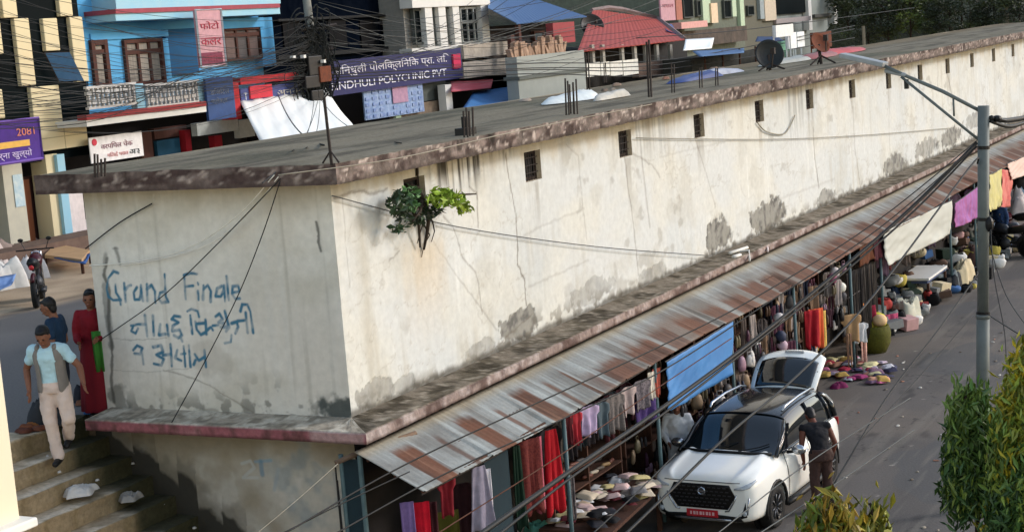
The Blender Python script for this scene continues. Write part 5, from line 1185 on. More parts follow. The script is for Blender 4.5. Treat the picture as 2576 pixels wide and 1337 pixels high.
tarp('pale pink tarpaulin at the far right end of the awning', 2534, 412, 2640, 366, 2640, 420, 2545, 452, 1.3, mat('palepink_tarp', (220, 192, 178), var=.05), seed=4)
tarp('yellow cloth hung behind the lamp pole', 2488, 440, 2520, 424, 2520, 520, 2490, 532, 1.3, mat('yellow_cloth', (216, 204, 128), c2=(196, 188, 140), sc=3), sag=.1, seed=5)
tarp('red cloth hung beside the yellow cloth', 2520, 424, 2546, 432, 2542, 520, 2520, 524, 1.25, mat('red_coral_cloth', (206, 84, 84), c2=(214, 140, 124), sc=3), sag=.1, seed=6)
# shoe and bag stalls (y 6.8 - 17.4)
bg_ = thing('bag_shelf', 'tall dark shelving of the shoe and bag stall', 'shelf', (.3, 12, 0))
b = MB()
for z in (.45, .9, 1.35, 1.8, 2.2): b.box(.12, .5, 6.8, 17.4, z, z + .025)
for y in np.arange(6.8, 17.5, 1.06): b.box(.12, .5, y, y + .03, 0, 2.5)
b.build('shelf', M_WOOD, bg_, w=True)
BC = [('black', (22, 21, 24)), ('dark grey', (58, 56, 58)), ('brown', (82, 60, 46)), ('tan', (134, 112, 88)), ('off-white', (196, 192, 188)), ('plum', (74, 40, 58)), ('navy', (34, 38, 58)), ('khaki', (104, 94, 72)), ('mauve', (142, 112, 128))]
bag0 = {}
def bagmesh(kind):
    b = MB()
    if kind == 'handbag':
        b.tube([(0, 0, -.02), (0, 0, -.08), (0, 0, -.2), (0, 0, -.3)], [.05, .1, .125, .1], 8); b.v = [(p[0] * .5, p[1], p[2]) for p in b.v]
        b.tube([(0, -.06, -.06), (0, -.05, .06), (0, .05, .06), (0, .06, -.06)], .008, 5)
    else:
        for s_ in (-.05, .05):
            b.tube([(.0, s_, -.0), (.01, s_, -.08), (.0, s_ * 1.0, -.2), (0, s_, -.24)], [.022, .034, .038, .02], 7)
    return b
wts = [6, 5, 3, 3, 2.2, 2, 2, 2, 1.4]
for k in range(290):
    key, col = random.choices(BC, wts)[0]; kind = random.choice(['handbag', 'hanging_shoes', 'hanging_shoes'])
    y = random.uniform(6.9, 17.3); z = random.uniform(.55, 2.42); x = (random.choice([.55, .75, .95, 1.1]) if y > 7.7 else .55) if z > 1.0 else random.choice([.55, .65])
    if (key, kind) not in bag0:
        o = bagmesh(kind).build(kind, cm(col, .55), None, smooth=True); bag0[(key, kind)] = o
        nm = 'handbag' if kind == 'handbag' else 'pair of shoes'
        tag(o, '%s %s hanging in the crowded shoe and bag stall' % (key, nm), nm, '%s %ss hanging in the shoe and bag stall' % (key, nm))
    else: o = dup(bag0[(key, kind)])
    o.location = (x, y, z); o.rotation_euler = (0, 0, random.uniform(-.9, .5)); s_ = random.uniform(.6, 1.0); o.scale = (s_, s_, s_)
garment('crimson cloth, left of the orange one, hanging in the bag stall', 2040, 780, 1.12, .34, .75, (150, 18, 32), 'scarf', -.7, seed=41)
garment('orange cloth hanging between crimson and yellow in the bag stall', 2051, 776, 1.15, .36, .78, (214, 92, 52), 'scarf', -.7, seed=42)
garment('golden yellow cloth hanging right of the orange one', 2062, 782, 1.17, .26, .75, (206, 170, 88), 'scarf', -.7, seed=43)
for k in range(70):
    y = random.uniform(7.8, 17.2); col = random.choice([(40, 36, 40), (66, 60, 60), (96, 84, 78), (58, 30, 40), (150, 140, 136), (36, 42, 62), (120, 96, 76), (90, 50, 66)])
    garment('small dark garment hanging among the bags of the shoe stall', 0, 0, random.uniform(.75, 1.14), random.uniform(.12, .26), random.uniform(.25, .6), col, random.choice(['shirt', 'scarf', 'trouser']), random.uniform(-.8, -.2), group='small garments among the bags', seed=300 + k, y=y, z=random.uniform(1.4, 2.42))
for k, (u, v, cc, nm) in enumerate(((2116, 722, (216, 212, 200), 'white cap hanging at the far post of the bag stall'), (2100, 684, (198, 190, 190), 'upper pale cap hanging at the top of the far post'), (2093, 700, (136, 74, 100), 'plum cap under the upper pale cap'), (2118, 745, (58, 56, 60), 'charcoal cap below the white cap'), (1960, 800, (190, 186, 186), 'white trainer bag high in the middle of the bag stall'), (1964, 845, (44, 50, 72), 'navy jacket rolled in the middle of the bag stall'), (1968, 868, (176, 150, 162), 'pale mauve parcel under the navy jacket'))):
    q = at(u, v, x=1.16); o = MB().lathe([(.001, .12), (.1, .1), (.14, .02), (.15, -.03), (.12, -.06), (.001, -.05)], (0, 0, 0), 12).build('cap' if k < 4 else 'parcel', cm(cc, .7), None, smooth=True)
    o.location = [float(t_) for t_ in q]; o.rotation_euler = (.5, .7, .3); o.scale = (.75,) * 3; tag(o, nm, 'cap' if k < 4 else 'parcel')
for k in range(26):
    y = 17.7 + k * .085
    garment('black brown shawl hanging in the dense dark row right of the bag stall', 0, 0, 1.05 + .05 * random.random(), .12, 1.35 + .2 * random.random(), random.choice([(44, 38, 36), (56, 50, 46), (34, 30, 30), (70, 62, 56)]), 'scarf', -.5, group='dark shawls right of the bag stall', seed=k, y=y, z=2.0 + .05 * random.random())
garment('rust brown blanket at the top of the dark shawl row', 2180, 604, 1.2, 1.1, .5, (84, 42, 14), 'cloth', 0, seed=51)
garment('maroon blanket right of the rust brown one', 2206, 592, 1.2, .7, .55, (60, 10, 24), 'cloth', 0, seed=52)
# under the far tarpaulins: heaps, table, boxes
def crate(name, label, cat, u, v, zc, sx, sy, sz, col, group=None, open_=False, x=None):
    q = at(u, v, z=zc) if x is None else at(u, v, x=x); t = thing(name, label, cat, (q[0], q[1], 0 if zc < .3 else zc), group, rz=random.uniform(-.2, .2))
    b = MB(); w = .02
    b.box(-sx / 2, sx / 2, -sy / 2, sy / 2, 0, .02).box(-sx / 2, -sx / 2 + w, -sy / 2, sy / 2, .02, sz).box(sx / 2 - w, sx / 2, -sy / 2, sy / 2, .02, sz).box(-sx / 2 + w, sx / 2 - w, -sy / 2, -sy / 2 + w, .02, sz).box(-sx / 2 + w, sx / 2 - w, sy / 2 - w, sy / 2, .02, sz)
    b.build('box_body', cm(col), t, bev=.004)
    if not open_:
        MB().box(-sx / 2 - .01, sx / 2 + .01, -sy / 2 - .01, sy / 2 + .01, sz, sz + .025).build('lid', cm(tuple(int(min(255, q_ * 1.08)) for q_ in col)), t, bev=.004)
    return t
q = at(2318, 755, z=0)
wt = thing('display_table', 'white topped display table below the off-white tarpaulin', 'table', (q[0], q[1], 0))
MB().box(-.35, .45, -1.0, 1.1, .68, .74).build('table_top', M_WHT, wt, bev=.01)
MB().box(-.3, .4, -.95, 1.05, .6, .68).build('apron', cm((66, 76, 104)), wt)
for p in ((-.3, -.9), (.4, -.9), (-.3, 1.0), (.4, 1.0)): MB().box(p[0] - .03, p[0] + .03, p[1] - .03, p[1] + .03, 0, .6).build('leg', M_WOOD, wt)
for k, (u, v, rx, ry, h, cc, nm) in enumerate(((2282, 806, .36, .5, .8, (186, 184, 166), 'big off-white sack leaning on the stall below the off-white tarpaulin'), (2262, 762, .3, .45, .9, (40, 56, 80), 'dark navy bundle beside the big off-white sack'), (2270, 742, .22, .3, 1.1, (46, 104, 160), 'bright blue plastic roll behind the big off-white sack'),
        (2246, 712, .25, .3, 1.4, (130, 42, 40), 'red cloth bundle at the left end of the off-white tarpaulin'), (2370, 722, .35, .6, .85, (128, 134, 134), 'grey plastic heap right of the white topped table'), (2350, 700, .3, .5, .9, (30, 32, 34), 'black bag heap behind the white topped table'),
        (2398, 720, .3, .5, .6, (40, 42, 46), 'black bucket shaped bundle beside the grey plastic heap'), (2418, 712, .36, .6, .7, (200, 184, 150), 'cream sack nearest the road past the white topped table'), (2412, 690, .3, .4, .9, (214, 180, 178), 'pinkish white sack on top of the cream sack'), (2390, 660, .3, .5, 1.0, (200, 194, 160), 'pale yellow parcel pile beyond the grey heap'),
        (2378, 640, .3, .4, 1.2, (150, 52, 42), 'brick red bundle under the right end of the off-white tarpaulin'), (2425, 640, .4, .8, 1.0, (70, 74, 66), 'dark green grey heap of goods left of the lamp pole'), (2440, 665, .35, .7, .8, (86, 64, 58), 'brown heap of goods at the foot of the pink striped cloth'), (2320, 690, .3, .4, 1.0, (44, 44, 48), 'black heap under the middle of the off-white tarpaulin'), (2445, 610, .4, .8, 1.1, (96, 92, 86), 'grey brown heap under the pink striped cloth'))):
    q = at(u, v, z=.1); rag('sack', nm, 'sack', (q[0], q[1], 0), rx, ry, min(h, 1.55 * rx), cm(cc), 80 + k)
GOODS = [('white', (206, 204, 200)), ('black', (24, 24, 26)), ('grey', (112, 114, 114)), ('brown', (92, 70, 58)), ('cream', (196, 182, 150)), ('red', (150, 48, 44)), ('blue', (56, 92, 140)), ('dark green', (52, 66, 56)), ('pinkish', (190, 150, 148)), ('yellow', (190, 172, 84))]
gd0 = {}
for k in range(210):
    key, col = random.choices(GOODS, [4, 5, 4, 4, 2, 1.5, 1.5, 2, 1.5, 1])[0]; kind = random.choice(['carton', 'parcel', 'parcel'])
    y = random.uniform(20.2, 37); back = random.random(); x = .15 + 1.45 * back if y > 27 else .15 + 1.1 * back
    if (key, kind) not in gd0:
        b = MB()
        if kind == 'carton': b.box(-.2, .2, -.26, .26, 0, .3)
        else:
            U, V_ = np.meshgrid(np.linspace(0, 1, 9), np.linspace(0, 2 * math.pi, 17), indexing='ij'); sd_ = len(gd0) * 3.7
            ph_ = np.pi * (U * .86 + .14); rr = np.sin(ph_) ** .55 * (.7 + .6 * vn(np.cos(V_) * 1.6 + sd_, np.sin(V_) * 1.6 + U * 2, 3))
            b.grid(np.stack([.2 * rr * np.cos(V_), .27 * rr * np.sin(V_), .15 - .15 * np.cos(np.pi * (1 - U)) * (1 + .4 * vn(np.cos(V_) * 2 + sd_, np.sin(V_) * 2, 5))], -1))
        o = b.build(kind, cm(col), None, smooth=kind == 'parcel', bev=.015 if kind == 'carton' else 0); gd0[(key, kind)] = o
        tag(o, '%s %s in the packed heaps of the far stalls under the tarpaulins' % (key, kind), kind, '%s %ss heaped at the far stalls' % (key, kind))
    else: o = dup(gd0[(key, kind)])
    o.location = (x, y, max(0, (1.05 - .75 * x) * random.random())); o.rotation_euler = (random.uniform(-.2, .2), random.uniform(-.2, .2), random.random() * 3); q_ = random.uniform(.4, .95); o.scale = (q_, q_ * random.uniform(.7, 1.3), q_ * random.uniform(.6, 1.2))
for k in range(40):
    y = random.uniform(20.3, 36)
    garment('dim garment hanging in the dark at the back of the far stalls', 0, 0, .35 + .5 * random.random(), .5, .6 + .4 * random.random(), random.choice([(46, 44, 46), (80, 70, 66), (96, 40, 44), (44, 60, 74), (110, 104, 96), (70, 52, 70)]), 'shirt', -.4, group='dim garments at the back of the far stalls', seed=k, y=y, z=2.2)
# cloths, basket and bundles on the road by the second car
PC = [('magenta', (150, 52, 100)), ('wine red', (140, 26, 52)), ('pale lilac', (190, 172, 184)), ('navy', (52, 52, 76)), ('ochre', (184, 150, 78)), ('peach', (204, 150, 122)), ('pink', (190, 104, 138)), ('white', (210, 206, 210)), ('pale yellow', (206, 196, 148)), ('mauve', (120, 92, 112))]
FC += [('road ' + a, b_) for a, b_ in PC]
for k in range(60):
    a = random.random(); u = 2072 + 170 * a; v = 900 + 52 * random.random() + (8 if a > .5 else 0)
    key = 'road ' + random.choice(PC)[0]; q = at(u, v, z=.04)
    fold0_key = (key, 'rd')
    o = folded((q[0], q[1], .02 + .05 * random.random()), random.random() * 3, key, random.uniform(.5, 1.15), 'spread on the road behind the cars', 'rd')
    o['label'] = o['label'].replace('road ', ''); o['group'] = o['group'].replace('road ', '')
q = at(2112, 968, z=.03); rag('cloth', 'single plum coloured cloth lying nearest on the open road', 'cloth', (q[0], q[1], .0), .16, .22, .08, cm((106, 22, 70)), 96)
q = at(2200, 884, z=0)
bk = thing('basket', 'olive green bulging basket of goods on the road by the stalls', 'basket', (q[0], q[1], 0))
MB().lathe([(.001, 0), (.26, 0), (.36, .2), (.38, .42), (.34, .6), (.3, .6), (.32, .44), (.3, .3), (.001, .3)], (0, 0, 0), 18).build('basket_body', mat('olive_weave', (92, 92, 22), c2=(64, 62, 14), sc=20, bump=.5), bk, smooth=True)
for k, (dx, dy, dz, r_, cc) in enumerate(((.05, .1, .68, .24, (192, 184, 60)), (.16, -.05, .72, .17, (222, 186, 140)), (-.12, -.1, .62, .2, (110, 100, 24)))):
    MB().ball((dx, dy, dz), r_, 12, (1, 1, .8)).build('bundle', cm(cc), bk, smooth=True)
for k, (u, v, cc, nm, w, h) in enumerate(((2140, 790, (150, 120, 86), 'tan kurta on the stand left of the olive basket', .5, .6), (2162, 812, (204, 204, 206), 'white blouse on the stand left of the olive basket', .42, .42), (2172, 840, (206, 160, 146), 'pink leggings below the white blouse', .24, .75), (2136, 838, (120, 92, 74), 'brown trousers below the tan kurta', .22, .7), (2152, 765, (196, 118, 44), 'orange parcel of cloth over the tan kurta', .4, .2), (2178, 770, (150, 36, 60), 'raspberry scarf hanging above the olive basket', .5, .3), (2236, 790, (180, 74, 110), 'raspberry pink cloth right of the olive basket', .5, .2))):
    garment(nm, u, v, 1.2 if k < 4 else 1.0, w, h, cc, 'shirt' if k < 2 else ('trouser' if k in (2, 3) else 'cloth'), -.7, seed=60 + k)
tag(MB().tube([(1.1, 17.9, 0), (1.1, 17.9, 1.6)], .02, 6).tube([(1.1, 17.4, 1.55), (1.1, 18.6, 1.55)], .015, 6).build('clothes_stand', M_IRON), 'iron clothes stand left of the olive basket', 'stand')
from mathutils.bvhtree import BVHTree
# ================================================================ cars
M_CARW = mat('white_car_paint', (238, 238, 232), var=.05, sc=2.2, rough=.25, bump=0, coat=.6, spec=.5)
M_CARK = mat('black_car_paint', (24, 25, 27), var=.05, rough=.2, bump=0, coat=.6)
M_CGL = mat('car_glass', (20, 26, 30), var=.2, sc=1.2, rough=.05, spec=.9, bump=0)
M_TYRE = mat('tyre_rubber', (26, 26, 26), rough=.8, sc=30)
M_TRIM = mat('black_trim', (18, 18, 19), rough=.5)
M_SIL = mat('silver', (180, 184, 190), metal=.9, rough=.25, bump=0)
M_LAMP = mat('lamp_glass', (170, 178, 186), rough=.1, spec=.8, bump=0, var=.3, sc=14)
def lerp(ks, x): return float(np.interp(x, [k[0] for k in ks], [k[1] for k in ks]))
def make_car(label, loc, rz, roofm, rails=True, plate=None, sc=1., front=True):
    t = thing('parked_car', label, 'car', loc, None, rz); t.scale = (sc,) * 3
    L_ = 3.99; ST = [0, .012, .035, .09, .2, .4, .62, .85, 1.08, 1.3, 1.6, 2.0, 2.5, 3.0, 3.4, 3.7, 3.87, 3.96, 3.99]
    W_ = [(0, .66), (.012, .69), (.035, .735), (.09, .795), (.2, .838), (.4, .86), (.85, .875), (2.5, .88), (3.4, .865), (3.7, .84), (3.87, .79), (3.96, .72), (3.99, .66)]
    HO = [(0, .845), (.012, .865), (.035, .89), (.09, .925), (.2, .955), (.4, .985), (.85, 1.04), (1.08, 1.06), (2.5, 1.06), (3.7, 1.06), (3.87, 1.0), (3.96, .92), (3.99, .85)]
    ZB = [(0, .30), (.09, .25), (.4, .22), (3.5, .22), (3.9, .3), (3.99, .4)]
    secs = []
    for y in ST:
        w, h, zb = lerp(W_, y), lerp(HO, y), lerp(ZB, y)
        sh_ = min(h - .05, .93); cr = 1. if y < 1.1 else 0
        pr = [(0, zb), (w * .8, zb), (w * .965, zb + .07), (w * .985, .45), (w * 1.0, .62), (w * .985, .78), (w * .965, sh_ - .03), (w * .90, sh_ + .03), (w * .80, h - .005), (w * .72, h + .03 * cr), (w * .66, h + .034 * cr), (w * .58, h + .008 * cr), (w * .3, h + .024 * cr), (0, h + .026 * cr)]
        secs.append([(x, y, z) for x, z in pr] + [(-x, y, z) for x, z in pr[-2:0:-1]])
    n = len(secs[0]); b = MB(); vs = [p for s_ in secs for p in s_]
    fs = [(i * n + j, i * n + (j + 1) % n, (i + 1) * n + (j + 1) % n, (i + 1) * n + j) for i in range(len(secs) - 1) for j in range(n)]
    fs += [tuple(range(n - 1, -1, -1)), tuple(range((len(secs) - 1) * n, len(secs) * n))]
    b.add(vs, fs); body = b.build('body', M_CARW, t, smooth=True, sub=2)
    WY_ = (.80, 3.22); RW = .325
    cut = MB()
    for y in WY_:
        for s_ in (-1, 1): cut.lathe([(.0001, s_ * .60), (.375, s_ * .60), (.375, s_ * 1.1), (.0001, s_ * 1.1)], (0, y, .325), 28, 'x')
    co_ = cut.build('tmp_cut', M_TRIM); bm_ = body.modifiers.new('b', 'BOOLEAN'); bm_.operation = 'DIFFERENCE'; bm_.object = co_; bm_.solver = 'EXACT'
    co_.parent = t
    dg = bpy.context.evaluated_depsgraph_get(); dg.update()
    me = bpy.data.meshes.new_from_object(body.evaluated_get(dg)); body.modifiers.clear(); old = body.data; body.data = me; me.name = 'body'
    me.materials.clear(); me.materials.append(M_CARW); me.polygons.foreach_set('material_index', [0] * len(me.polygons)); me.shade_smooth()
    try: me.set_sharp_from_angle(angle=math.radians(40))
    except Exception: pass
    bpy.data.objects.remove(co_)
    # greenhouse: glass and roof
    G = [(1.02, .74, 1.05, .0), (1.25, .735, 1.16, .35), (1.5, .72, 1.34, .8), (1.72, .66, 1.475, 1), (2.0, .64, 1.53, 1), (2.6, .645, 1.555, 1), (3.1, .63, 1.54, 1), (3.4, .61, 1.5, 1), (3.55, .615, 1.46, 1), (3.62, .62, 1.42, .95)]
    gs = []
    for y, wt, h, k in G:
        wb = .80 if 1.2 < y < 3.6 else .785
        mid = 1.04 + (h - 1.04) * .5
        gs.append([(wb, y, 1.03), (wb * .5 + wt * .5 + .035 * k, y, mid), (wt + .01, y, h - .07 * k - .005), (wt - .05, y, h - .015 * k), (wt * .5, y, h + .012), (0, y, h + .018)])
    full = [s_ + [(-x, y, z) for x, y, z in s_[-2::-1]] for s_ in gs]; n = len(full[0])
    cab = MB().grid(np.array(full)).build('windows', M_CGL, t, smooth=True, sub=2)
    # pillars follow the glass surface slightly proud of it
    def ring(i, j, o_=.012):
        p = np.array(full[i][j]); c_ = np.array([0, p[1], 1.1]); d = p - c_; return p + d / (np.linalg.norm(d) + 1e-6) * o_
    rf = MB().grid(np.array([[ring(i, j, .014) for j in range(2, n - 2)] for i in range(3, 9)])).build('roof', roofm, t, smooth=True, sub=2, solid=.01)
    for s_ in (0, 1):
        pil = MB()
        jj = (lambda j: j) if s_ == 0 else (lambda j: n - 1 - j)
        pil.tube([ring(0, jj(0)), ring(1, jj(2), .008), ring(2, jj(2), .008), ring(3, jj(2), .006)], [.035, .034, .032, .03], 6)
        for a in (5, 7): pil.tube([ring(a, jj(0), .004), ring(a, jj(1), .004), ring(a, jj(2), .004)], .03, 6)
        pil.tube([ring(9, jj(0)), ring(9, jj(1)), ring(9, jj(2)), ring(7, jj(2))], [.06, .06, .055, .05], 6)
        pil.tube([ring(i, jj(0), .012) for i in range(1, 10)], .02, 5)
        pil.build('pillar', M_CARK if roofm is M_CARK else M_CARW, t, smooth=True)
    MB().tube([(-.73, 1.0, 1.065), (-.4, .92, 1.075), (0, .9, 1.082), (.4, .92, 1.075), (.73, 1.0, 1.065)], .028, 6).build('cowl', M_TRIM, t, smooth=True)
    for s_ in (-.3, .2): MB().tube([(s_, .98, 1.085), (s_ + .3, 1.12, 1.13), (s_ + .42, 1.2, 1.165)], .009, 5).build('wiper', M_TRIM, t)
    # raised tailgate: white lower panel at the tip, dark rear window towards the hinge
    def gate(t_, x, o_=0):
        t_ = t_ * (1 - .22 * abs(x) ** 3.5)
        return np.array([x * (.56 - .02 * t_ + .03 * math.sin(3 * t_)), 3.42 + .80 * t_ - .3 * o_, 1.50 + .48 * t_ + .10 * math.sin(math.pi * t_) - .05 * x * x + o_])
    tg = MB().grid(np.array([[gate(t_, x) for x in np.linspace(-1, 1, 13)] for t_ in np.linspace(0, 1, 12)])).build('tailgate', M_CARW, t, smooth=True, solid=.05)
    MB().grid(np.array([[gate(t_, x * .86, .012) for x in np.linspace(-1, 1, 13)] for t_ in np.linspace(.04, .66, 9)])).build('rear_window', M_CGL, tg, smooth=True, solid=.01)
    MB().tube([gate(.86, -.3, .02), gate(.86, .3, .02)], .02, 6).build('handle', M_SIL, tg)
    for s_ in (-1, 1): MB().tube([(s_ * .56, 3.55, 1.2), gate(.45, s_ * .9)], .012, 5).build('gas_strut', M_TRIM, t)
    # doors: shut lines and handles
    for s_ in (-1, 1):
        for y in (1.28, 2.28, 3.05): MB().tube([(s_ * .872, y, .33), (s_ * .886, y, .6), (s_ * .868, y, .8), (s_ * .81, y, 1.0)], .006, 4).build('door_seam', M_TRIM, t)
        for y in (2.05, 2.92): MB().tube([(s_ * .875, y - .09, .86), (s_ * .895, y - .05, .865), (s_ * .895, y + .05, .865), (s_ * .875, y + .09, .86)], .014, 6).build('door_handle', M_SIL, t, smooth=True)
        MB().tube([(s_ * .86, 1.2, .27), (s_ * .885, 1.5, .27), (s_ * .885, 2.7, .27), (s_ * .86, 2.84, .27)], .05, 6).build('sill_cladding', M_TRIM, t, smooth=True)
        m = MB().ball((s_ * 1.0, 1.42, 1.05), .1, 12, (1.15, .6, .75)).build('mirror', M_CARW if not rails else M_SIL, t, smooth=True)
        MB().tube([(s_ * .82, 1.4, 1.0), (s_ * .95, 1.42, 1.02)], .025, 6).ball((s_ * .995, 1.45, 1.02), .1, 10, (1.1, .45, .6)).build('mirror_base', M_TRIM, m, smooth=True)
    # wheels
    for y in WY_:
        for s_ in (-1, 1):
            x0, x1 = s_ * .66, s_ * .865
            w = MB().lathe([(.22, x0), (.3, x0), (.325, x0 + s_ * .03), (.325, x1 - s_ * .04), (.3, x1), (.215, x1 - s_ * .005), (.2, x1 - s_ * .03)], (0, y, .325), 28, 'x').build('wheel', M_TYRE, t, smooth=True)
            r_ = MB().lathe([(.2, x1 - s_ * .03), (.21, x1 - s_ * .012), (.195, x1 - s_ * .04), (.05, x1 - s_ * .05), (.0001, x1 - s_ * .045)], (0, y, .325), 24, 'x')
            for k in range(8):
                a = k * math.pi / 4; r_.tube([(x1 - s_ * .03, y + .04 * math.cos(a), .325 + .04 * math.sin(a)), (x1 - s_ * .018, y + .2 * math.cos(a + .1), .325 + .2 * math.sin(a + .1))], .018, 5)
            r_.build('rim', M_SIL if not rails else mat('gun_metal', (70, 72, 76), metal=.8, rough=.4), w, smooth=True)
            arch = []
            for k in range(13):
                a = math.radians(-20 + 220 * k / 12); arch.append((s_ * (lerp(W_, y + .39 * math.cos(a)) * .985 + .0), y + .392 * math.cos(a), max(.24, .325 + .392 * math.sin(a))))
            MB().tube(arch, .026, 6).build('wheel_arch', M_TRIM, t, smooth=True)
            MB().lathe([(.0001, s_ * .6), (.37, s_ * .6), (.37, s_ * .64), (.0001, s_ * .64)], (0, y, .325), 20, 'x').build('arch_liner', M_TRIM, t)
    if rails:
        for s_ in (-1, 1): MB().tube([(s_ * .6, 1.85, 1.52), (s_ * .61, 1.95, 1.575), (s_ * .615, 2.5, 1.6), (s_ * .6, 3.1, 1.585), (s_ * .585, 3.3, 1.54)], .022, 6).build('roof_rail', M_SIL, t, smooth=True)
    # front end: every piece is laid on the body's own surface
    bt = BVHTree.FromPolygons([v.co[:] for v in body.data.vertices], [p.vertices[:] for p in body.data.polygons])
    def onface(x, z, o_=.01):
        h = bt.ray_cast(Vector((x, -1, z)), Vector((0, 1, 0)))[0]
        return np.array([x, (h.y if h is not None else .3) - o_, z])
    def patch(name, m, lo, hi, n=17, k=6, o_=.008, solid=.012, par=None):
        """a conforming panel between a lower and an upper outline"""
        G = np.array([[onface(float(np.interp(a, np.linspace(0, 1, len(lo)), [p[0] for p in lo])) * (1 - b_) + float(np.interp(a, np.linspace(0, 1, len(hi)), [p[0] for p in hi])) * b_,
                              float(np.interp(a, np.linspace(0, 1, len(lo)), [p[1] for p in lo])) * (1 - b_) + float(np.interp(a, np.linspace(0, 1, len(hi)), [p[1] for p in hi])) * b_, o_) for a in np.linspace(0, 1, n)] for b_ in np.linspace(0, 1, k)])
        return MB().grid(G).build(name, m, par or t, smooth=True, solid=solid)
    gr = patch('grille', mat('grille_black', (12, 12, 13), rough=.4, sc=60, bump=.3), [(-.53, .665), (-.40, .47), (.40, .47), (.53, .665)], [(-.53, .675), (-.44, .84), (.44, .84), (.53, .675)], 25, 9, .006)
    g = MB()
    for i in range(6):
        for j_ in range(13):
            x, z = -.48 + .08 * j_ + .04 * (i % 2), .515 + .055 * i
            if abs(x) < .50 - abs(z - .67) * .7: g.obox(onface(x, z, .012), (.024, 0, 0), (0, .006, 0), (0, 0, .007))
    tag(g.build('grille_mesh', mat('grille_grey', (70, 72, 75), rough=.3, metal=.5), gr), kind='stuff')
    for s_ in (-1, 1): MB().tube([onface(s_ * x, z, .014) for x, z in [(.555, .70), (.50, .58), (.42, .455), (.36, .445)]], .012, 6).build('grille_trim', M_SIL, t, smooth=True)
    e_ = onface(0, .735, .02); MB().lathe([(.04, .008), (.052, -.006), (.064, .008)], e_, 20, 'y').build('emblem', M_SIL, t)
    MB().box(-.066, .066, e_[1] - .006, e_[1] + .006, .727, .743).build('emblem_bar', M_SIL, t)
    MB().tube([onface(x, .875, .003) for x in np.linspace(-.6, .6, 13)], .006, 4).build('bonnet_seam', M_TRIM, t)
    for s_ in (-1, 1):
        lo = [(s_ * .52, .775), (s_ * .64, .775), (s_ * .74, .80), (s_ * .80, .87)]; hi = [(s_ * .52, .80), (s_ * .64, .835), (s_ * .74, .875), (s_ * .805, .91)]
        patch('headlight', M_LAMP, lo, hi, 11, 4, .012, .02)
        patch('bumper_inlet', M_TRIM, [(s_ * .50, .335), (s_ * .60, .345), (s_ * .69, .37)], [(s_ * .52, .355), (s_ * .61, .39), (s_ * .685, .60)], 9, 4, .006)
        MB().tube([onface(s_ * .735, .66, .012), onface(s_ * .715, .52, .012), onface(s_ * .70, .41, .012)], .012, 6).build('running_light', M_SIL, t, smooth=True)
        MB().ball(onface(s_ * .66, .43, .01), .04, 10, (1, .4, 1)).build('fog_lamp', M_LAMP, t, smooth=True)
        MB().slab([(s_ * .6, 3.94, .8), (s_ * .78, 3.86, .82), (s_ * .78, 3.86, .95), (s_ * .6, 3.95, .92)], (0, .03, 0)).build('tail_lamp', cm((150, 24, 28), .3), t)
    patch('lower_grille', M_TRIM, [(-.62, .30), (0, .30), (.62, .30)], [(-.60, .37), (0, .40), (.60, .37)], 17, 4, .006)
    MB().tube([onface(x, .315, .012) for x in np.linspace(-.45, .45, 9)], .018, 6).build('skid_plate', M_SIL, t, smooth=True)
    if plate:
        yp = onface(0, .40, .02)[1]; p_ = MB().box(-.25, .25, yp - .012, yp, .345, .455).build('number_plate', cm(plate, .5), t, bev=.003)
        w_ = MB()
        for k in range(8): w_.box(-.19 + .05 * k, -.165 + .05 * k + .01 * (k % 2), yp - .016, yp - .0125, .375, .425)
        w_.build('plate_lettering', cm((214, 170, 170)), p_)
    return t
make_car('white compact SUV with black roof and silver roof rails parked under the stalls', (2.05, 5.97, 0), math.radians(-3), M_CARK, True, (176, 34, 44))
q = at(2102, 1290, z=.02)
person('man in black vest and dark brown trousers leaning towards the SUV window', (3.34, 7.72, 0), (-.62, .78), cm((16, 17, 24)), cm((62, 44, 40)), tank=True, skinm=mat('brown_skin', (112, 66, 50), c2=(96, 54, 42), rough=.6, bump=0),
       pose=dict(pel=(0, -.06, .90), wai=(0, 0, 1.03), che=(0, .1, 1.2), nb=(0, .19, 1.31), ne=(0, .25, 1.36), hd=(0, .34, 1.41), ht=(0, .38, 1.48), rs=(.19, .15, 1.27), re=(.27, .06, 1.02), rw=(.24, .14, .78), ls=(-.19, .17, 1.27), le=(-.26, .1, 1.0), lw=(-.22, .14, .76)))
q = at(1700, 1040, x=.98)
person('person in pale grey shirt and trousers standing between the SUV bonnet and the stall', (1.0, q[1], 0), (.3, -.9), cm((214, 214, 216)), cm((200, 200, 202)), sleeve=1.0, cap=cm((214, 178, 178)), pose=dict(rw=(.15, .22, 1.0), lw=(-.15, .22, 1.0), re=(.24, .02, 1.1), le=(-.24, .02, 1.1)))
q = at(2502, 640, z=0)
person('person in navy jacket and black trousers walking by the far stalls', (q[0] + .2, q[1], 0), (-.4, -.9), cm((34, 56, 92)), cm((26, 28, 36)), sleeve=1.0)
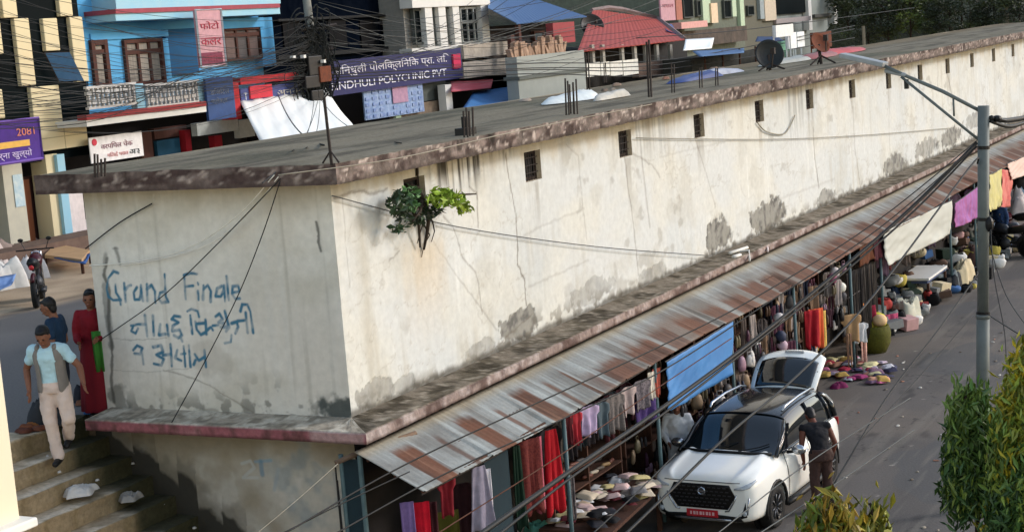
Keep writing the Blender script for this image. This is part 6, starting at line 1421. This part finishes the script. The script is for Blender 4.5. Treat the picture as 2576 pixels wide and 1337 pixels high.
# ================================================================ motorbikes
def motorbike(label, loc, rz, tank, sc=1., group=None):
    t = thing('motorbike', label, 'motorbike', loc, group, rz); t.scale = (sc,) * 3
    for y in (-.64, .64):
        b = MB(); pr = [(.25, -.045), (.3, -.05), (.31, 0), (.3, .05), (.25, .045), (.245, 0), (.25, -.045)]
        b.lathe(pr, (0, y, .31), 24, 'x'); w = b.build('wheel', M_TYRE, t, smooth=True)
        s_ = MB().lathe([(.06, -.05), (.06, .05)], (0, y, .31), 10, 'x')
        for k in range(6):
            a = k * math.pi / 3; s_.tube([(0, y, .31), (0, y + .25 * math.cos(a), .31 + .25 * math.sin(a))], .014, 4)
        s_.build('rim', M_SIL, w)
        MB().tube([(0, y + .34 * math.cos(a), .31 + .34 * math.sin(a)) for a in np.linspace(.5, 2.4, 8)], .04, 6).build('mudguard', cm(tank, .4), t, smooth=True)
    MB().tube([(0, .45, .62), (0, .2, .5), (0, -.1, .42), (0, -.4, .45), (0, -.64, .31)], .035, 6).tube([(0, .45, .75), (0, .1, .68), (0, -.5, .72)], .03, 6).build('frame', M_TRIM, t, smooth=True)
    MB().ball((0, .05, .4), .17, 10, (.7, 1, .9)).tube([(.14, .1, .3), (.15, -.3, .28), (.16, -.8, .36)], [.03, .045, .05], 7).build('engine', mat('engine_metal', (70, 70, 72), metal=.6, rough=.5), t, smooth=True)
    MB().tube([(0, .42, .84), (0, .28, .86), (0, .05, .82), (0, -.08, .76)], [.06, .13, .14, .08], 10).build('tank', cm(tank, .3), t, smooth=True)
    MB().tube([(0, -.05, .80), (0, -.25, .80), (0, -.55, .86), (0, -.72, .88)], [.08, .12, .11, .06], 8).build('seat', M_TRIM, t, smooth=True)
    MB().tube([(.06, .64, .31), (.06, .5, .8), (.08, .44, .98)], .022, 6).tube([(-.06, .64, .31), (-.06, .5, .8), (-.08, .44, .98)], .022, 6).build('fork', M_SIL, t, smooth=True)
    h = MB().tube([(-.36, .3, 1.03), (-.2, .42, 1.02), (.2, .42, 1.02), (.36, .3, 1.03)], .016, 6).build('handlebar', M_TRIM, t, smooth=True)
    for s_ in (-1, 1): MB().tube([(s_ * .2, .42, 1.02), (s_ * .26, .42, 1.18)], .008, 4).ball((s_ * .27, .42, 1.22), .055, 8, (1, .3, .7)).build('mirror', M_TRIM, h)
    MB().ball((0, .56, .88), .1, 10, (1, .7, 1)).build('headlight', M_LAMP, t, smooth=True)
    MB().ball((0, -.8, .8), .05, 8).build('tail_lamp', cm((170, 30, 34), .3), t)
    return t
q = at(100, 762, z=3.1); motorbike('black and red motorbike parked on the upper road behind the people', (q[0], q[1], 3.1), math.radians(38), (70, 26, 32), 1.0)
for k, (u, v, rz, cc, lb) in enumerate(((2535, 645, 70, (40, 42, 48), 'dark motorbike, front one of the row right of the lamp pole'), (2562, 640, 80, (60, 60, 66), 'grey motorbike at the right edge beside the pink bundles'), (2545, 610, 75, (120, 40, 46), 'red motorbike in the second row right of the lamp pole'), (2570, 605, 95, (50, 70, 110), 'blue motorbike in the second row at the right edge'))):
    q = at(u, v, z=0); motorbike(lb, (q[0], q[1], 0), math.radians(rz), cc)
for k, (u, v, rx, h, cc, nm) in enumerate(((2552, 580, .5, 1.3, (190, 178, 174), 'whitish bundle behind the far motorbikes'), (2530, 570, .5, 1.2, (120, 108, 104), 'grey brown bundle behind the far motorbikes'), (2570, 575, .4, 1.3, (150, 176, 190), 'pale blue bundle at the right edge behind the motorbikes'), (2530, 545, .4, 1.7, (96, 76, 54), 'brown heap of goods below the red cloth'), (2565, 540, .5, 1.8, (34, 32, 32), 'black heap of goods at the right edge under the pale pink tarpaulin'))):
    q = at(u, v + 25, z=.0); rag('bundle', nm, 'bundle', (q[0], q[1], 0), rx, rx, h, cm(cc), 140 + k)
# ================================================================ street lamp
LB, LT = np.array([5.62, 8.3, -.2]), np.array([5.85, 8.4, 6.03])
lp = thing('street_lamp', 'tall grey stepped steel lamp pole with a long arm reaching over the awning', 'street lamp', (LB[0], LB[1], 0))
M_POLE = mat('galvanised', (112, 118, 116), c2=(92, 98, 96), sc=5, rough=.6, metal=.2)
pp = lambda z: LB + (LT - LB) * ((z + .2) / 6.23)
MB().tube([pp(-.05), pp(2.1), pp(2.9)], .096, 14).tube([pp(2.9), pp(2.96)], .105, 14).build('lower_pole', M_POLE, lp, w=True, smooth=True)
MB().tube([pp(2.96), pp(6.03)], .083, 14).build('upper_pole', M_POLE, lp, w=True, smooth=True)
A0 = pp(5.93); A1 = at(2272, 188, y=8.6); A2 = at(2122, 143, y=8.7)
MB().tube([A0, (A0 + A1) / 2 + (0, 0, .03), A1, at(2222, 165, y=8.6)], .028, 8).build('arm', M_POLE, lp, w=True, smooth=True)
MB().tube([pp(5.48), A1 + (-.03, 0, -.03)], .022, 8).tube([at(2398, 243, y=8.5), at(2400, 292, y=8.45)], .016, 6).build('stay', M_POLE, lp, w=True, smooth=True)
hd_ = MB(); d = A2 - at(2222, 165, y=8.6); L2 = np.linalg.norm(d); dn = d / L2; sd2 = np.cross(dn, (0, 0, 1)); sd2 /= np.linalg.norm(sd2); un2 = np.cross(sd2, dn)
hd_.tube([A1 + dn * -.05, A1 + dn * .3], .035, 8)
hd_.obox((A2 + at(2222, 165, y=8.6)) / 2 + un2 * .02, dn * L2 * .55, sd2 * .11, un2 * .035)
hd_.build('lamp_head', mat('lamp_grey', (140, 144, 146), rough=.5), lp, w=True, bev=.02)
MB().box(-.03, .03, -.03, .03, -.14, 0).build('photocell', M_TRIM, lp).location = [float(t_) for t_ in (at(2280, 200, y=8.6) - np.array([LB[0], LB[1], 0]))]
b = MB(); b.tube([pp(5.85), at(2505, 297, y=8.5), at(2530, 303, y=8.9)], .02, 6); b.ball(at(2508, 298, y=8.5), .07, 8, (1, 1, .7)); b.build('cable_clamp', M_TRIM, lp, w=True); b = MB(); b.tube([pp(4.35) + (-.1, 0, 0), pp(4.35) + (.16, 0, 0)], .015, 5).ball(pp(4.3) + (.09, -.02, 0), .07, 8, (1, 1, 1.6))
b.build('cable_clamp', M_TRIM, lp, w=True)
b = MB()
for z in (1.2, 2.95, 4.35, 5.4): b.tube([pp(z), pp(z + .05)], .102 if z < 2.96 else .09, 12)
b.build('strap', M_TRIM, lp, w=True)
# ================================================================ street trees
YG = [(184, 166, 44), (160, 156, 52), (124, 142, 56), (88, 118, 50), (64, 92, 44)]
def ashoka(label, top, h, r0, n, seed, hue, lean=(0, 0)):
    """tapering crown of long hanging leaves, new growth yellow"""
    r = np.random.default_rng(seed); t = thing('drooping_tree', label, 'tree', (top[0], top[1], 0))
    MB().tube([(0, 0, 0), (.03, 0, top[2] * .5), (0, .02, top[2] * .97)], [.11 if h > 1.5 else .035, .08 if h > 1.5 else .03, .015], 8).build('trunk', M_BARK, t, smooth=True)
    br = MB(); tips = []
    for k in range(int(n / 40)):
        u = r.random() ** .75; z = top[2] - u * h; a = r.random() * 6.28; rad = r0 * (.12 + .88 * u ** .6) * r.uniform(.35, 1.12)
        tip = np.array([math.cos(a) * rad, math.sin(a) * rad, z - .12 * rad]); br.tube([(0, 0, z + .12), tip * (.5, .5, 1) + (0, 0, .12), tip], [.02, .014, .006], 4); tips.append((tip, u, rad / r0))
    br.build('branch', M_BARK, t)
    ce = []; co = []; di = []
    for tip, u, rr in tips:
        m = 90; p = tip + r.normal(size=(m, 3)) * (.085, .085, .12); p[:, 2] -= abs(r.normal(size=m)) * .17
        k = np.clip(u * 1.5 + r.normal() * .35 - .5 * (rr > .8) * (u < .4), 0, 1) * (len(hue) - 1); i = int(min(len(hue) - 2, k)); f_ = k - i
        ce.append(p); co.append(np.repeat((lin(hue[i]) * (1 - f_) + lin(hue[i + 1]) * f_)[None], m, 0) * r.uniform(.55, 1.35, (m, 1)))
    ce = np.concatenate(ce); co = np.concatenate(co)
    leaf_mesh('foliage', M_LEAF, t, ce, co, r.uniform(.09, .21, len(ce)), seed, droop=1.5, fold=.3, wid=.15)
    return t
q = at(2552, 858, y=3.2)
ashoka('large drooping tree with yellow new leaves behind the lamp pole at right', (q[0] + .2, q[1], q[2]), 3.4, .66, 15000, 301, YG)
q = at(2440, 990, y=3.6)
ashoka('darker small tree with hanging leaves left of the lamp pole', (q[0], q[1], q[2]), 1.15, .33, 2800, 302, [(104, 128, 58), (78, 112, 50), (120, 136, 54), (60, 88, 42)])
q = at(2092, 1256, y=-2.0)
ashoka('yellow green tree top at the bottom edge in front of the man in black vest', (q[0], q[1], q[2]), 2.2, .46, 10000, 303, [(140, 132, 36), (150, 118, 46), (112, 120, 36), (84, 106, 32), (60, 84, 30)])
q = at(2190, 1282, y=-1.6)
ashoka('small yellow tipped tree at the bottom edge right of the larger yellow green tree top', (q[0], q[1], q[2]), 1.8, .22, 2400, 304, [(140, 128, 40), (116, 122, 38), (84, 106, 32), (60, 84, 30)])
# ================================================================ on the roof
q = at(1948, 172, z=6.35); dish('black satellite dish standing on the roof of the long building', (q[0] - .1, q[1], 6.68), .34, cm((30, 34, 36), .5), (.55, -.75, .25), leg=.36)
q = at(2066, 158, z=6.35); dish('rusty brown satellite dish farther along the roof', (q[0], q[1], 6.82), .27, M_RST, (.75, -.4, .5), leg=.5)
for k, (u, v, h) in enumerate(((1632, 243, 1.15), (1424, 287, .55), (1436, 284, .5), (1168, 345, .42), (1182, 342, .38), (1478, 240, .95), (1520, 205, .5), (1800, 215, .4), (1445, 285, .55), (1760, 220, .4), (1690, 232, .6), (238, 440, .28), (255, 438, .22))):
    q = at(u, v, z=6.31); b = MB()
    for j in range(2): b.tube([(q[0] + .05 * j, q[1], 6.28), (q[0] + .05 * j + .02 * random.random(), q[1] + .02, 6.31 + h * random.uniform(.8, 1))], .014 + .006 * (k == 0), 5)
    tag(b.build('rebar_stub', M_IRON), 'rusty iron reinforcing rods sticking up from the roof', 'iron rods', 'iron rods sticking up from the roof')
q = at(1172, 338, z=6.31); tag(MB().box(q[0] - .1, q[0] + .1, q[1] - .12, q[1] + .12, 6.28, 6.4).tube([(q[0], q[1], 6.4), (q[0], q[1], 6.55)], .05, 8).build('roof_bracket', M_TRIM), 'small black bracket bolted on the near roof surface', 'bracket')
q = at(822, 412, z=6.31)
tag(MB().tube([(q[0], q[1] + .1, 6.28), (q[0] - .02, q[1] + .1, 7.05)], .018, 6).tube([(q[0] - .12, q[1] + .1, 6.31), (q[0], q[1] + .1, 6.45), (q[0] + .1, q[1] + .1, 6.31)], .012, 5).build('roof_mast', M_IRON), 'thin iron mast standing on the near roof corner', 'mast')
for k, (u, v, rx, ry, cc, nm) in enumerate(((1450, 247, .35, 1.1, (214, 218, 214), 'white plastic sheet lying flat on the roof'), (1540, 243, .12, .9, (170, 168, 160), 'narrow pale board lying beside the white plastic sheet'), (1755, 196, .22, 1.6, (28, 52, 110), 'folded deep blue tarpaulin lying on the roof'), (1800, 186, .2, 1.8, (150, 156, 172), 'pale grey blue plastic beyond the deep blue tarpaulin'), (2105, 132, .4, 2.6, (168, 52, 54), 'red plastic sheet lying on the roof past the rusty dish'), (2060, 142, .3, 1.6, (130, 66, 64), 'dull red cloth lying just before the red plastic sheet'), (1990, 152, .4, 2.0, (150, 150, 142), 'pale grey slab of boards lying between the two dishes'))):
    q = at(u, v, z=6.34); rag('sheet', nm, 'sheet', (q[0], q[1], 6.31), rx, ry, .12, cm(cc, .5), 160 + k, n=10)
for k in range(16):
    y = random.uniform(10, 34); x = random.uniform(-3.9, -2.6)
    rag('rubble', 'small lump of brick rubble lying on the roof', 'rubble', (x, y, 6.31), .06 + .08 * random.random(), .08 + .12 * random.random(), .05, cm(random.choice([(120, 100, 84), (96, 84, 74), (140, 128, 116), (124, 84, 66)])), 200 + k, 'brick rubble on the roof', n=5)
q = at(1850, 640, x=.3)
pt = thing('pipe_bundle', 'white plastic pipes lying on the ledge below the cream wall', 'pipe', (.3, q[1], 3.2))
MB().tube([at(1836, 640, x=.3) + (0, 0, .03), at(1880, 626, x=.3) + (0, 0, .03)], .03, 8).tube([at(1840, 634, x=.2), at(1884, 630, x=.45), at(1886, 655, x=.6)], .022, 8).tube([at(1845, 646, x=.42), at(1862, 642, x=.42)], .04, 8).build('pipe', M_WHT, pt, w=True, smooth=True)
q = at(1926, 622, x=.4); tag(MB().tube([at(1915, 622, x=.4), at(1930, 616, x=.4)], .05, 8).tube([at(1930, 616, x=.45), at(1932, 632, x=.6)], .02, 6).build('pipe', mat('pinkish_white'), smooth=True), 'short pinkish pipe stub on the ledge right of the white pipes', 'pipe')
# ================================================================ the electric pole and the wires
ep = thing('electric_pole', 'concrete electric pole wrapped in cable tangles before the blue house', 'electric pole', (0, 0, 0))
EX = -17.3
e0, e1 = at(812, 330, x=EX), at(764, -60, x=EX)
MB().tube([(e0[0], e0[1] + .0, 3.1), e0, e1], [.17, .16, .12], 10).build('pole', mat('pale_concrete', (150, 150, 142), c2=(110, 108, 100), sc=3), ep, w=True, smooth=True)
ring_ = MB(); rg = np.random.default_rng(11)
for k in range(120):
    c_ = at(rg.normal(792, 20), rg.uniform(60, 245), x=EX + .2); r_ = rg.uniform(.12, .5) * (1.2 if c_[2] < 8 else .8); a0 = rg.random() * 6
    tl = rg.normal(0, .5)
    ring_.tube([c_ + np.array([.25 * math.cos(a) * r_, math.cos(a) * r_, math.sin(a) * r_ * 1.1 + tl * math.cos(a) * r_]) for a in np.linspace(a0, a0 + rg.uniform(3, 6), 12)], rg.uniform(.012, .03), 4)
ring_.build('cable_tangle', mat('cable_black', (26, 28, 26), rough=.7), ep, w=True)
b = MB()
for u, v in ((800, 70), (792, 130), (806, 180)): b.tube([at(u - 45, v + 6, x=EX + .15), at(u + 45, v - 8, x=EX + .15)], .05, 4)
b.build('crossarm', M_IRON, ep, w=True)
fpart(ep, 'junction_box', mat('rust'), [(806, 166, 834, 206)], x=EX + .4, d=.25, bev=.02)
fpart(ep, 'junction_box', M_TRIM, [(778, 140, 812, 190), (786, 226, 816, 262), (770, 190, 806, 222)], x=EX + .35, d=.25, bev=.03)
fpart(ep, 'insulator', M_WHT, [(764, 138, 770, 146), (815, 150, 820, 158), (738, 140, 744, 146)], x=EX + .5, d=.12)
M_WIRE = mat('wire_black', (30, 31, 30), rough=.6, bump=0)
M_WIRL = mat('wire_pale', (224, 220, 210), rough=.6, bump=0)
def wire(label, pts, r, group=None, m=None, sag=0., name='overhead_wire', n=14):
    P = [np.asarray(p, float) for p in pts]; out = []
    if len(P) > 2 and P[0][2] > .5 and name != 'rope' and np.linalg.norm(P[0] - CP) < 17.6: P = [P[0] + (P[0] - P[1]) * 1.6] + P
    if len(P) == 2:
        for t_ in np.linspace(0, 1, n): out.append(P[0] * (1 - t_) + P[1] * t_ - np.array([0, 0, 4 * sag * t_ * (1 - t_)]))
    else:
        m_ = len(P)
        for i in range(m_ - 1):
            p0, p1, p2, p3 = P[max(i - 1, 0)], P[i], P[i + 1], P[min(i + 2, m_ - 1)]
            for t_ in np.linspace(0, 1, 6, endpoint=False): out.append(.5 * (2 * p1 + (p2 - p0) * t_ + (2 * p0 - 5 * p1 + 4 * p2 - p3) * t_ ** 2 + (3 * p1 - p0 - 3 * p2 + p3) * t_ ** 3))
        out.append(P[-1])
    return tag(MB().tube(out, r, 5).build(name, m or M_WIRE, None, smooth=True), label, 'wire', group)
rw = np.random.default_rng(21)
for k in range(40):                                     # fan from the pole to the left along the facades
    v0 = rw.uniform(-60, 300); x0 = rw.uniform(-16.5, -14); e = at(rw.normal(790, 10), rw.uniform(40, 215), x=EX + .2)
    wire('thin black wire of the dense fan crossing the cream and blue houses to the pole', [at(-90, v0, x=x0), e], rw.uniform(.004, .008), 'wires left of the electric pole', sag=rw.uniform(.2, 1.1))
for k in range(10):
    e = at(rw.normal(790, 10), rw.uniform(90, 190), x=EX + .2); v = rw.uniform(195, 300)
    wire('black wire drooping low across the lattice balcony to the pole', [at(-60, v + 30, x=-15.5), at(260, v - 5 + rw.normal(0, 8), x=-16), at(520, 190 + rw.normal(0, 16), x=-16.4), e], rw.uniform(.006, .010), 'low wires over the balcony')
for k in range(24):                                     # to the right over the dark house
    e = at(rw.normal(795, 10), rw.uniform(0, 200), x=EX + .2); v = rw.uniform(-70, 150)
    wire('thin wire running right from the pole across the dark netted house', [e, at(rw.uniform(1250, 1700), v, x=rw.uniform(-16.5, -13))], rw.uniform(.006, .011), 'wires right of the electric pole', sag=rw.uniform(.2, 1.0), m=M_WIRE if k % 3 else mat('wire_grey', (92, 94, 92), bump=0))
for k, (v0, v1, v2) in enumerate(((205, 176, 150), (196, 172, 128), (214, 186, 170), (190, 160, 120))):
    wire('thick cable passing below the clinic sign and over the grey concrete store', [at(815, v0, x=EX + .3), at(1320, v1, x=-14.6), at(1700, (v1 + v2) / 2 + 8, x=-13.5), at(2150, v2 - 55, x=-12)], .018, 'thick cables beyond the roof')
wire('cable hanging in front of the far houses toward the black dish', [at(1600, 96, x=-14), at(1900, 72, x=-13), at(2300, 20, x=-12)], .018, 'thick cables beyond the roof')
# drop wires from the pole over the near roof
R6 = 6.34
for k, (a, b_) in enumerate((((800, 250), (660, 460)), ((800, 240), (1010, 360)), ((790, 250), (735, 380)), ((805, 255), (770, 372)), ((700, 240), (815, 365)))):
    wire('thin drop wire from the pole across the white tarpaulin', [at(*a, x=EX + .4), at(*b_, z=R6) if b_[1] > 330 else at(*b_, x=-10)], .008 if k < 4 else .014, 'drop wires over the white tarpaulin', sag=.3)
wire('pale rope stretched along the near roof edge', [at(700, 440, z=6.36), at(1000, 398, z=6.36), at(1300, 330, z=6.36), at(1640, 262, z=6.36)], .006, None, mat('rope_dull', (150, 144, 128)), name='rope')
wire('pale wire looping down the end wall, upper of the two', [at(690, 440, y=-.5), at(600, 540, y=-.2), at(480, 620, y=-.12), at(360, 655, y=-.08), at(225, 668, y=-.06)], .007, None, M_WIRL)
wire('pale wire looping down the end wall, lower of the two', [at(700, 445, y=-.5), at(640, 520, y=-.2), at(540, 606, y=-.12), at(420, 648, y=-.08), at(300, 668, y=-.06)], .007, None, M_WIRL)
wire('dark wire running down across the graffiti wall to the lower left', [at(705, 450, y=-.5), at(560, 600, y=-.12), at(420, 735, y=-.1), at(300, 822, y=-.08), at(240, 862, y=-.05)], .007)
wire('dark wire falling steeply across the blue writing to the ledge', [at(705, 455, y=-.5), at(660, 590, y=-.2), at(600, 740, y=-.2), at(520, 900, y=-.3), at(432, 1062, y=-.52)], .007)
wire('dark wire from the roof edge down the left side of the end wall', [at(382, 512, y=-.05), at(300, 560, y=-.05), at(215, 625, y=-.04)], .009)
wire('thin wire sagging across the cream wall to the white pipes', [at(835, 492, x=.06), at(1150, 570, x=.06), at(1500, 620, x=.08), at(1775, 642, x=.1)], .008, m=mat('wire_grey'))
wire('thin grey line along the far part of the cream wall', [at(1600, 347, x=.05), at(1950, 350, x=.05), at(2200, 338, x=.05), at(2390, 322, x=.05)], .009, m=mat('wire_tan', (150, 146, 132), bump=0))
wire('small wire loop hanging under the far windows', [at(1905, 308, x=.04), at(1930, 332, x=.04), at(1975, 335, x=.04), at(2000, 290, x=.04)], .014, m=mat('wire_tan'))
# street side cables
pA = pp(5.5)
def near(u, v, D):
    d = RM @ np.array([(u - CU) / FV, (v - CV) / FV, 1.0]); return CP + d * D
wire('thick black cable bundle rising from the bottom edge across the blue tarpaulin to the pole', [near(1180, 1362, 15), near(1440, 1180, 17), near(1645, 1040, 19), near(1880, 868, 21), near(2100, 690, 22.5), near(2290, 525, 23.5), pA + (-.08, -.1, 0)], .027)
wire('black cable running just under the thick cable bundle', [near(1230, 1362, 15), near(1450, 1190, 17), near(1655, 1050, 19), near(1885, 874, 21), near(2105, 700, 22.5), near(2300, 530, 23.5), pA + (-.08, -.1, -.05)], .015)
wire('thin black wire crossing the tin awning, upper of two', [near(690, 1355, 15), near(1010, 1172, 16.5), near(1330, 1022, 18), near(1640, 880, 20), near(1900, 748, 21.5), near(2200, 560, 23), pA + (-.08, -.1, .03)], .009)
wire('thin black wire crossing the tin awning, lower of two', [near(800, 1365, 15), near(1100, 1200, 16.5), near(1400, 1060, 18), near(1660, 935, 20), near(1910, 775, 21.5), near(2210, 575, 23), pA + (-.08, -.1, -.02)], .009)
wire('rusty thin wire along the hanging saris above the thick cable', [near(1180, 1290, 17), near(1400, 1150, 18), near(1640, 985, 20), near(1840, 850, 21.5)], .007, m=mat('wire_brown', (96, 62, 48), bump=0))
wire('heavy black cable crossing the SUV bonnet and windscreen', [near(1560, 1355, 14), near(1690, 1230, 15), near(1835, 1090, 16), near(2010, 940, 18), near(2200, 740, 20), near(2440, 420, 23.5), pp(5.2) + (-.07, -.08, 0)], .014)
wire('thin wire from the bottom edge across the SUV grille', [near(1470, 1360, 14), near(1600, 1240, 15), near(1700, 1140, 16)], .007)
wire('pale thin wire below the SUV and the man, left one', [near(1780, 1360, 14), near(2030, 1165, 16), near(2290, 1000, 18)], .006, None, mat('wire_grey'))
wire('pale thin wire below the SUV and the man, right one', [near(1880, 1360, 14), near(2110, 1210, 16), near(2300, 1080, 18)], .006, None, mat('wire_grey'))
wire('long black wire slanting over the open road to the lamp pole', [near(2090, 1230, 19), near(2230, 1000, 21), near(2360, 830, 22.5), near(2452, 700, 23.9), pp(3.6) + (-.07, -.08, 0)], .011)
wire('fine wire parallel to the road edge left of the pole', [near(2160, 1110, 20), near(2300, 960, 22), near(2450, 790, 24)], .006)
wire('black wire right of the pole reaching the tree top', [pp(2.95) + (.1, 0, 0), near(2500, 800, 23), near(2580, 850, 21)], .01)
wire('thin wire slanting down right of the lamp pole', [pp(4.0) + (.09, 0, 0), near(2530, 740, 23.5), near(2590, 830, 22)], .008)
wire('black wire falling beside the lamp pole into the tree', [pp(4.3) + (.1, 0, 0), near(2502, 700, 23.7), near(2528, 840, 23), near(2532, 960, 22)], .008)
wire('mossy thick cable leaving the lamp pole to the right edge', [pp(5.85) + (.1, 0, 0), near(2530, 303, 24.5), near(2600, 292, 26)], .04)
wire('second cable leaving the lamp pole to the right edge', [pp(5.8) + (.1, 0, 0), near(2540, 318, 24.5), near(2600, 300, 26)], .03)
wire('pale string from the bottom left up to the bamboo pole', [near(640, 1345, 17), near(740, 1262, 17.5), near(850, 1165, 18.2)], .0045, None, mat('rope_dull', (150, 144, 128)), name='string')
wire('dark wire low across the lower end wall', [near(700, 1345, 15.5), near(860, 1265, 16.2), near(1030, 1185, 17)], .007)
